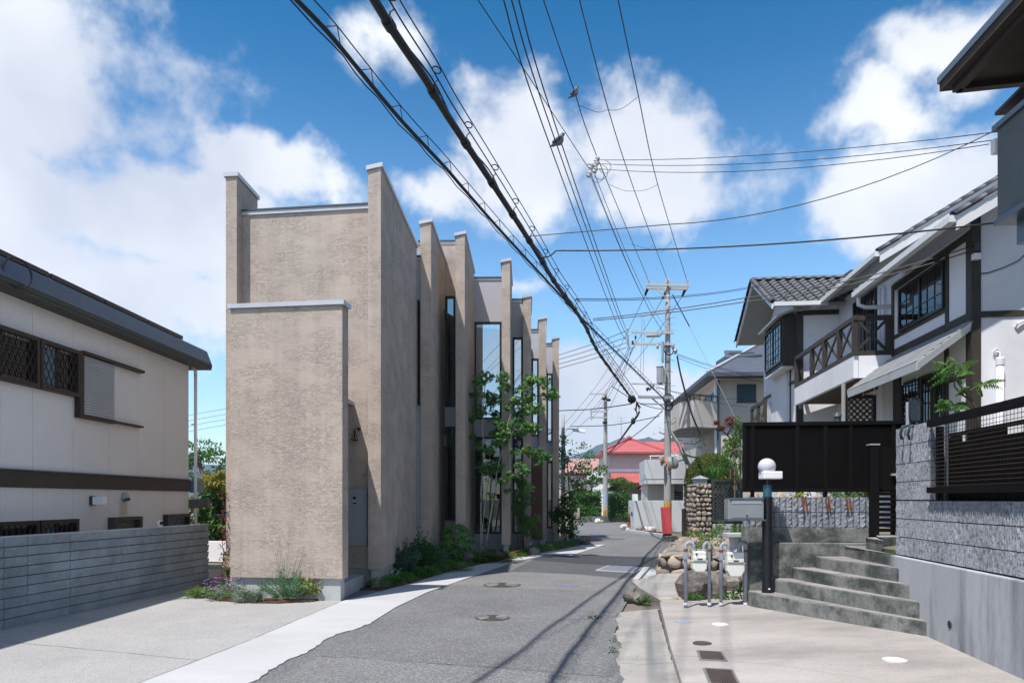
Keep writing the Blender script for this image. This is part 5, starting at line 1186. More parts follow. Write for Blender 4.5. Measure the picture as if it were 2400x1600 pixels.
mb = MB(); mb.poly([p+n2*.012 for p in (f1, f1+xd*2.2, rdg+xd*4, rdg)]); part(mb, 'tile_underlay', MAT['rooftile'], r2)
for i in range(11): put(CAP, 'ridge_tile', ro, rdg+xd*(.30*i-.02)+Vector((0, 0, .03)), Vector((.1, 1, 0)), xd, (0, 0, 1))
for a, b, rr in ((e0, rdg, ro), (f1, rdg, r2)):
    vv = (b-a); 
    for i in range(int(vv.length/.285)): put(CAP, 'verge_tile', rr, a+vv.normalized()*.285*i+Vector((-.02, 0, .02)), xd, vv.normalized(), n if rr is ro else n2)
    mb = MB(); q = xd*-.04; dz = Vector((0, 0, -.15)); mb.hexa([a+dz+q, a+dz, b+dz, b+dz+q, a+q, a, b, b+q]); part(mb, 'bargeboard', MAT['gutter'], rr)
mb = MB(); o = Vector((0, -.05, -.04)); mb.bar(e0+o, e0+o+xd*1.42, .11, .11); part(mb, 'gutter', MAT['gutter'], ro)
mb = MB(); mb.box(10.2, 12.0, 21.2, 22.4, 8.42, 8.5); part(mb, 'solar_panel', MAT['solar'], WH)
# satellite bracket lost; downpipes in the balcony recess
for px in (2070, 2078):
    p = MW.px(px, 700, .08); mb = MB(); mb.tube([(p.x, p.y, 4.8), (p.x, p.y, 6.6)], .04, 10); part(mb, 'downpipe', MAT['whitepipe'], WH, smooth=True)
q0 = Vector((5.885+.115*15.6, 15.6, 6.08)); mb = MB(); mb.tube([q0, q0+Vector((.0, 0, -.18)), q0+Vector((.12, -.05, -.25)), q0+Vector((.75, -.1, -.25)), q0+Vector((.8, -.1, -.4)), q0+Vector((.8, -.1, -1.4))], .045, 10); part(mb, 'downpipe', MAT['whitepipe'], WH, smooth=True)
# ---- balcony
BS = Fac((5.66+.115*15.3, 15.3), (.115, 1)); BS.n = WA.n; BE = Fac((5.66+.115*15.3, 15.3), (1, -.12)); bl = 4.5
zb0, zb1, zr = 4.23, 4.71, 5.58
mb = MB(); BS.box(mb, 0, bl, zb0, zb1, -.10, 0); bal = part(mb, 'balcony', MAT['render_white'], WH)
mb = MB(); BE.box(mb, .11, .95, zb0, zb1, -.10, -.0); part(mb, 'end_wall', MAT['render_white'], bal)
mb = MB(); a, b = BS.pt(0, 0, -.1), BS.pt(bl, 0, -.1); mb.prism([(a.x, a.y+.1), (a.x+1.3, a.y), (b.x+1.3, b.y), (b.x, b.y)], zb0+.03, zb0+.08); part(mb, 'soffit_boards', MAT['brownsoffit'], bal)
for z, h in ((zb1+.055, .10), (zr-.05, .10)):
    mb = MB(); BS.box(mb, -.04, bl, z-h/2, z+h/2, -.085, .005); part(mb, 'rail', MAT['timber'], bal)
    mb = MB(); BE.box(mb, .05, .86, z-h/2, z+h/2, -.08, .0); part(mb, 'rail', MAT['timber'], bal)
ps = [BS.s(1998), BS.s(1963.7), BS.s(1929), BS.s(1899.5)]; ps[0] = .03
for a in ps+[bl-.05]:
    mb = MB(); BS.box(mb, a-.05, a+.05, zb1+.11, zr-.1, -.09, .01); part(mb, 'baluster_post', MAT['timber'], bal)
for a, b in zip(ps[:-1], ps[1:]):
    for s in (0, 1):
        mb = MB(); BS.bar(mb, a+.05, (zb1+.12 if s == 0 else zr-.11), b-.05, (zr-.11 if s == 0 else zb1+.12), .055, -.06+.02*s, -.03+.02*s); part(mb, 'cross_brace', MAT['timber'], bal)
for s in (0, 1):
    mb = MB(); BE.bar(mb, .09, (zb1+.12 if s == 0 else zr-.11), .68, (zr-.11 if s == 0 else zb1+.12), .055, -.06+.02*s, -.03+.02*s); part(mb, 'cross_brace', MAT['timber'], bal)
mb = MB(); BE.box(mb, .68, .86, zb1+.1, zr-.1, -.08, -.005); part(mb, 'baluster_post', MAT['timber'], bal)
# far balcony, left of the bay
FBs = Fac((5.5+.115*22.6, 22.6), (.115, 1)); FBs.n = WA.n; mb = MB(); FBs.box(mb, 0, 2.0, 3.0, 3.75, -.1, 0); fb2 = part(mb, 'far_balcony', MAT['render_white'], WH)
for z in (3.82, 4.75):
    mb = MB(); FBs.box(mb, 0, 2.0, z-.05, z+.05, -.09, .0); part(mb, 'rail', MAT['timber'], fb2)
for k in range(3):
    mb = MB(); FBs.box(mb, k*.95, k*.95+.09, 3.87, 4.7, -.085, .005); part(mb, 'baluster_post', MAT['timber'], fb2)
for k in range(2):
    for s in (0, 1): mb = MB(); FBs.bar(mb, k*.95+.09, 3.88 if s else 4.69, k*.95+.95, 4.69 if s else 3.88, .06, -.07+.02*s, -.04+.02*s); part(mb, 'cross_brace', MAT['timber'], fb2)
# ---- pent roof over the ground floor
xe, xw = 5.52, 6.47; y0, y1, ze, zw = 12.0, 15.3, 3.95, 4.66
pent = None; nC = 7
for k in range(nC):
    t0, t1 = k/nC, (k+1)/nC+.02; Q = lambda t, y, dz: Vector((xe+(xw-xe)*t+.115*y, y, ze+(zw-ze)*t+dz))
    mb = MB(); mb.hexa([Q(t0, y0, -.02), Q(t0, y1, -.02), Q(t1, y1, -.025), Q(t1, y0, -.025), Q(t0, y0, .018), Q(t0, y1, .018), Q(t1, y1, .0), Q(t1, y0, .0)])
    if pent is None: pent = part(mb, 'pent_roof', MAT['shingle'], WH)
    else: part(mb, 'shingle_course', MAT['shingle'], pent)
Q = lambda t, y, dz: Vector((xe+(xw-xe)*t+.115*y, y, ze+(zw-ze)*t+dz))
mb = MB(); mb.hexa([Q(0, y0, -.15)+Vector((.02, 0, 0)), Q(0, y1, -.15)+Vector((.02, 0, 0)), Q(.03, y1, -.15)+Vector((.03, 0, 0)), Q(.03, y0, -.15)+Vector((.03, 0, 0)), Q(0, y0, -.021), Q(0, y1, -.021), Q(.03, y1, -.021), Q(.03, y0, -.021)]); part(mb, 'fascia', MAT['gutter'], pent)
mb = MB(); mb.hexa([Q(0, y0, -.16), Q(1, y0, -.17), Q(1, y0+.03, -.17), Q(0, y0+.03, -.16), Q(0, y0-.03, -.022), Q(1, y0-.03, -.027), Q(1, y0+.03, -.027), Q(0, y0+.03, -.022)]); part(mb, 'side_board', MAT['gutter'], pent)
mb = MB(); mb.hexa([Q(.05, y0+.05, -.09), Q(.05, y1, -.09), Q(.98, y1, -.09), Q(.98, y0+.05, -.09), Q(.05, y0+.05, -.03), Q(.05, y1, -.03), Q(.98, y1, -.03), Q(.98, y0+.05, -.03)]); part(mb, 'underside', MAT['soffit'], pent)
for y, l in ((12.5, .3), (13.1, .32), (13.8, .3), (14.4, .32), (15.0, .25)):
    p = Q(.25, y, -.09); mb = MB(); mb.tube([p, p+Vector((0, 0, -l))], .008, 5); part(mb, 'hanging_rod', MAT['gutter'], pent)
# ---- lattice screen, porch post, column and lantern
LS = Fac((7.55, 15.9), (1, -.12)); a0, a1 = LS.s(1981), LS.s(2054); z0, z1 = 1.2, 3.95
t = thing('lattice_screen', 'dark diagonal lattice screen under the white balcony', 'screen', (8, 15.9, 1.0))
for (b0_, b1_, c0, c1) in ((a0, a1, z1-.09, z1), (a0, a1, z0, z0+.09), (a0, a0+.07, z0+.09, z1-.09), (a1-.07, a1, z0+.09, z1-.09)):
    mb = MB(); LS.box(mb, b0_, b1_, c0, c1, -.05, 0); part(mb, 'frame', MAT['dkbrown'], t)
st = .135; Wd = a1-a0-.14; Hd = z1-z0-.18
for sgn in (1, -1):
    for i in range(-30, 40):
        c = i*st; pts = []
        lo, hi = (max(0, -c), min(Wd, Hd-c)) if sgn > 0 else (max(0, c-Hd), min(Wd, c))
        if hi-lo > .03:
            mb = MB(); f = (lambda x: x+c) if sgn > 0 else (lambda x: c-x)
            LS.bar(mb, a0+.07+lo, z0+.09+f(lo), a0+.07+hi, z0+.09+f(hi), .034, -.03-.012*(sgn > 0), -.018-.012*(sgn > 0)); part(mb, 'lattice_bar', MAT['dkbrown'], t)
p = P(1977, 940, 15.85); mb = MB(); mb.tube([(p.x, p.y, 1.0), (p.x, p.y, 4.2)], .045, 12); part(mb, 'porch_post', MAT['soffit'], WH)
CL = Fac((8.1, 15.3), (1, -.12)); wpart(CL, 'porch_column', 'render_white', CL.s(2067), CL.s(2093), 1.0, 4.25, -.2, 0)
lp = P(1963, 975, 13.5); t = thing('garden_lantern', 'small dark garden lantern peeping over the louvre fence', 'lantern', (lp.x, lp.y, 1.0))
mb = MB(); mb.tube([(lp.x, lp.y, 1.0), (lp.x, lp.y, 3.0)], .03, 8); part(mb, 'post', MAT['postblack'], t)
mb = MB(); mb.lathe((lp.x, lp.y, 3.0), [(.05, 0), (.06, .02), (.06, .17), (.085, .18), (.06, .24), (.015, .27), (.012, .32), (.002, .33)], 10); part(mb, 'lantern_head', M('lantern', (.05, .07, .08), .4, spec=.5), t)
# blue grey alarm box, white vent pipe and cable on the gable
mb = MB(); BF.box(mb, BF.s(1871), BF.s(1879), BF.z(1875, 958), BF.z(1875, 944), .03, .12); part(mb, 'alarm_box', MAT['bluegrey'], WH, bev=.01)
p = WF.px(2337, 840, .09); mb = MB(); mb.tube([(p.x, p.y, 1.2), (p.x, p.y, p.z)], .058, 14); vp = part(mb, 'vent_pipe', MAT['whitepipe'], WH, smooth=True)
mb = MB(); mb.tube([(p.x, p.y, p.z-.13), (p.x, p.y, p.z-.02)], .066, 14); part(mb, 'pipe_collar', MAT['whitepipe'], vp)
q = p+Vector((-.02, .06, .11)); mb = MB(); mb.ring(q, (-.12, -1, 0), .042, .014, 18, 7); part(mb, 'wall_grommet', MAT['wcap'], WH); mb = MB(); mb.tube([q, q+Vector((.03, -.05, -.03)), p], .018, 8); part(mb, 'pipe_stub', MAT['wcap'], WH)
mb = MB(); p = WF.px(2380, 760, .05); mb.tube([p+Vector((0, .04, -.05)), p, p+Vector((.1, 0, .04)), p+Vector((.35, 0, .05))], .018, 8); part(mb, 'overflow_pipe', MAT['whitepipe'], WH)
p = WF.px(2283, 590, .06); mb = MB(); mb.box(p.x-.05, p.x+.05, p.y-.05, p.y+.03, p.z-.03, p.z+.10); part(mb, 'cable_box', MAT['postblack'], WH); mb = MB(); mb.box(p.x-.06, p.x+.05, p.y-.06, p.y+.03, p.z-.16, p.z-.06); part(mb, 'junction_box', MAT['white'], WH)
mb = MB(); mb.tube([WF.px(2292, 642, .02), WF.px(2315, 640, .02), WF.px(2350, 628, .02), WF.px(2385, 612, .02), WF.px(2430, 570, .02)], .008, 6); part(mb, 'wall_cable', MAT['black'], WH)

# convex garden mirror behind the pier and sumac sapling
p = P(2143, 960, 8.6); t = thing('garden_mirror', 'round cornered traffic mirror standing behind the block pier', 'mirror', (p.x, p.y, 1.0))
mb = MB(); mb.tube([(p.x-.05, p.y+.05, 1.0), (p.x-.05, p.y+.05, p.z+.1)], .025, 10); part(mb, 'post', MAT['galv'], t)
mb = MB(); pts = []
for i in range(25):
    a = 2*math.pi*i/24; pts.append((p.x+.065*math.copysign(abs(math.cos(a))**.5, math.cos(a)), p.y+.01*math.cos(a), p.z+.14*math.copysign(abs(math.sin(a))**.5, math.sin(a))))
mb.tube(pts, .012, 6); part(mb, 'rim', MAT['postblack'], t)
mb = MB(); mb.poly(pts[:-1]); part(mb, 'mirror_face', M('mirror', (.8, .85, .85), .02, .01, metal=1.0), t)
t = thing('sumac_sapling', 'sumac sapling with feathery leaves rising behind the mesh fence', 'tree', (6.35, 9.0, 1.0))
def sp(px, py, d=9.0): return P(px, py, d)
stems = [[(2292, 1050), (2290, 960), (2268, 925), (2240, 890), (2235, 880)], [(2280, 940), (2250, 922), (2237, 905), (2234, 870)], [(2290, 980), (2255, 975), (2232, 955)], [(2276, 935), (2262, 922), (2290, 905), (2312, 898)]]
mb = MB(); mb.tube([Vector((sp(2292, 1050).x, 9.0, 1.0)), sp(2292, 1050)], .018, 6)
for s_ in stems: mb.tube([sp(*q) for q in s_], .014, 6, .006)
part(mb, 'trunk', MAT['bark'], t, smooth=True)
mb = MB()
for (px, py, tx, ty) in ((2234, 880, 2195, 846), (2234, 880, 2188, 865), (2236, 878, 2187, 882), (2236, 882, 2190, 897), (2238, 878, 2225, 838), (2240, 878, 2240, 850), (2240, 878, 2262, 855), (2242, 878, 2284, 842), (2242, 880, 2275, 870), (2240, 884, 2252, 890),
                       (2262, 912, 2252, 915), (2275, 905, 2245, 918), (2290, 905, 2300, 920), (2300, 902, 2345, 887), (2300, 902, 2340, 903), (2285, 905, 2300, 893), (2232, 955, 2198, 945), (2232, 955, 2200, 958), (2234, 953, 2222, 935), (2236, 953, 2262, 940), (2236, 955, 2264, 952), (2234, 955, 2250, 962), (2225, 953, 2205, 935)):
    a = sp(px, py); b = sp(tx, ty, 9.0+R.uniform(-.25, .25)); v = b-a; L = v.length*1.25; sd = v.cross(Vector((0, 1, .3))).normalized(); np_ = 9; pts = [a+v*1.2*(i/np_)+Vector((0, 0, .12*L*math.sin(math.pi*i/np_)-.08*L*(i/np_)**2)) for i in range(np_+1)]
    for i in range(1, np_+1):
        tan = (pts[i]-pts[i-1]).normalized(); w = .085*math.sin(math.pi*(.2+.72*i/np_))+.015
        for s in (-1, 1): leaf(mb, pts[i], Vector((0, 0, -.75))+sd*s*.55+tan*.3+Vector((0, s*.4, 0)), rvec()*.4+Vector((0, -1, .6)), w, w*.36, .1)
part(mb, 'crown', MAT['leaf_mid'], t, recalc=False)

# ================================================================== dark eaved house, upper right
MAT['greenrender'] = M('greenrender', (0.13, 0.145, 0.15), 0.85, 0.15, 1.2)
MAT['darksoffit'] = M('darksoffit', (0.055, 0.04, 0.03), 0.8, 0.12, 2)
DH = thing('dark_eaved_house', 'grey green house with deep brown eaves at the upper right edge', 'house', (8, 6.5, 1.0))
ec = Vector((5.465, 9.0)); fd = Vector((1, -.20)); sd = Vector((-.08, -1))
q = [ec, ec+fd*6, ec+fd*6+sd*6, ec+sd*6]
mb = MB(); mb.prism(q, 6.80, 6.90); part(mb, 'eaves', MAT['darksoffit'], DH)
mb = MB(); mb.prism([p+Vector((-.02, .02)) if i in (0, 3) else p for i, p in enumerate(q)], 6.902, 6.99); part(mb, 'roof', MAT['bluemetal'], DH)
for (a, b, o) in ((q[0]+Vector((.14, -.12)), q[3]+Vector((.14, 0)), 0), (q[0]+Vector((.14, -.15)), q[1]+Vector((0, -.15)), 0)):
    mb = MB(); mb.bar((a.x, a.y, 6.76), (b.x, b.y, 6.76), .10, .08); part(mb, 'soffit_batten', MAT['dkbrown'], DH)
mb = MB(); mb.prism([(6.0, 8.7), (7.6, 8.55), (7.3, 4.0), (5.65, 4.0)], 5.05, 6.15); bc = part(mb, 'balcony_wall', MAT['greenrender'], DH)
mb = MB(); mb.prism([(5.96, 8.75), (7.62, 8.6), (7.32, 3.95), (5.6, 3.95)], 6.152, 6.22); part(mb, 'capping', MAT['bluemetal'], bc)
mb = MB(); mb.prism([(5.97, 8.73), (7.62, 8.58), (7.32, 3.97), (5.62, 3.97)], 4.98, 5.048); part(mb, 'drip_edge', MAT['bluemetal'], bc)
mb = MB(); mb.prism([(6.13, 8.55), (7.6, 8.4), (7.3, 4.2), (5.8, 4.2)], 4.68, 4.978); part(mb, 'beam', MAT['bluemetal'], bc)
mb = MB(); mb.prism([(6.75, 8.5), (12, 8.0), (12, 2.6), (6.4, 2.6)], 1.0, 6.8); part(mb, 'wall', MAT['greenrender'], DH)
mb = MB(); mb.hexa([(6.0, 8.75, 6.36), (6.9, 8.65, 6.36), (6.9, 8.0, 6.42), (5.95, 8.0, 6.42), (6.0, 8.75, 6.40), (6.9, 8.65, 6.40), (6.9, 8.0, 6.46), (5.95, 8.0, 6.46)]); part(mb, 'shade_board', MAT['dkbrown'], DH)
mb = MB(); mb.bar((6.35, 8.6, 6.42), (6.35, 8.6, 6.80), .05, .05); part(mb, 'bracket', M('tan', (.3, .22, .15), .8), DH)
p = P(2334, 345, 8.75); mb = MB(); mb.box(p.x-.05, p.x+.04, p.y-.05, p.y+.03, p.z-.09, p.z+.09); part(mb, 'flood_lamp', MAT['white'], DH, bev=.015)
# ================================================================== middle distance
MAT['poleconc'] = M('poleconc', (0.34, 0.33, 0.32), 0.85, 0.15, 3, fine=.08, fscale=30, stretch=(3, 3, .4))
MAT['armsteel'] = M('armsteel', (0.50, 0.48, 0.45), 0.5, 0.1, metal=.2)
MAT['porcelain'] = M('porcelain', (0.5, 0.5, 0.48), 0.3, 0.1)
MAT['redboard'] = M('redboard', (0.42, 0.055, 0.06), 0.6, 0.08, 2)
MAT['yellow'] = M('yellow', (0.55, 0.33, 0.05), 0.6, 0.1)
MAT['redroof'] = M('redroof', (0.38, 0.10, 0.10), 0.6, 0.12, 1.5, fine=.1, fscale=12)
MAT['pinkwall'] = M('pinkwall', (0.50, 0.45, 0.44), 0.85, 0.05)
MAT['beigewall'] = M('beigewall', (0.50, 0.46, 0.43), 0.85, 0.05, 1)
MAT['greywall'] = M('greywall', (0.46, 0.475, 0.49), 0.85, 0.06, .8, col2=(.41, .42, .435), mscale=.8)
MAT['slateroof'] = M('slateroof', (0.075, 0.085, 0.11), 0.55, 0.15, 2, fine=.15, fscale=15, stretch=(1, 1, 4))
MAT['tealblind'] = M('tealblind', (0.02, 0.055, 0.075), 0.4, 0.1)
MAT['mirrorback'] = M('mirrorback', (0.20, 0.23, 0.24), 0.45, 0.1)
MAT['orange'] = M('orange', (0.75, 0.22, 0.10), 0.5, 0.1)
MAT['hillgreen'] = M('hillgreen', (0.028, 0.050, 0.040), 0.95, 0.35, .012, fine=.3, fscale=.12)

def ring_pole(t, c, z1, r0, r1, m='poleconc'):
    mb = MB(); mb.tube([(c.x, c.y, -.03+ (z1+.03)*k/6) for k in range(7)], r0, 18, r1); return part(mb, 'pole', MAT[m], t, smooth=True)
# ---- main utility pole
pc = Vector((5.97, 27.0, 0)); UP = thing('utility_pole', 'tall concrete utility pole with cross arms behind the red board', 'utility pole', pc)
def PX(px, py, d=27.0): return P(px, py, d)
ring_pole(UP, pc, 10.05, .155, .085)
def arm(px0, px1, py, d=26.88, w=.075, h=.085, m='armsteel', name='cross_arm'):
    mb = MB(); mb.bar(PX(px0, py, d), PX(px1, py+ (px1-px0)*.02, d-.05), w, h); return part(mb, name, MAT[m], UP)
arm(1515, 1616, 667); arm(1516, 1612, 675, 27.12); arm(1480, 1578, 778); arm(1479, 1582, 805); arm(1496, 1579, 930, 26.85, .09, .10, 'greymetal')
arm(1480, 1560, 899, 26.85, .05, .05); arm(1500, 1562, 946, 26.85, .05, .05, 'greymetal')
for px0, py0, px1, py1 in ((1540, 676, 1562, 700), (1503, 744, 1566, 718), (1489, 775, 1489, 815), (1545, 790, 1560, 770), (1527, 932, 1556, 956)):
    mb = MB(); mb.bar(PX(px0, py0, 26.86), PX(px1, py1, 26.86), .04, .05); part(mb, 'strut', MAT['armsteel'], UP)
for px, py in ((1520, 660), (1563, 657), (1611, 662), (1470, 774), (1471, 789), (1472, 802), (1473, 813)):
    p = PX(px, py, 26.9); mb = MB(); mb.lathe((p.x, p.y, p.z-.1), [(.025, 0), (.06, .02), (.035, .06), (.06, .09), (.035, .13), (.055, .16), (.02, .2)], 10); part(mb, 'insulator', MAT['porcelain'], UP)
for px, py, tx, ty in ((1518, 676, 1512, 692), (1562, 682, 1553, 700), (1606, 678, 1599, 694)):
    mb = MB(); a, b = PX(px, py, 27.1), PX(tx, ty, 27.3); mb.tube([a, b], .06, 8, .04); part(mb, 'strain_insulator', MAT['black'], UP)
p = PX(1548, 878, 26.85); mb = MB(); mb.lathe((p.x-.02, p.y, p.z-.36), [(.10, 0), (.13, .04), (.13, .64), (.15, .66), (.10, .72), (.04, .76)], 14); tr = part(mb, 'transformer', MAT['greymetal'], UP)
for dx in (.06, .11, .16):
    mb = MB(); mb.box(p.x+dx, p.x+dx+.025, p.y-.1, p.y+.12, p.z-.3, p.z+.25); part(mb, 'cooling_fin', MAT['armsteel'], tr)
mb = MB(); mb.tube([PX(1553, 800, 26.8), PX(1553, 850, 26.8)], .05, 10); part(mb, 'conduit', MAT['greymetal'], UP)
mb = MB(); mb.tube([PX(1515, 787, 26.8), PX(1545, 786, 26.8)], .06, 10); part(mb, 'cutout_switch', MAT['greymetal'], UP)
for px, py, r in ((1583, 822, .13), (1577, 812, .1), (1523, 908, .12), (1530, 905, .1), (1517, 912, .08), (1541, 812, .09), (1490, 790, .07), (1483, 802, .07)):
    p = PX(px, py, 26.8); mb = MB(); mb.ball(p, r*.6, r*.6, r, 8, 6, .25); part(mb, 'fitting', MAT['greymetal' if r > .08 else 'black'], UP)
for py in (700, 720, 745, 760, 775, 845, 872, 905, 945, 960):
    p = PX(1570, py, 27.0); mb = MB(); mb.tube([(pc.x-.0, p.y-.1, p.z), (pc.x+.28*(1 if (py//5) % 2 else .75), p.y-.05, p.z)], .010, 5); part(mb, 'climbing_step', MAT['greymetal'], UP)
for py in (688, 748, 812, 840, 868, 898, 932, 945, 960, 988, 1100, 1108):
    p = PX(1565, py, 27.0); r = .155+(.085-.155)*p.z/10.05; mb = MB(); mb.tube([(pc.x, pc.y, p.z-.02), (pc.x, pc.y, p.z+.02)], r+.012, 16); part(mb, 'band', MAT['greymetal'], UP)
for py, r in ((936, .22), (950, .17), (820, .2)):
    p = PX(1567, py, 26.85); mb = MB(); mb.ring(p, (.3, -1, .2), r, .022, 16, 6); part(mb, 'cable_coil', MAT['black'], UP)
for k in range(5):
    p0 = 1553+k*5.2; mb = MB(); a = 2*math.pi*(.5+k/10)+.15; b = a+.4; z0, z1 = PX(0, 1189).z, PX(0, 1176).z; r = .157
    mb.hexa([(pc.x+rr*math.cos(q), pc.y+rr*math.sin(q), z) for z in (z0, z1) for rr, q in ((r-.01, a), (r-.01, b), (r, b), (r, a))]); part(mb, 'warning_stripe', MAT['yellow'], UP)
t = thing('pole_footing', 'weathered concrete block at the foot of the utility pole', 'block', (6.0, 26.7, 0)); mb = MB(); mb.prism([(5.70, 26.45), (6.2, 26.4), (6.22, 26.82), (5.72, 26.84)], -.02, .22); part(mb, 'block', MAT['oldconc'], t, bev=.015)
t = thing('red_board', 'leaning red board with blank face against the utility pole', 'board', P(1564, 1250, 26.55))
c = [P(1552.6, 1251, 26.5), P(1576, 1249.5, 26.5), P(1571, 1187, 26.62), P(1548, 1188, 26.62)]; th = Vector((.02, .10, 0))
mb = MB(); mb.hexa([c[0], c[1], c[1]+th, c[0]+th, c[3], c[2], c[2]+th, c[3]+th]); part(mb, 'board', MAT['redboard'], t, bev=.008)
mb = MB(); mb.bar(c[0]+Vector((.03, .06, -.06)), c[1]+Vector((-.03, .06, -.06)), .08, .10); part(mb, 'foot', MAT['black'], t)
t = thing('traffic_mirror', 'pair of orange rimmed traffic mirrors seen from behind on the pole', 'mirror', PX(1570, 1085, 26.8))
for px, py, r, ax in ((1577, 1083, .25, Vector((-.35, .85, -.42))), (1550, 1078, .2, Vector((-.95, .25, -.2)))):
    c = PX(px, py, 26.75); ax = ax.normalized(); m3 = ax.to_track_quat('Z', 'Y').to_matrix(); mb = MB(); mb.lathe((0, 0, 0), [(.04, -.11), (r*.6, -.09), (r*.95, -.02), (r, .03), (r*.97, .03)], 24); mb.v = [tuple(c+m3 @ Vector(v)) for v in mb.v]; part(mb, 'mirror_back', MAT['mirrorback'], t, smooth=True)
    mb = MB(); mb.ring((0, 0, 0), (0, 0, 1), r, .022, 28, 6); mb.v = [tuple(c+m3 @ (Vector(v)+Vector((0, 0, .03)))) for v in mb.v]; part(mb, 'rim', MAT['orange'], t)
    mb = MB(); mb.tube([c, Vector((pc.x, pc.y-.1, c.z-.1))], .025, 6); part(mb, 'bracket', MAT['greymetal'], t)
# ---- second pole and light pole
c = Vector((6.37, 48.0, 0)); t = thing('utility_pole', 'farther utility pole standing in front of the clipped hedge', 'utility pole', c)
ring_pole(t, c, 9.0, .165, .12)
for px0, px1, py in ((1382, 1421, 923), (1383, 1424, 964), (1383, 1424, 978)):
    mb = MB(); mb.bar(P(px0, py, 47.8), P(px1, py, 47.8), .09, .09); part(mb, 'cross_arm', MAT['armsteel'], t)
mb = MB(); mb.bar(P(1386, 960, 47.8), P(1386, 984, 47.8), .08, .08); part(mb, 'strut', MAT['armsteel'], t)
for px, py in ((1416, 934), (1426, 937), (1418, 990)): mb = MB(); mb.ball(P(px, py, 47.7), .18, .15, .1, 8, 5); part(mb, 'fitting', MAT['black'], t)
mb = MB(); mb.tube([(c.x, c.y, P(0, 1195, 48).z), (c.x, c.y, P(0, 1152, 48).z)], .168, 14); part(mb, 'notice_wrap', MAT['bluegrey'], t)
for k in range(3): mb = MB(); a = 3.6+k*.75; mb.bar((c.x+.165*math.cos(a), c.y+.165*math.sin(a), P(0, 1209, 48).z), (c.x+.165*math.cos(a), c.y+.165*math.sin(a), P(0, 1183, 48).z), .05, .02); part(mb, 'warning_stripe', MAT['yellow'], t)
c = Vector((2.14, 29.5, 0)); t = thing('street_light', 'slim grey light pole with yellow guard at the end of the beige house', 'street light', c); ring_pole(t, c, 5.16, .10, .07, 'poleconc')
mb = MB(); mb.tube([(c.x, c.y, .02), (c.x, c.y, P(0, 1157, 29.5).z)], .102, 14); part(mb, 'guard_sleeve', MAT['yellow'], t)
mb = MB(); mb.tube([Vector((c.x, c.y, P(0, 1004, 29.5).z)), P(1342, 1005, 29.5)], .02, 6); part(mb, 'lamp_arm', MAT['greymetal'], t)
mb = MB(); a, b = P(1342, 1006, 29.4), P(1372, 1010, 29.4); mb.hexa([a+Vector((0, -.1, -.07)), b+Vector((0, -.1, -.08)), b+Vector((0, .1, -.08)), a+Vector((0, .1, -.07)), a+Vector((0, -.08, .05)), b+Vector((0, -.08, .05)), b+Vector((0, .08, .05)), a+Vector((0, .08, .05))]); part(mb, 'lamp_head', MAT['white'], t, bev=.02)
p = P(1341, 1260, 28.4); mb = MB(); mb.box(p.x-.05, p.x+.05, 28.35, 28.45, -.02, 1.9); t = thing('gate_post', 'dark blue grey post beyond the last fin', 'post', (p.x, 28.4, 0)); part(mb, 'post', MAT['bluemetal'], t); mb = MB(); mb.box(p.x-.055, p.x+.055, 28.345, 28.455, 1.9, 1.93); part(mb, 'cap', MAT['roofedge'], t)

# ---- beige house with slate hip roof
BH = thing('beige_house', 'beige rendered house with slate hip roof and dormer behind the trees', 'house', (9, 30, 0))
mb = MB(); mb.prism([(8.49, 29.0), (14.5, 28.6), (15, 37), (9.0, 37)], 0, 6.62); part(mb, 'wall', MAT['beigewall'], BH)
ev = [Vector(p) for p in ((7.84, 28.2, 6.66), (15.2, 27.7, 6.66), (15.7, 38, 6.66), (8.45, 38, 6.66))]; r0, r1 = Vector((11.85, 33, 9.0)), Vector((12.1, 34.2, 9.0))
mb = MB(); mb.add([*ev, r0, r1]+[v+Vector((0, 0, -.16)) for v in ev], [(0, 1, 4), (1, 2, 5, 4), (2, 3, 5), (3, 0, 4, 5), (0, 3, 9, 6)[::-1], (0, 6, 7, 1), (1, 7, 8, 2), (2, 8, 9, 3), (6, 9, 8, 7)]); rf = part(mb, 'roof', MAT['slateroof'], BH)
for i in range(4):
    a, b = ev[i], ev[(i+1) % 4]; mb = MB(); mb.bar(a+Vector((0, 0, -.08)), b+Vector((0, 0, -.08)), .12, .15); part(mb, 'gutter', MAT['slateroof'], rf)
mb = MB(); q = [Vector((8.2, 28.55, 6.48)), Vector((15, 28.0, 6.48)), Vector((15.4, 37.6, 6.48)), Vector((8.75, 37.6, 6.48))]; mb.poly(q); part(mb, 'soffit', MAT['beigewall'], rf)
for e, r in ((ev[0], r0), (ev[1], r0)): mb = MB(); mb.bar(e+Vector((0, 0, .04)), r+Vector((0, 0, .04)), .14, .06); part(mb, 'hip_ridge', MAT['coping'], rf)
dd = 30.6; a = P(1712, 806, dd); mb = MB(); mb.box(a.x, a.x+1.05, dd, dd+2.2, 7.2, a.z-.35); dm = part(mb, 'dormer', MAT['slateroof'], BH)
mb = MB(); x0, x1, zz = P(1699, 830, dd-.3).x, P(1775, 806, dd).x, a.z; xm = (x0+x1)/2
mb.add([(x0, dd-.35, zz-.65), (x1+.1, dd-.35, zz-.5), (x1+.1, dd+1.3, zz), (x0+.45, dd+1.3, zz), (x0, dd-.35, zz-.73), (x1+.1, dd-.35, zz-.58), (x1+.1, dd+1.3, zz-.08), (x0+.45, dd+1.3, zz-.08)], [(0, 1, 2, 3), (7, 6, 5, 4), (0, 4, 5, 1), (1, 5, 6, 2), (2, 6, 7, 3), (3, 7, 4, 0)]); part(mb, 'dormer_roof', MAT['slateroof'], dm)
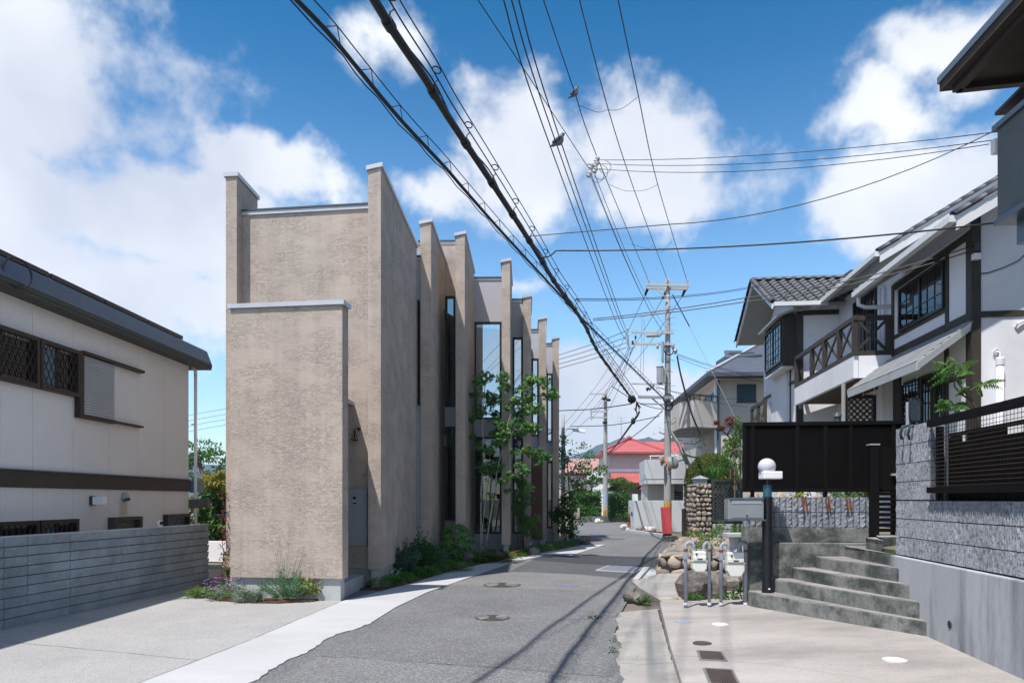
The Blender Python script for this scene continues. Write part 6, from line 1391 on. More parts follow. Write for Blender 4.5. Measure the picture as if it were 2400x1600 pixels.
mb = MB(); mb.box(a.x-.03, a.x+.02, dd-.02, dd+.4, 7.4, zz-.5); part(mb, 'dormer_trim', MAT['beigewall'], dm)
bp = [(8.42, 29.0), (8.37, 28.7), (7.28, 28.2), (6.89, 29.0), (6.92, 30.6), (7.5, 33), (8.7, 33)]
mb = MB(); mb.prism(bp, 4.50, 5.57); bl2 = part(mb, 'balcony', MAT['beigewall'], BH)
mb = MB(); cc = Vector((7.9, 30)); mb.prism([Vector(p)+(cc-Vector(p)).normalized()*.05 for p in bp], 4.46, 4.50); part(mb, 'balcony_soffit', MAT['soffit'], bl2)
for i in range(1, 5):
    a, b = Vector((*bp[i], 5.78)), Vector((*bp[i+1], 5.78)); mb = MB(); mb.bar(a, b, .05, .05); part(mb, 'handrail', MAT['olive'], bl2)
    for k in range(4): q = a.lerp(b, k/4); mb = MB(); mb.bar(q, q+Vector((0, 0, -.22)), .04, .04); part(mb, 'rail_post', MAT['olive'], bl2)
BFf = Fac((8.49, 29.0), (1, -.066))
mb = MB(); BFf.box(mb, BFf.s(1727), BFf.s(1772), BFf.z(1745, 941), BFf.z(1745, 900), -.02, .02); w = part(mb, 'window', MAT['tealblind'], BH)
mb = MB(); a0, a1, z0, z1 = BFf.s(1726), BFf.s(1773), BFf.z(1745, 942), BFf.z(1745, 899); BFf.box(mb, a0, a1, z0-.03, z0+.02, .021, .05); part(mb, 'sill', MAT['olive'], w)
mb = MB(); p = BFf.px(1682, 880, .1); mb.tube([(p.x, p.y, 0.5), (p.x, p.y, 6.5)], .055, 10); part(mb, 'downpipe', MAT['bluemetal'], BH)
mb = MB(); p = BFf.px(1677, 880, .06); mb.box(p.x-.06, p.x+.06, p.y-.05, p.y+.05, 0, 6.45); part(mb, 'corner_trim', MAT['white'], BH)
BSd = Fac((8.49, 29.0), (.061, 1)); BSd.n = Vector((-1, .061)).normalized()
for (p0, p1, y0, y1) in ((1668, 1644, 890, 940),):
    mb = MB(); BSd.box(mb, BSd.s(1676), BSd.s(1650), 5.2, 6.1, 0, .03); part(mb, 'window', MAT['tealblind'], BH)
for (p0, p1) in ((1638, 1622), (1606, 1590)):
    mb = MB(); BSd.box(mb, .9 if p0 > 1620 else 3.0, 2.1 if p0 > 1620 else 4.2, 2.3, 3.5, 0, .04); w = part(mb, 'window', MAT['glass_shut'], BH)
    for k in (0, 1): mb = MB(); a = (.9 if p0 > 1620 else 3.0)+(1.25 if k else -.35); BSd.box(mb, a, a+.3, 2.25, 3.55, 0, .05); part(mb, 'shutter', MAT['slateroof'], w)
mb = MB(); mb.tube([P(1644, 985, 28.7), P(1650, 993, 28.7), P(1682, 1003, 28.85)], .05, 8); part(mb, 'rain_pipe', MAT['bluemetal'], BH); p = P(1636, 985, 28.7); mb = MB(); mb.box(p.x-.05, p.x+.12, p.y-.08, p.y+.08, p.z-.1, p.z+.1); part(mb, 'rain_head', MAT['bluemetal'], BH)

# ---- red roofed house and its neighbour
RH = thing('red_roofed_house', 'pale house with bright red hipped roofs at the end of the lane', 'house', (9, 56, 0))
mb = MB(); mb.box(7.65, 14, 55.6, 62, 0, 5.25); part(mb, 'wall', MAT['pinkwall'], RH)
mb = MB(); mb.box(6.6, 7.65, 56.5, 62, 0, 3.9); part(mb, 'side_wing', MAT['white'], RH)
mb = MB(); mb.box(7.63, 10.8, 55.55, 55.6, 3.72, 3.98); part(mb, 'white_band', MAT['white'], RH)
def hip(mb, x0, x1, y0, y1, z0, rx0, rx1, ry, z1):
    return mb.add([(x0, y0, z0), (x1, y0, z0), (x1, y1, z0), (x0, y1, z0), (rx0, ry, z1), (rx1, ry, z1), (x0, y0, z0-.14), (x1, y0, z0-.14), (x1, y1, z0-.14), (x0, y1, z0-.14)],
                  [(0, 1, 5, 4), (1, 2, 5), (2, 3, 4, 5), (3, 0, 4), (0, 6, 7, 1), (1, 7, 8, 2), (2, 8, 9, 3), (3, 9, 6, 0), (6, 9, 8, 7)])
mb = MB(); hip(mb, 7.0, 12.0, 54.9, 62, 5.30, 9.55, 9.75, 57.8, 6.5); rf = part(mb, 'roof', MAT['redroof'], RH)
for a, b in (((7.0, 54.9, 5.32), (9.55, 57.8, 6.54)), ((12.0, 54.9, 5.32), (9.75, 57.8, 6.54))): mb = MB(); mb.bar(a, b, .22, .16); part(mb, 'hip_tiles', MAT['redroof'], rf)
mb = MB(); mb.ball((9.6, 57.7, 6.6), .22, .2, .2, 10, 6); part(mb, 'ridge_end', MAT['redroof'], rf)
mb = MB(); hip(mb, 10.2, 17.5, 55.8, 63, 5.0, 11.2, 16.5, 59.0, 6.4); part(mb, 'rear_roof', MAT['redroof'], RH)
mb = MB(); mb.hexa([(7.75, 53.6, 2.72), (11.2, 53.6, 2.72), (11.2, 55.58, 2.72), (7.75, 55.58, 2.72), (7.75, 53.5, 2.84), (11.4, 53.5, 2.84), (11.2, 55.58, 3.70), (7.75, 55.58, 3.70)]); lr = part(mb, 'lower_roof', MAT['redroof'], RH)
for k in range(16): x = 7.85+k*.22; mb = MB(); mb.bar((x, 53.5, 2.86), (x, 55.57, 3.72), .05, .03); part(mb, 'tile_ridge', MAT['redroof'], lr)
mb = MB(); mb.add([(9.7, 52.9, 2.35), (12.0, 52.9, 2.1), (10.3, 52.9, 3.0), (9.7, 54.8, 2.35), (12.0, 54.8, 2.1), (10.3, 54.8, 3.0)], [(0, 1, 2), (5, 4, 3), (0, 2, 5, 3), (1, 4, 5, 2), (0, 3, 4, 1)]); part(mb, 'porch_roof', MAT['redroof'], RH)
mb = MB(); mb.box(9.9, 11.8, 53.1, 54.5, 0, 2.2); part(mb, 'porch', MAT['dkbrown'], RH)
t = thing('far_house', 'distant house with a dusty pink roof behind the young tree', 'house', (7, 72, 0)); mb = MB(); mb.box(5.2, 10.5, 71.5, 80, 0, 4.1); part(mb, 'wall', MAT['pinkwall'], t)
mb = MB(); hip(mb, 4.9, 11, 70.8, 81, 4.3, 6.2, 9.5, 75, 5.9); part(mb, 'roof', M('dustroof', (.36, .21, .19), .7, .1), t)
mb = MB(); mb.hexa([(6.4, 69.5, 2.6), (9.5, 69.5, 2.9), (9.5, 71.5, 2.9), (6.4, 71.5, 2.6), (6.4, 69.5, 2.7), (9.5, 69.5, 3.6), (9.5, 71.5, 3.9), (6.4, 71.5, 2.9)]); part(mb, 'lower_roof', bpy.data.materials['dustroof'], t)

# ---- grey wall and grey balconied building
t = thing('grey_wall', 'smooth light grey garden wall behind the utility pole', 'wall', (7, 34.5, 0))
mb = MB(); mb.prism([(6.06, 34.9), (9.5, 33.2), (9.5, 33.5), (6.4, 35.05), (6.5, 37.5), (6.2, 37.5)], 0, 1.53); part(mb, 'wall', MAT['greywall'], t, bev=.02)
mb = MB(); mb.box(6.02, 6.07, 35.5, 35.6, .75, .95); part(mb, 'name_plate', MAT['black'], t)
GBd = thing('grey_building', 'pale grey building with a curved balcony parapet behind the pole', 'building', (9, 40, 0))
cur = [(7.2, 38.2)]+[(7.2+.5*k, 38.2-.6*math.sin(k*.42)) for k in range(1, 8)]+[(11.5, 38.6), (11.5, 42), (7.6, 42)]
mb = MB(); mb.prism(cur, 2.42, 3.74); bp_ = part(mb, 'balcony_parapet', MAT['greywall'], GBd)
mb = MB(); mb.prism([(x*1.0-.01, y-.02) for x, y in cur], 2.68, 2.70); part(mb, 'drip_line', MAT['greymetal'], bp_)
mb = MB(); mb.prism([(7.45, 38.7), (8.9, 38.6), (8.9, 42), (7.7, 42)], 0, 2.42); part(mb, 'wall', MAT['beigewall'], GBd)
mb = MB(); mb.prism([(8.9, 39.6), (12, 39.4), (12, 42), (8.9, 42)], 0, 2.42); part(mb, 'recessed_wall', MAT['greywall'], GBd)
mb = MB(); mb.box(9.05, 9.55, 39.5, 39.56, 1.5, 2.0); w = part(mb, 'window', MAT['glass_shut'], GBd)
for k in range(4): mb = MB(); mb.box(9.05, 9.55, 39.47, 39.49, 1.58+k*.1, 1.60+k*.1); part(mb, 'window_bar', MAT['white'], w)
mb = MB(); mb.tube([(7.5, 38.4, 3.95), (9.0, 38.1, 3.95)], .025, 6); part(mb, 'handrail', MAT['white'], GBd)
mb = MB(); mb.tube([(7.55, 38.4, 3.74), (7.55, 38.4, 3.95)], .02, 6); part(mb, 'rail_post', MAT['white'], GBd)
for i, (px, py, r, m) in enumerate(((1494, 1245, .17, 'greyrock'), (1503, 1240, .22, 'stone'), (1511, 1241, .22, 'white'), (1520, 1243, .18, 'white'), (1528, 1240, .25, 'white'), (1464, 1237, .25, 'white'))):
    p = G(px, 1246 if i < 5 else 1241); solo(rock((p.x, p.y, r*.55), r, r*.7, r*.75, .15), 'garden_stone', M('palerock', (.5, .47, .44), .9, .15) if i == 2 else (bpy.data.materials['palerock'] if m == 'white' else MAT[m]),
         ['dark brown stone at the left end of the row before the grey wall', 'tan stone second in the row before the grey wall', 'pale stone in the middle of the row before the grey wall', 'pale stone fourth in the row before the grey wall', 'large pale stone at the right end of the row before the grey wall', 'white wedge shaped stone at the corner of the lane'][i], 'stone', 'stones before the grey wall')
p = G(1476, 1241); t = thing('flower_pot', 'terracotta pot with dry tall plant beside the grey wall', 'plant pot', p); mb = MB(); mb.lathe(p, [(.14, 0), (.18, .3), (.2, .3), (.2, .34), (.12, .34)], 14); part(mb, 'pot', M('terracotta', (.3, .12, .07), .8), t)
mb = MB(); blades(mb, p+Vector((0, 0, .3)), 30, .7, .2, .03, .3, .1); cloud(mb, p+Vector((0, 0, .95)), .15, .15, .3, 60, .08); part(mb, 'plant', MAT['leaf_bronze'], t, recalc=False)
kb = thing('kerb', 'pale kerb curving round the corner by the red board', 'kerb', (6, 30, 0))
kp = [Vector(p) for p in ((6.42, 27.9), (6.3, 29.8), (6.1, 31.7), (5.85, 33.6), (5.68, 35.3), (6.1, 37.2))]
for a, b in zip(kp[:-1], kp[1:]): mb = MB(); n_ = Vector(((b-a).y, -(b-a).x)).normalized()*.16; mb.prism([a, b, b+n_, a+n_], -.02, .11); part(mb, 'kerb_stone', MAT['strip'], kb, bev=.01)
# ---- hedges, trees at the lane end
def hedge(label, x0, x1, y0, y1, z0, z1, n, ln, m='leaf_hedge'):
    t = thing('clipped_hedge', label, 'hedge', ((x0+x1)/2, y0, 0), 'hedges at the end of the lane'); mb = MB(); mb.box(x0+.15, x1-.15, y0+.15, y1, z0, z1-.15); part(mb, 'branches', M('hedgecore', (.012, .03, .008), .95) if 'hedgecore' not in bpy.data.materials else bpy.data.materials['hedgecore'], t)
    mb = MB()
    for i in range(n):
        f = R.random(); x, z = R.uniform(x0, x1), R.uniform(z0, z1); bump_ = .12*math.sin(x*3.1)+.10*math.sin(z*4+x)
        if f < .65: p = Vector((x, y0-bump_+R.uniform(-.08, .12), z)); o = Vector((0, -1, .3))
        elif f < .9: p = Vector((x, R.uniform(y0, y1), z1+R.uniform(-.1, .08)+bump_*.5)); o = Vector((0, -.2, 1))
        else: p = Vector((x0 if R.random() < .5 else x1, R.uniform(y0, y1), z)); o = Vector((1, 0, .2))
        leaf(mb, p, rvec(), o+rvec()*.8, ln*R.uniform(.7, 1.3), ln*.6)
    part(mb, 'foliage', MAT[m], t, recalc=False)
hedge('clipped green hedge left of the farther utility pole', 4.3, 6.2, 49.2, 50.5, .35, 1.95, 3000, .15); hedge('clipped green hedge right of the farther utility pole', 6.65, 8.25, 48.9, 50.2, .3, 1.85, 3000, .15)
t = thing('low_retaining_wall', 'low dark stone wall under the clipped hedges', 'wall', (6, 49, 0)); mb = MB(); mb.prism([(4.3, 49.0), (6.5, 48.9), (8.6, 49.2), (8.6, 50.6), (4.3, 50.6)], 0, .40); part(mb, 'wall', MAT['oldconc'], t)
mb = MB(); p = G(1351, 1226); mb.box(p.x-.12, p.x+.35, 47.8, 48.4, 0, 1.0); part(mb, 'end_pier', MAT['stone'], t)
for i, (px, py, d, m) in enumerate(((1400.5, 1220, 46.8, 'white'), (1411, 1223, 46.8, 'yellow'))):
    p = P(px, py, d); mb = MB(); mb.ball((p.x, p.y, .12+.04*(1-i)), .19-.08*i, .15, .16-.08*i, 10, 6, .1); solo(mb, 'refuse_bag', MAT[m], ['white refuse bag at the foot of the farther pole', 'small yellow bag beside the white refuse bag'][i], 'bag', 'bags by the farther pole')
b0 = Vector((5.9, 52.5, 0)); tree('pine_tree', 'dark flat crowned pine behind the left hedge', b0, [([b0, b0+Vector((-.2, 0, 1.5)), b0+Vector((.1, 0, 2.6))], .13, .06)], [((5.4, 52.3, 2.7), 1.0, .8, .28, 900, .16, dict(clumps=9, w=.05)), ((6.2, 52.5, 3.0), .8, .7, .25, 700, .16, dict(clumps=8, w=.05)), ((5.6, 52.4, 2.1), 1.1, .8, .3, 700, .16, dict(clumps=8, w=.05))], 'leaf_dark')
b0 = Vector((7.6, 51.8, 0)); tree('garden_maple', 'bushy green maple before the red roofed house', b0, [([b0, b0+Vector((.1, 0, 2)), b0+Vector((.3, 0, 2.9))], .10, .04)], [((7.9, 51.6, 2.75), 1.2, .9, .42, 1500, .15, dict(clumps=14)), ((7.6, 51.8, 2.1), 1.1, .8, .4, 800, .15, dict(clumps=9))], 'leaf_mid')
b0 = Vector((9.4, 51.5, 0)); tree('round_shrub', 'round green shrub in front of the red roofed house porch', b0, None, [((9.4, 51.3, 1.6), .55, .5, .35, 500, .12, dict(clumps=8)), ((9.9, 51.5, 1.2), .5, .5, .6, 500, .12, dict(clumps=8))], 'leaf_mid', cat='shrub')
mb = MB(); p = P(1490, 1166, 49); mb.box(p.x-.25, p.x+.15, 49, 49.06, 1.45, 1.95); t = thing('notice_board', 'small white notice board beyond the grey wall', 'sign', (p.x, 49, 0)); part(mb, 'panel', MAT['white'], t); mb = MB(); mb.box(p.x-.07, p.x-.01, 49.06, 49.1, 0, 1.9); part(mb, 'post', MAT['greymetal'], t)
# hills
def hills(name, pts, d, depth, m, label, step=6):
    mb = MB(); prof = []
    for (xa, ya), (xb, yb) in zip(pts[:-1], pts[1:]):
        n = max(1, int(abs(xb-xa)/step))
        for k in range(n): t_ = k/n; prof.append((xa+(xb-xa)*t_, ya+(yb-ya)*t_+R.uniform(-1.0, 1.0)))
    vs = []; rows = 5
    for j in range(rows):
        for (x, y) in prof: p = P(x, y, d); f = 1-j/(rows-1); vs.append((p.x*(1-.0*j), d-depth*(1-f), p.z*f**.8 if j else p.z))
    n = len(prof); fs = [(j*n+i, j*n+i+1, (j+1)*n+i+1, (j+1)*n+i) for j in range(rows-1) for i in range(n-1)]
    mb.add(vs, fs); return struct(mb, name, m, label)
hills('hills', [(-900, 1090), (200, 1080), (900, 1100), (1240, 1098), (1310, 1078), (1345, 1066), (1375, 1058), (1400, 1042), (1430, 1036), (1462, 1024), (1490, 1030), (1520, 1024), (1545, 1031), (1600, 1022), (1800, 1030), (2600, 1000), (3600, 1060)], 1500, 500, MAT['hillgreen'], 'wooded hills on the horizon')
hills('near_hill', [(1470, 1110), (1530, 1038), (1560, 1024), (1600, 1030), (1760, 1010), (2100, 1060), (2300, 1150)], 520, 120, MAT['hillgreen'], 'nearer wooded hill behind the red roof')

# ---- stone pillar wall, lattice gate, topiary garden
SPw = thing('stone_pillar_wall', 'tan rubble stone gate pillar and wall beyond the planter', 'wall', (6.8, 26, 0))
zt = P(0, 1134, 26).z; Fp = Fac((6.79, 26.0), (1, -.05)); Fl = Fac((6.79, 26.0), (.115, 1)); Fl.n = Vector((-1, .115)).normalized()
mb = MB(); a, b, c_, d_ = Fp.pt(0, 0), Fp.pt(.58, 0), Vector((7.75, 29.0, 0)), Vector((7.13, 29.0, 0)); cen = (a+b+c_+d_)/4
mb.prism([((cen+(p-cen)*.985).x+(.03 if p in (a, d_) else 0), (cen+(p-cen)*.985).y+.02) for p in (a, b, c_, d_)], 0, zt-.03); part(mb, 'core', MAT['mortar'], SPw)
stones_on(Fp, 0.0, .58, 0, zt, .17, SPw, o=.04, round_=.62, dep=.08); stones_on(Fl, 0.03, 2.9, 0, zt, .19, SPw, o=.04, round_=.62, dep=.08)
p = Fp.pt(.2, zt, -.25); t = thing('pillar_lantern', 'flat dark lantern cap on top of the stone pillar', 'lantern', (p.x, p.y, zt))
mb = MB(); mb.box(p.x-.22, p.x+.22, p.y-.2, p.y+.2, zt, zt+.2); part(mb, 'body', MAT['greymetal'], t); mb = MB(); mb.add([(p.x-.28, p.y-.26, zt+.2), (p.x+.28, p.y-.26, zt+.2), (p.x+.28, p.y+.26, zt+.2), (p.x-.28, p.y+.26, zt+.2), (p.x, p.y, zt+.34)], [(0, 1, 4), (1, 2, 4), (2, 3, 4), (3, 0, 4), (3, 2, 1, 0)]); part(mb, 'cap', MAT['greymetal'], t)
LG = Fac(Fp.pt(.6, 0), (1, -.05)); a0, a1 = 0.0, LG.s(1741); z0, z1 = .75, LG.z(1700, 1122)
t = thing('lattice_gate', 'dark grey lattice gate right of the stone pillar', 'gate', LG.pt(.5, 0)); fw = .10
for q in ((a0, a1, z1-fw, z1), (a0, a1, z0, z0+fw), (a0, a0+.06, z0+fw, z1-fw), (a1-.34, a1-.06, z0+fw, z1-fw), (a1-.055, a1, z0+fw, z1-fw)): mb = MB(); LG.box(mb, *q, -.06, 0); part(mb, 'frame', MAT['frame_grey'] if 'frame_grey' in MAT else MAT.setdefault('frame_grey', M('frame_grey', (.045, .05, .055), .5)), t)
Wd = a1-.34-a0-.06; Hd = z1-z0-2*fw; st = .15
for sgn in (1, -1):
    for i in range(-14, 30):
        c = i*st; lo, hi = (max(0, -c), min(Wd, Hd-c)) if sgn > 0 else (max(0, c-Hd), min(Wd, c))
        if hi-lo > .04:
            mb = MB(); f = (lambda x: x+c) if sgn > 0 else (lambda x: c-x); LG.bar(mb, a0+.06+lo, z0+fw+f(lo), a0+.06+hi, z0+fw+f(hi), .045, -.045-.012*(sgn > 0), -.03-.012*(sgn > 0)); part(mb, 'lattice_bar', MAT['frame_grey'], t)
mb = MB(); p = LG.px(1722, 1140, .02); mb.box(p.x-.05, p.x+.05, p.y-.03, p.y+.01, p.z-.12, p.z+.06); part(mb, 'lock', MAT['white'], t); mb = MB(); p = LG.px(1724, 1133, .02); mb.box(p.x-.06, p.x+.05, p.y-.02, p.y+.01, p.z-.03, p.z+.05); part(mb, 'red_tag', MAT['redboard'], t)
t = thing('gate_base_wall', 'pale concrete block wall below the lattice gate', 'wall', LG.pt(.6, 0))
mb = MB(); LG.box(mb, a0, a1+1.0, 0, .70, -.25, -.02); part(mb, 'mortar_core', MAT['joint'], t)
for k in range(3):
    for j in range(6): mb = MB(); x = a0+j*.38+(k % 2)*.0; LG.box(mb, x+.006, x+.372, .1+k*.2, .1+k*.2+.188, -.03, .0); part(mb, 'block', MAT['strip'], t)
c = P(1668, 1118, 28.0); t = thing('topiary_dome', 'large clipped golden green topiary dome behind the lattice gate', 'shrub', (c.x, c.y, 0)); mb = MB(); mb.ball((c.x, c.y, 2.15), 1.0, .9, 1.2, 20, 14, .02); part(mb, 'branches', bpy.data.materials['hedgecore'], t)
mb = MB(); cloud(mb, (c.x, c.y, 2.15), 1.06, .95, 1.27, 8500, .075, shell=.93, up=.2); part(mb, 'foliage', MAT['leaf_topiary'], t, recalc=False)
mb = MB(); mb.box(c.x-1, c.x+1, c.y-.8, c.y+.8, 0, 1.2); part(mb, 'planter_bed', MAT['soil'], t)
p = P(1678, 1112, 26.55); t = thing('grass_clump', 'tall bright green grass clump before the topiary dome', 'grass', (p.x, p.y, 0)); mb = MB(); blades(mb, (p.x, p.y, 2.1), 170, 1.0, .75, .04, .9, .3); part(mb, 'blades', MAT['leaf_maple'], t, recalc=False); mb = MB(); mb.lathe((p.x, p.y, 0), [(.4, 0), (.35, 1.8), (.3, 1.95)], 10); part(mb, 'root_mound', MAT['soil'], t)
b0 = Vector((8.2, 26.9, 0)); tree('gate_shrub', 'sunny shrub showing through the lattice gate', b0, [([b0, b0+Vector((0, 0, 1.2))], .03, .02)], [((7.9, 26.8, 1.5), .6, .25, .75, 900, .09, dict(clumps=14))], 'leaf_fern', cat='shrub')
for i, (px, py, d, rx, rz, m, n) in enumerate(((1722, 1075, 25.2, .5, .95, 'leaf_mid', 1100), (1712, 1050, 26.0, .45, .5, 'leaf_fern', 700), (1735, 1010, 25.5, .3, .55, 'leaf_mid', 500), (1690, 1118, 26.4, .5, .14, 'leaf_topiary', 500))):
    p = P(px, py, d); b0 = Vector((p.x, d, 0)); tree('garden_bush', ['leafy green bush between topiary and louvre fence', 'feathery yellow green bush above the leafy one', 'dark green bush touching the louvre fence top', 'low clipped bush along the lattice gate top'][i], b0, [([b0, Vector((p.x, d, p.z))], .04, .02)], [((p.x, d, p.z), rx, rx*.8, rz, n, .09, dict(clumps=14))], m, cat='shrub', group='bushes by the lattice gate')
# red maple and gnarled tree
def wood(mb, segs, d, r0, r1): mb.tube([P(x, y, d) for x, y in segs], r0, 7, r1)
t = thing('red_maple', 'small maple with dusky red leaves by the beige house', 'tree', P(1722, 1055, 25.9)*Vector((1, 1, 0))); mb = MB()
pb_ = P(1722, 1050, 25.9); mb.tube([(pb_.x, pb_.y, 0), pb_], .045, 7)
for s_ in ([(1722, 1050), (1710, 1025), (1692, 1008), (1684, 1000)], [(1714, 1033), (1726, 1010), (1730, 990)], [(1704, 1020), (1715, 1000), (1712, 985)], [(1692, 1008), (1678, 1008)]): wood(mb, s_, 25.9, .04, .015)
part(mb, 'trunk', MAT['bark'], t, smooth=True); mb = MB()
for px, py, rx, rz in ((1722, 988, .35, .12), (1700, 997, .3, .08), (1686, 1003, .25, .07), (1732, 1000, .25, .14), (1712, 983, .25, .06), (1680, 990, .12, .05)): cloud(mb, P(px, py, 25.9), rx, .3, rz, 150, .08, up=.8, clumps=6)
part(mb, 'crown', MAT['leaf_red'], t, recalc=False)
t = thing('gnarled_tree', 'bare gnarled tree reaching across the utility pole', 'tree', P(1600, 1060, 29.6)*Vector((1, 1, 0))); mb = MB(); q = P(1612, 1085, 29.6); mb.tube([(q.x, q.y, 0), q], .10, 8)
for s_, r0, r1 in (([(1612, 1088), (1600, 1060), (1590, 1038), (1580, 1025), (1573, 1012), (1572, 995)], .10, .05), ([(1573, 1015), (1560, 1018), (1545, 1012)], .05, .03), ([(1572, 995), (1590, 980), (1605, 967), (1615, 966)], .035, .012), ([(1585, 982), (1577, 974)], .025, .012), ([(1600, 1062), (1620, 1070), (1640, 1072)], .05, .03), ([(1610, 1075), (1590, 1080), (1572, 1075)], .035, .02), ([(1590, 1038), (1630, 1040), (1650, 1030), (1638, 1015)], .02, .01)): wood(mb, s_, 29.6, r0, r1)
part(mb, 'trunk', MAT['birch'], t, smooth=True); mb = MB()
for px, py, n in ((1545, 1012, 14), (1605, 1062, 60), (1640, 1040, 40), (1585, 1062, 30), (1655, 1050, 40), (1620, 965, 10), (1628, 1025, 30)): cloud(mb, P(px, py, 29.6), .28, .2, .18, n, .07)
part(mb, 'crown', MAT['leaf_mid'], t, recalc=False)
# ================================================================== overhead wires, cables, birds
MAT['wire'] = M('wire', (0.012, 0.012, 0.014), 0.5, 0.05)
def crom(pts, k=6):
    out = []; n = len(pts)
    for i in range(n-1):
        p0, p1, p2, p3 = pts[max(i-1, 0)], pts[i], pts[i+1], pts[min(i+2, n-1)]
        for j in range(k):
            t = j/k; out.append(0.5*((2*p1)+(p2-p0)*t+(2*p0-5*p1+4*p2-p3)*t*t+(3*p1-p0-3*p2+p3)*t**3))
    out.append(pts[-1]); return out
def overhead(px, z0, z1, d0=None, ext=0.0):
    """a line that runs overhead: its height is known at both ends, so each pixel gives a point"""
    n = len(px); pts = []
    for i, (x, y) in enumerate(px):
        z = z0+(z1-z0)*i/(n-1); d = (z-HC)*FOC/(HY-y)
        pts.append(P(x, y, d if not (i == 0 and d0) else d0))
    pts = crom(pts)
    if ext: v = (pts[-1]-pts[-4]).normalized(); pts.append(pts[-1]+v*ext)
    return pts
def wire(pts, r, label, group, name='overhead_wire', cat='wire', k=4): 
    mb = MB(); mb.tube(pts, r, 6); return solo(mb, name, MAT['wire'], label, cat, group, recalc=False)
def span(a, b, sag, n=10): return [Vector(a).lerp(Vector(b), i/n)-Vector((0, 0, 4*sag*(i/n)*(1-i/n))) for i in range(n+1)]
HV = []
for i, pl in enumerate(([(1520, 657), (1399, 367), (1345, 211), (1273.5, 0)], [(1564, 655), (1486, 444), (1426, 258), (1357.8, 0)], [(1611, 661), (1542, 434), (1496, 224), (1448.5, 0)])):
    pts = overhead(pl, 9.95, 9.95, 26.9, 26); HV.append(pts)
    wire(pts, .0105, ['left', 'middle', 'right'][i]+' of the three high wires running to the pole top', 'high wires to the pole top')
LV = []
for i, pl in enumerate(([(1472, 802), (1443, 752), (1274, 300), (1180, 0)], [(1471, 789), (1449, 742), (1291, 300), (1198.6, 0)], [(1471, 774), (1455, 740), (1303.7, 300), (1215.6, 0)])):
    pts = overhead(pl, 7.95, 7.95, 26.9, 22); LV.append(pts)
    wire(pts, .0105, ['left', 'middle', 'right'][i]+' of three close wires running to the lower pole arms', 'low voltage wires to the pole')
for i, (a, b, c) in enumerate((((1355, 246), (1400, 263), (1421, 258)), ((1421, 258), (1455, 256), (1493, 229)), ((1428, 432), (1460, 446), (1486, 448)), ((1486, 448), (1515, 445), (1541, 433)), ((1479, 572), (1520, 583), (1527, 575)), ((1527, 575), (1550, 590), (1575, 565)))):
    d = lambda y: (9.95-HC)*FOC/(HY-y); wire(crom([P(*a, d(a[1])), P(*b, d((a[1]+c[1])/2)), P(*c, d(c[1]))]), .005, ['nearest jumper between left and middle high wires', 'nearest jumper between middle and right high wires', 'second jumper between left and middle high wires', 'second jumper between middle and right high wires', 'farthest jumper between left and middle high wires', 'farthest jumper between middle and right high wires'][i], 'jumpers between the high wires', 'jumper_wire')
MS = overhead([(1556, 790), (1462, 600), (1380, 400)], 7.8, 7.8, 26.9); MS2 = overhead([(1378, 392), (1246, 190), (1120, 0)], 7.8, 7.8, None, 20)
wire(MS2, .007, 'thin wire from overhead to the hanging insulator cluster', 'thin wires at the insulator cluster')
cd = 13.05; cc = P(1388, 388, cd)
for i, (x0, y0, x1, y1) in enumerate(((1384, 412, 1552, 775), (1386, 410, 1558, 782), (1394, 408, 1563, 770))):
    wire(span(P(x0, y0, cd), P(x1, y1, 26.9), .25+.05*i, 14), .006, ['left', 'middle', 'right'][i]+' thin wire from insulator cluster down to the pole', 'thin wires at the insulator cluster')
t = thing('insulator_cluster', 'cluster of white porcelain insulators hanging on the wires', 'insulators', cc)
for px, py in ((1399, 374), (1397, 386), (1395, 399), (1386, 390), (1381, 409)):
    p = P(px, py, cd); mb = MB(); mb.lathe((0, 0, -.055), [(.02, 0), (.045, .01), (.045, .035), (.025, .045), (.025, .06), (.045, .07), (.045, .095), (.02, .11)], 12); mb.v = [tuple(p+Matrix.Rotation(.5, 3, 'Y') @ Vector(v)) for v in mb.v]; part(mb, 'insulator', MAT['porcelain'], t, smooth=False)
mb = MB(); mb.bar(P(1374, 386, cd), P(1400, 384, cd), .02, .02); part(mb, 'clamp', MAT['greymetal'], t)
mb = MB(); mb.bar(P(1401, 372, cd), P(1381, 412, cd), .012, .012); part(mb, 'strap', MAT['greymetal'], t)
for (x, y, r, a) in ((1418, 392, .11, 4.4), (1408, 404, .13, 4.2), (1400, 412, .12, 4.0)):
    mb = MB(); mb.ring(P(x, y, cd), (.1, 1, .1), r, .0045, 18, 4, a, -1.5); part(mb, 'jumper_loop', MAT['wire'], t)
for i, (y0, x1, y1) in enumerate(((375, 2340, 309), (384, 2340, 327), (396, 2318, 338))):
    wire(span(P(1404, y0, cd), P(x1, y1, 8.72), .10+.04*i, 16), .0052, ['top', 'middle', 'bottom'][i]+' of three thin wires from the insulators to the dark eaved house', 'wires to the dark eaved house')
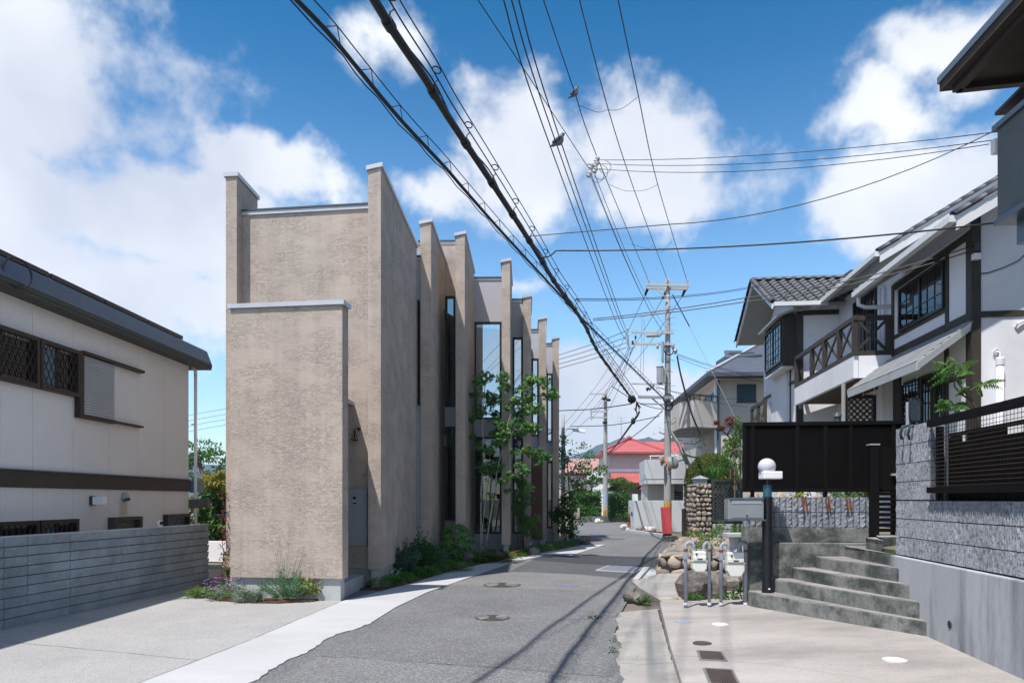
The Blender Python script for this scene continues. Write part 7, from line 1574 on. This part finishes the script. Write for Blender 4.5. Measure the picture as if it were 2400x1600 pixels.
# thick telephone cables
c1 = overhead([(1555, 933), (1369, 751), (1323, 702), (1279, 655), (1176, 543.5), (1088, 444), (1042, 391), (940, 282), (838, 160), (770, 78), (695, 0)], 5.46, 5.2, 26.8, 12)
c2 = overhead([(1482, 936), (1441, 880), (1399, 820), (1372, 765), (1337, 711), (1302, 664), (1252, 582), (1195, 493), (1130.6, 394.6), (1049, 272), (996, 184), (928, 83), (877, 0)], 5.30, 5.2, 26.5, 12)
def along(pts, step, start=0.0):
    out = []; acc = start
    for a, b in zip(pts[:-1], pts[1:]):
        L = (b-a).length
        while acc < L: out.append((a.lerp(b, acc/L), (b-a).normalized())); acc += step
        acc -= L
    return out
T1 = thing('telephone_cable', 'thinner black cable slung from a messenger wire with zigzag hangers', 'cable', c1[0], 'thick cables along the lane')
T2 = thing('telephone_cable', 'thickest black cable with clamps and ring hangers along the lane', 'cable', c2[0], 'thick cables along the lane')
mb = MB(); mb.tube(c1, .019, 8); part(mb, 'cable', MAT['wire'], T1, smooth=True, recalc=False)
o1 = Vector((.03, 0, .10)); m1 = [p+o1 for p in c1]; mb = MB(); mb.tube(m1, .0055, 5); part(mb, 'messenger_wire', MAT['wire'], T1, recalc=False)
wob = []
for i, (p, tg) in enumerate(along(c1, .22)): wob.append(p+Vector((-.025, 0, -.035*abs(math.sin(i*.9))-.005)))
mb = MB(); mb.tube(wob, .006, 5); part(mb, 'lashed_wire', MAT['wire'], T1, recalc=False)
for p, tg in along(c1, .62):
    mb = MB(); mb.tube([p+Vector((0, 0, .015)), p+o1+tg*.12, p+tg*.28], .004, 4); part(mb, 'hanger', MAT['wire'], T1, recalc=False)
mb = MB(); mb.tube(c2, .034, 10); part(mb, 'cable', MAT['wire'], T2, smooth=True, recalc=False)
o2 = Vector((.05, 0, .10)); o3 = Vector((.09, 0, .17))
for o, r in ((o2, .007), (o3, .006)): mb = MB(); mb.tube([p+o for p in c2], r, 5); part(mb, 'messenger_wire', MAT['wire'], T2, recalc=False)
wob = [p+Vector((.02*math.sin(i*.8), 0, .05+.025*math.sin(i*.55))) for i, (p, tg) in enumerate(along(c2, .2))]
mb = MB(); mb.tube(wob, .008, 5); part(mb, 'lashed_wire', MAT['wire'], T2, recalc=False)
for i, (p, tg) in enumerate(along(c2, .95)):
    mb = MB(); mb.tube([p-tg*.05, p+tg*.05], .045, 10); part(mb, 'clamp', MAT['wire'], T2, recalc=False)
    mb = MB(); mb.ring(p+o3*.75+tg*.12, tg+Vector((.6, 0, .3)), .038, .006, 14, 5); part(mb, 'ring_hanger', MAT['wire'], T2, recalc=False)
    mb = MB(); mb.tube([p, p+o2*.6+tg*.05, p+o2+tg*.02], .006, 4); part(mb, 'hanger', MAT['wire'], T2, recalc=False)
p = P(1481, 936, 26.4); t = thing('cable_closure', 'black cable splice closure hanging left of the pole with loose wires', 'closure', p)
mb = MB(); mb.ball(p, .16, .2, .15, 12, 8, .05); part(mb, 'casing', MAT['black'], t)
for i, (px, py, m) in enumerate(((1488, 962, 'wire'), (1493, 968, 'orange'), (1498, 960, 'wire'), (1495, 975, 'yellow'), (1502, 955, 'wire'), (1486, 958, 'redboard'))):
    mb = MB(); mb.tube(crom([P(1492, 942, 26.4), P((px+1492)/2+R.uniform(-3, 3), (py+942)/2+4, 26.4), P(px, py, 26.4)]), .022, 5); part(mb, 'loose_wire', MAT[m], t)
# guy wire chain beside the closure
mb = MB(); mb.tube(crom([P(1497, 928, 26.6), P(1460, 875, 22), P(1418, 815, 17.5)]), .012, 5); solo(mb, 'guy_strand', MAT['galv'], 'pale linked strand hanging beside the thick cable near the pole', 'cable', recalc=False)
G2_ = 'service wires along the lane'
wire(span(P(1224.5, 555, 9.94), P(1567, 526, 9.6), .0, 4)+span(P(1567, 526, 9.6), P(2340, 302, 8.75), .25, 12)[1:], .006, 'thin sagging wire from the thinner cable to the dark eaves', G2_)
wire(span(P(1304, 587, 10.45), P(2353, 520, 8.8), .10, 16), .011, 'thick nearly level wire crossing to the dark eaved house', G2_)
wire(crom([P(1267, 605, 10.6), P(1288, 600, 10.5), P(1304, 587, 10.45)]), .009, 'short loop joining the thick level wire to the cable', G2_)
for i, (y0, y1, x1) in enumerate(((700, 668, 1780), (704, 671, 1776))): wire(span(P(1349, y0, 13), P(x1, y1, 20.9), .12, 10), .007, ['upper', 'lower'][i]+' of the thin pair ending at the tiled bay roof', G2_)
for i, (y0, ym, y1) in enumerate(((747, 699, 575), (751, 708, 586))): wire(span(P(1390, y0, 14.6), P(1740, ym, 13.6), .03, 6)+span(P(1740, ym, 13.6), P(2283, y1, 11.85), .12, 10)[1:], .0095, ['upper', 'lower'][i]+' of the thick pair crossing to the white house gable', G2_)
for i, (y0, ym, y1) in enumerate(((774, 832, 964), (789, 842, 977), (802, 853, 989), (813, 863, 1002))): wire(crom([P(1471, y0, 26.9), P(1392, (y0+ym)/2+2, 28.2), P(1310, ym, 29.4)])+[P(900, (ym+y1)/2, 36), P(490, y1, 45), P(300, y1+36, 50)], .011, ['top', 'second', 'third', 'lowest'][i]+' of four wires running left from the pole behind the beige house', 'four wires running left from the pole')
wire(crom([P(1545, 975, 26.9), P(1440, 995, 28.0), P(1336, 999, 29.5)]), .016, 'drooping wire from the main pole to the light pole', G2_)
wire(crom([P(1480, 946, 26.4), P(1400, 957, 28.0), P(1310, 962, 30), P(900, 975, 38)]), .02, 'thick wire running left from the splice closure', G2_)
wire(crom([P(1530, 910, 26.8), P(1556, 935, 26.8), P(1558, 958, 26.8), P(1500, 945, 26.6), P(1434, 905, 26)]), .014, 'slack loop between pole and thick cable', G2_)
for i, (x0, y0, x1, y1) in enumerate(((1512, 692, 1384, 921), (1553, 700, 1400, 921), (1599, 694, 1419, 918), (1474, 813, 1384, 962), (1478, 813, 1386, 970), (1482, 813, 1422, 964), (1486, 813, 1388, 978))):
    wire(span(P(x0, y0, 27.3), P(x1, y1, 47.8), .35, 10), .011, ['left strain wire from the pole top to the farther pole', 'middle strain wire from the pole top to the farther pole', 'right strain wire from the pole top to the farther pole', 'first lower wire between the two utility poles', 'second lower wire between the two utility poles', 'third lower wire between the two utility poles', 'fourth lower wire between the two utility poles'][i], 'wires between the two poles')
for i, (x0, y0, x1, y1) in enumerate(((1384, 922, 1230, 1080), (1400, 922, 1240, 1095), (1384, 976, 1240, 1075))): wire(span(P(x0, y0, 47.8), P(x1, y1, 60), .3, 8), .012, ['upper', 'middle', 'lower'][i]+' wire leaving the farther pole to the left', 'wires leaving the farther pole')
wire(crom([P(1498, 965, 26.4), P(1484, 988, 27), P(1440, 1048, 40), P(1424, 1062, 47.8)]), .045, 'thick cable dropping from the closure to the farther pole', G2_)
p = P(1484, 986, 27.0); mb = MB(); mb.ball(p, .09, .09, .13, 10, 7, .1); solo(mb, 'cable_joint', MAT['black'], 'small black joint on the cable below the closure', 'cable joint')
wire(crom([P(1553, 962, 26.9), P(1500, 1010, 36), P(1424, 1066, 47.8)]), .02, 'long wire from the pole crossing before the red roof', G2_)
for i, (x0, y0, x1, y1, d1) in enumerate(((1587, 829, 1800, 882, 28.3), (1587, 832, 1800, 886, 28.3), (1588, 838, 1790, 895, 28.3), (1538, 905, 1752, 953, 28.6), (1540, 908, 1750, 935, 28.6))): wire(span(P(x0, y0, 26.8), P(x1, y1, d1), .12, 8), .008, ['first', 'second', 'third', 'fourth', 'fifth'][i]+' highest of the thin wires from pole to beige house', 'wires from the pole to the beige house')
wire(crom([P(1587, 834, 26.8), P(1596, 880, 26.6), P(1618, 960, 26.4), P(1641, 1018, 26.2)]), .035, 'thick black drop cable right of the main pole', G2_)
t = thing('guy_wire', 'slanting guy wire with black sleeve right of the main pole', 'guy wire', P(1815, 1162, 25.5)); mb = MB(); mb.tube([P(1616, 765, 26.7), P(1815, 1162, 25.0)], .009, 5); part(mb, 'strand', MAT['galv'], t); mb = MB(); mb.tube([P(1576, 690, 26.9), P(1616, 765, 26.7)], .022, 6); part(mb, 'sleeve', MAT['wire'], t)
mb = MB(); mb.ball(P(1814, 1160, 25.0), .05, .05, .06, 8, 6); part(mb, 'guy_insulator', MAT['white'], t)
for i, (x0, x1) in enumerate(((1505, 1500), (1510, 1507))): wire([P(x0, 748, 26.9), P((x0+x1)/2, 830, 26.9), P(x1, 890, 26.9)], .006, ['left', 'right'][i]+' of the two thin drop wires down to the pole bracket', 'drop wires on the main pole')
# pigeons
MAT['pigeon'] = M('pigeon', (0.16, 0.18, 0.20), .7, .3, 20); MAT['pigeondark'] = M('pigeondark', (.03, .035, .045), .6, .2)
def pigeon(tail, head, d, label, wing=1):
    a, b = P(*tail, d), P(*head, d); v = b-a; L = v.length; v.normalize(); prof = [(0, .006, 0), (.10, .022, 0), (.22, .034, 0), (.36, .062, -.004), (.5, .080, -.008), (.64, .082, -.006), (.76, .064, .008), (.84, .044, .028), (.90, .040, .045), (.96, .038, .052), (1.0, .022, .05)]
    up = v.cross(Vector((0, 1, 0))).normalized(); up = up if up.z > 0 else -up; k = L/.33
    t = thing('pigeon', label, 'bird', a.lerp(b, .5)-up*.08*k, 'pigeons on the wires'); mb = MB(); mb.tube([a+v*L*q+up*h*k for q, r, h in prof], [r*k for q, r, h in prof], 14); part(mb, 'body', MAT['pigeon'], t, smooth=True)
    hd = b+up*.05*k; mb = MB(); mb.ball(hd-v*.012*k, .04*k, .038*k, .04*k, 12, 8); part(mb, 'head', MAT['pigeondark'], t, smooth=True)
    mb = MB(); mb.tube([hd+v*.02*k, hd+v*.06*k-up*.012*k], [.011*k, .002*k], 8); part(mb, 'beak', MAT['iron'], t)
    y = Vector((0, 1, 0))
    mb = MB(); mb.hexa([a-v*.02*k+y*s*.03*k+up*q*.006*k for q in (-1, 1) for s in (-1, 1)][:2]+[a+v*.1*k+y*.02*k-up*.006*k, a+v*.1*k-y*.02*k-up*.006*k]+[a-v*.02*k-y*.03*k+up*.006*k, a-v*.02*k+y*.03*k+up*.006*k, a+v*.1*k+y*.02*k+up*.006*k, a+v*.1*k-y*.02*k+up*.006*k]); part(mb, 'tail', MAT['pigeondark'], t)
    for s in (-1, 1):
        m3 = Matrix((v, y, up)).transposed(); mb = MB(); mb.ball(a.lerp(b, .47)+y*s*.068*k+up*.012*k, .125*k, .018*k, .042*k, 12, 7, 0, m3); part(mb, 'wing', MAT['pigeondark'], t, smooth=True)
        q = a.lerp(b, .55)+y*s*.02*k-up*.07*k; mb = MB(); mb.tube([q, q-up*.03*k], .006*k, 5); part(mb, 'leg', MAT['redboard'], t)
pigeon((1291, 343), (1323, 320), 12.5, 'pigeon perched on the right of the three close wires'); pigeon((1334, 229), (1356, 209), 14.3, 'pigeon perched higher up on the left high wire')
# roof aerial of the red roofed house
t = thing('roof_aerial', 'thin television aerial above the red roof', 'aerial', P(1456, 1040, 57)); mb = MB(); mb.tube([P(1456, 1045, 57), P(1456, 978, 57)], .025, 5); part(mb, 'mast', MAT['galv'], t)
for py in (978, 986): mb = MB(); mb.tube([P(1445, py, 57), P(1468, py, 57)], .012, 4); part(mb, 'element', MAT['galv'], t)
# ================================================================== planting along the finned facade
mb = MB()
for (px, py, r) in ((905, 1376, .22), (930, 1370, .26), (958, 1363, .25), (985, 1352, .3), (1010, 1348, .33), (1040, 1341, .3), (1062, 1333, .33), (1088, 1325, .33), (1112, 1319, .35), (1140, 1315, .36), (1165, 1311, .36), (1190, 1308, .36), (1215, 1303, .38), (1240, 1298, .36), (1262, 1294, .36), (1285, 1290, .4), (1310, 1285, .42), (1335, 1280, .4), (1362, 1275, .36),
                    (925, 1361, .2), (960, 1350, .25), (1005, 1336, .3), (1050, 1326, .3), (1085, 1316, .3), (1120, 1310, .3), (1160, 1304, .3), (1200, 1300, .3), (1235, 1292, .3)):
    c = G(px, py-2, .03); c.x -= .12
    for k in range(int(520*r/.3)):
        a = R.uniform(0, 6.283); q = R.random()**.5; h = .15*(1-q*q)+.015; p = c+Vector((math.cos(a)*q*r, math.sin(a)*q*r*1.1, h*R.uniform(.5, 1)))
        leaf(mb, p, Vector((math.cos(a), math.sin(a), R.uniform(.1, .9)))+rvec()*.5, Vector((0, 0, 1))+rvec()*.5, R.uniform(.05, .10), .02)
stuff(mb, 'ground_cover', MAT['moss'], 'dark green moss like ground cover along the foot of the fins')
# rosemary
def bushy(name, label, px, py, h, w, n, m, ln=.05, wd=.010, lean=.4):
    b0 = G(px, py, .03); t = thing(name, label, 'shrub', b0); mb = MB(); ms = MB()
    for k in range(n):
        a = R.uniform(0, 6.283); q = R.random()**.6; d = Vector((math.cos(a)*w*q, math.sin(a)*w*.7*q, 0)); top = b0+d+Vector((0, 0, h*(1.05-lean*q)*R.uniform(.75, 1.1))); st = b0+d*.25
        if k % 4 == 0: ms.tube([st, top], .006, 4, .003)
        for i in range(16):
            p = st.lerp(top, .25+.75*i/15); leaf(mb, p, (top-st).normalized()*.6+rvec(), rvec(), ln*R.uniform(.7, 1.2), wd)
    part(mb, 'foliage', MAT[m], t, recalc=False); part(ms, 'stem', MAT['bark'], t)
bushy('rosemary_shrub', 'dark blue green upright rosemary shrub at the second fin', 948, 1353, .70, .34, 95, 'leaf_rosemary', .075, .024)
bushy('feathery_shrub', 'feathery dark green shrub before the second fin', 988, 1341, .88, .42, 110, 'leaf_dark', .10, .028, .55)
bushy('feathery_shrub', 'light feathery shrub spreading right of the dark one', 1020, 1334, .62, .36, 60, 'leaf_lavender', .08, .014, .5)
b0 = G(921, 1362, .03); t = thing('white_daisies', 'cluster of small white flowers at the corner of the first fin', 'flowers', b0); mb = MB(); blades(mb, b0, 40, .22, .14, .008, .5, .08); part(mb, 'foliage', MAT['leaf_dark'], t, recalc=False); mb = MB()
for k in range(22):
    p = b0+Vector((R.uniform(-.14, .16), R.uniform(-.1, .05), R.uniform(.1, .26)))
    for j in range(5): leaf(mb, p, Vector((math.cos(j*1.256), math.sin(j*1.256)*.6, .3)), Vector((0, -.4, 1)), .022, .016)
part(mb, 'blossom', MAT['petal'], t, recalc=False)
# fatsia with big hand shaped leaves
b0 = G(1070, 1321, .03); t = thing('fatsia', 'broad glossy leaved fatsia before the third fin', 'shrub', b0); mb = MB(); ms = MB()
for k in range(44):
    v = rvec(); p = b0+Vector((v.x*.38, v.y*.22, .58+v.z*.36)); ms.tube([b0+Vector((0, 0, .1)), b0.lerp(p, .6)+Vector((0, 0, .06)), p], .007, 4, .004); star(mb, p, Vector((v.x*.5, v.y*.5-.4, .9)), R.uniform(.17, .26), 7)
part(mb, 'foliage', MAT['leaf_mid'], t, recalc=False); part(ms, 'stem', MAT['leaf_fern'], t)
for (nm, lab, px, py, n, ln, w, m, arch) in (('fern', 'bright yellow green fern at the foot of the third fin', 1068, 1331, 16, .52, .16, 'leaf_fern', .5), ('fern', 'pinkish dry fern left of the yellow green one', 1042, 1334, 9, .34, .06, 'leaf_bronze', .5), ('fern', 'fresh green fern under the shop window', 1113, 1314, 18, .58, .17, 'leaf_maple', .45), ('fern', 'bronze brown fern at the foot of the fourth fin', 1170, 1312, 24, .66, .17, 'leaf_bronze', .38),
                                             ('fern', 'small bronze fern behind the fresh green one', 1140, 1300, 10, .4, .08, 'leaf_bronze', .45), ('fern', 'yellowing fern right of the fourth fin', 1205, 1309, 7, .34, .09, 'leaf_fern', .6), ('cycad', 'dark strappy plant between fifth and sixth fins', 1262, 1288, 11, .45, .09, 'leaf_dark', .5), ('cycad', 'small spreading palm like plant by the sixth fin', 1294, 1284, 12, .55, .12, 'leaf_mid', .5)):
    b0 = G(px, py, .05); mb = MB(); fern(mb, b0, n, ln, w, arch); o = solo(mb, nm, MAT[m], lab, nm, 'ferns along the facade' if nm == 'fern' else None, recalc=False)
for i, (px, py, r, m) in enumerate(((993, 1338, .17, 'stone'), (1094, 1318, .22, 'greyrock'), (1168, 1308, .2, 'greyrock'), (1251, 1298, .2, 'greyrock'), (1288, 1287, .15, 'stone'), (1371, 1274, .26, 'greyrock'), (903, 1372, .12, 'greyrock'))):
    p = G(px, py, .03); solo(rock((p.x, p.y, r*.5), r, r*.8, r*.8, .12), 'bed_rock', MAT[m], ['tan rock beneath the rosemary shrub', 'dark grey rock beside the yellow green fern', 'dark flat rock below the bronze fern', 'rounded grey rock between fourth and fifth fins', 'small tan rock near the sixth fin', 'upright grey rock at the far tip of the planting strip', 'small grey rock at the near tip of the planting strip'][i], 'rock', 'rocks in the planting strip')
# maple with pale stems
d0 = 18.9; t = thing('maple_tree', 'slender pale stemmed maple in front of the shop window', 'tree', P(1128, 1300, d0)*Vector((1, 1, 0))); mb = MB()
bx = P(1130, 1300, d0).x
for s_, r0, r1 in (([(1126, 1310), (1127, 1240), (1127, 1150), (1133, 1080), (1131, 1010), (1134, 940), (1138, 885)], .026, .010), ([(1134, 1310), (1150, 1205), (1160, 1150), (1164, 1105), (1180, 1040), (1192, 985), (1210, 945)], .024, .009), ([(1128, 1312), (1131, 1235), (1140, 1160), (1150, 1095)], .018, .008), ([(1188, 1090), (1198, 1020), (1222, 960), (1245, 920), (1262, 895)], .014, .006), ([(1134, 960), (1150, 935), (1172, 900)], .010, .005), ([(1205, 1000), (1235, 1040), (1262, 1062)], .008, .004)):
    mb.tube([P(x, y, d0+(.0 if x < 1170 else -.35*(x-1170)/90)) for x, y in s_], r0, 7, r1)
part(mb, 'trunk', MAT['birch'], t, smooth=True); mb = MB()
for (px, py, n, rr) in ((1135, 883, 34, .22), (1122, 898, 24, .18), (1181, 883, 26, .2), (1186, 906, 22, .16), (1108, 924, 14, .1), (1140, 925, 20, .17), (1125, 960, 26, .17), (1158, 939, 20, .15), (1106, 980, 18, .12), (1166, 988, 34, .2), (1181, 1013, 34, .2), (1160, 1015, 20, .15), (1107, 1023, 14, .1), (1125, 1046, 22, .16), (1145, 1056, 22, .15), (1173, 1036, 30, .18), (1160, 1090, 40, .2), (1135, 1095, 32, .2), (1148, 1105, 22, .15), (1176, 1125, 18, .12), (1150, 1160, 8, .1), (1190, 1150, 8, .1),
                        (1242, 889, 34, .2), (1268, 893, 34, .2), (1288, 921, 38, .22), (1222, 912, 28, .19), (1209, 939, 30, .2), (1237, 937, 40, .22), (1255, 955, 32, .2), (1222, 962, 36, .2), (1212, 982, 28, .18), (1232, 998, 34, .2), (1252, 1003, 28, .18), (1194, 1003, 24, .17), (1219, 1012, 20, .15), (1237, 1056, 28, .18), (1260, 1061, 28, .18), (1280, 1069, 26, .16), (1260, 1084, 18, .13), (1229, 1105, 18, .13), (1219, 1090, 18, .13), (1194, 1112, 22, .15), (1205, 1058, 16, .13), (1300, 925, 10, .1), (1188, 955, 16, .13)):
    d = d0+R.uniform(-.15, .15)-(.4*(px-1170)/90 if px > 1170 else 0); cloud(mb, P(px, py, d), rr*1.3, rr*1.0, rr*.9, int(n*2.1), .088, up=.6, shell=.1, shape='star')
part(mb, 'crown', MAT['leaf_maple'], t, recalc=False)
b0 = Vector((.35, 20.1, 0)); t = tree('bamboo_shrub', 'dense dark bamboo like shrub between fourth and fifth fins', b0, [([b0+Vector((dx, dy, 0)), b0+Vector((dx*1.6, dy, 1.2))], .012, .008) for dx, dy in ((-.15, 0), (-.08, .08), (0, -.05), (.06, .05), (.12, 0), (-.02, .1))],
     [((.35, 20.1, 1.9), .32, .3, .5, 1500, .09, dict(w=.018, clumps=8, droop=.5)), ((.38, 20.1, 1.2), .42, .36, .6, 2200, .09, dict(w=.018, clumps=10, droop=.5)), ((.52, 19.95, .75), .4, .32, .45, 1300, .09, dict(w=.018, clumps=8, droop=.5))], 'leaf_mid', cat='shrub')
b0 = Vector((1.95, 25.6, 0)); tree('end_shrub', 'leafy dark shrub at the far end of the finned facade', b0, [([b0, b0+Vector((.1, 0, .9))], .025, .012), ([b0, b0+Vector((-.2, 0, .8))], .02, .01)], [((1.95, 25.5, 1.25), .42, .35, .55, 900, .13, dict(clumps=13)), ((2.1, 25.4, .6), .5, .4, .45, 500, .11, dict(clumps=9)), ((1.7, 25.5, .8), .35, .35, .4, 300, .11, dict(clumps=7))], 'leaf_dark', cat='shrub')
b0 = Vector((2.25, 27.3, 0)); tree('young_tree', 'thin young tree with sparse leaves beyond the last fin', b0, [([b0, b0+Vector((-.02, 0, 1.6)), b0+Vector((-.1, 0, 3.0)), b0+Vector((-.28, 0, 4.0))], .035, .012), ([b0+Vector((0, 0, 1.5)), b0+Vector((.45, 0, 2.6)), b0+Vector((.8, 0, 3.4))], .018, .008), ([b0+Vector((-.05, 0, 2.0)), b0+Vector((.4, 0, 2.4)), b0+Vector((1.1, 0, 2.7))], .016, .006)],
     [((2.5, 27.3, 2.9), .9, .5, .85, 620, .12, dict(clumps=16)), ((1.98, 27.3, 3.4), .34, .3, .8, 260, .12, dict(clumps=8)), ((3.3, 27.3, 2.75), .5, .4, .3, 170, .12, dict(clumps=6)), ((2.35, 27.3, 2.0), .6, .4, .55, 240, .12, dict(clumps=7)), ((2.9, 27.2, 3.6), .3, .3, .35, 70, .1, dict(clumps=4))], 'leaf_mid')
# hairline cracks, joints and litter on the ground
def crack(pts, z, w, label, name='ground_crack', wob=.012):
    q = []
    for a, b in zip(pts[:-1], pts[1:]):
        a = Vector(a); b = Vector(b); n = max(2, int((b-a).length/.12)); nn = Vector((-(b-a).y, (b-a).x)).normalized()
        for i in range(n): q.append(a.lerp(b, i/n)+nn*R.uniform(-wob, wob))
    q.append(Vector(pts[-1])); mb = MB()
    for i in range(len(q)-1):
        nn = Vector((-(q[i+1]-q[i]).y, (q[i+1]-q[i]).x)).normalized()*w/2*R.uniform(.6, 1.2); zz = [(z(p.x, p.y) if callable(z) else z) for p in (q[i], q[i+1])]
        mb.add([(*(q[i]-nn), zz[0]), (*(q[i+1]-nn), zz[1]), (*(q[i+1]+nn), zz[1]), (*(q[i]+nn), zz[0])], [(0, 1, 2, 3)])
    return struct(mb, name, MAT['crackdark'], label, recalc=False)
MAT['crackdark'] = M('crackdark', (.06, .058, .055), .95, .2)
crack(gp((-60, 1498), (120, 1514), (240, 1525), (340, 1536), (461, 1548)), .009, .006, 'thin joint across the aggregate forecourt')
crack([(p.x, p.y) for p in (G(1553, 1534, .1), G(1640, 1540, .1))], lambda x, y: slz(x, y)+.002, .004, 'hairline crack left of the drain grate')
crack([(p.x, p.y) for p in (G(1720, 1548, .12), G(1850, 1560, .14), G(2050, 1590, .17))], lambda x, y: slz(x, y)+.002, .003, 'hairline crack running right from the drain grates')
crack(gp((1440, 1487), (1480, 1485), (1545, 1479)), .017, .006, 'crack across the concrete apron'); crack(gp((1458, 1556), (1500, 1560), (1583, 1555)), .017, .005, 'second crack across the concrete apron')
crack(gp((753, 1537), (900, 1546), (1100, 1560), (1250, 1572), (1436, 1586)), .005, .012, 'seam between two ages of asphalt', 'asphalt_seam', .02)
crack(gp((1085, 1447), (1114, 1447)), .005, .008, 'crack left of the nearest manhole'); crack(gp((1194, 1447), (1290, 1452), (1390, 1450)), .005, .008, 'crack right of the nearest manhole')
crack([(p[0], p[1]) for p in L_in[:5]], .014, .008, 'dark joint along the inner edge of the pale strip', 'strip_joint', .004)
crack([(1.40, 5.7), (1.63, 7.2), (2.10, 10.1)], .016, .03, 'dirt line at the foot of the driveway slab', 'dirt_line', .006)
mb = MB()
for k in range(420):
    f = R.random()
    if f < .35: t_ = R.random(); x = 1.05+.5*t_+R.uniform(-.05, .25); y = 5.8+4.2*t_; z = .018
    elif f < .6: x = R.uniform(1.7, 4.1); y = R.uniform(5.5, 9.3); z = slz(x, y)+.003
    elif f < .8: x = R.uniform(-2.6, 1.2); y = R.uniform(5.5, 14); z = .016
    else: x = R.uniform(-5.6, -3.0); y = R.uniform(6.5, 11); z = .009
    s_ = R.uniform(.006, .022); leaf(mb, Vector((x, y, z)), rvec()*Vector((1, 1, 0))+Vector((.01, 0, 0)), Vector((0, 0, 1)), s_, s_*.5)
stuff(mb, 'leaf_litter', M('litter', (.09, .06, .04), .9, .5, 30), 'scattered dry leaf bits and grit on the paving')
# ================================================================== summer haze: one closed box of thin air round the whole place
def haze_box():
    mb = MB(); mb.box(-3100, 3100, -1600, 4600, -1.03, 150); me = mb.mesh('haze'); m = bpy.data.materials.new('haze'); m.use_nodes = True; N = m.node_tree.nodes; N.remove(N['Principled BSDF'])
    v = N.new('ShaderNodeVolumePrincipled'); v.inputs['Color'].default_value = (0.55, 0.75, 1.0, 1); v.inputs['Density'].default_value = 2.8e-4; v.inputs['Anisotropy'].default_value = 0.2
    m.node_tree.links.new(v.outputs[0], N['Material Output'].inputs['Volume']); me.materials.append(m)
    o = link('haze', me, None); o['kind'] = 'stuff'; o['label'] = 'thin summer haze that pales the distant hills'
haze_box()
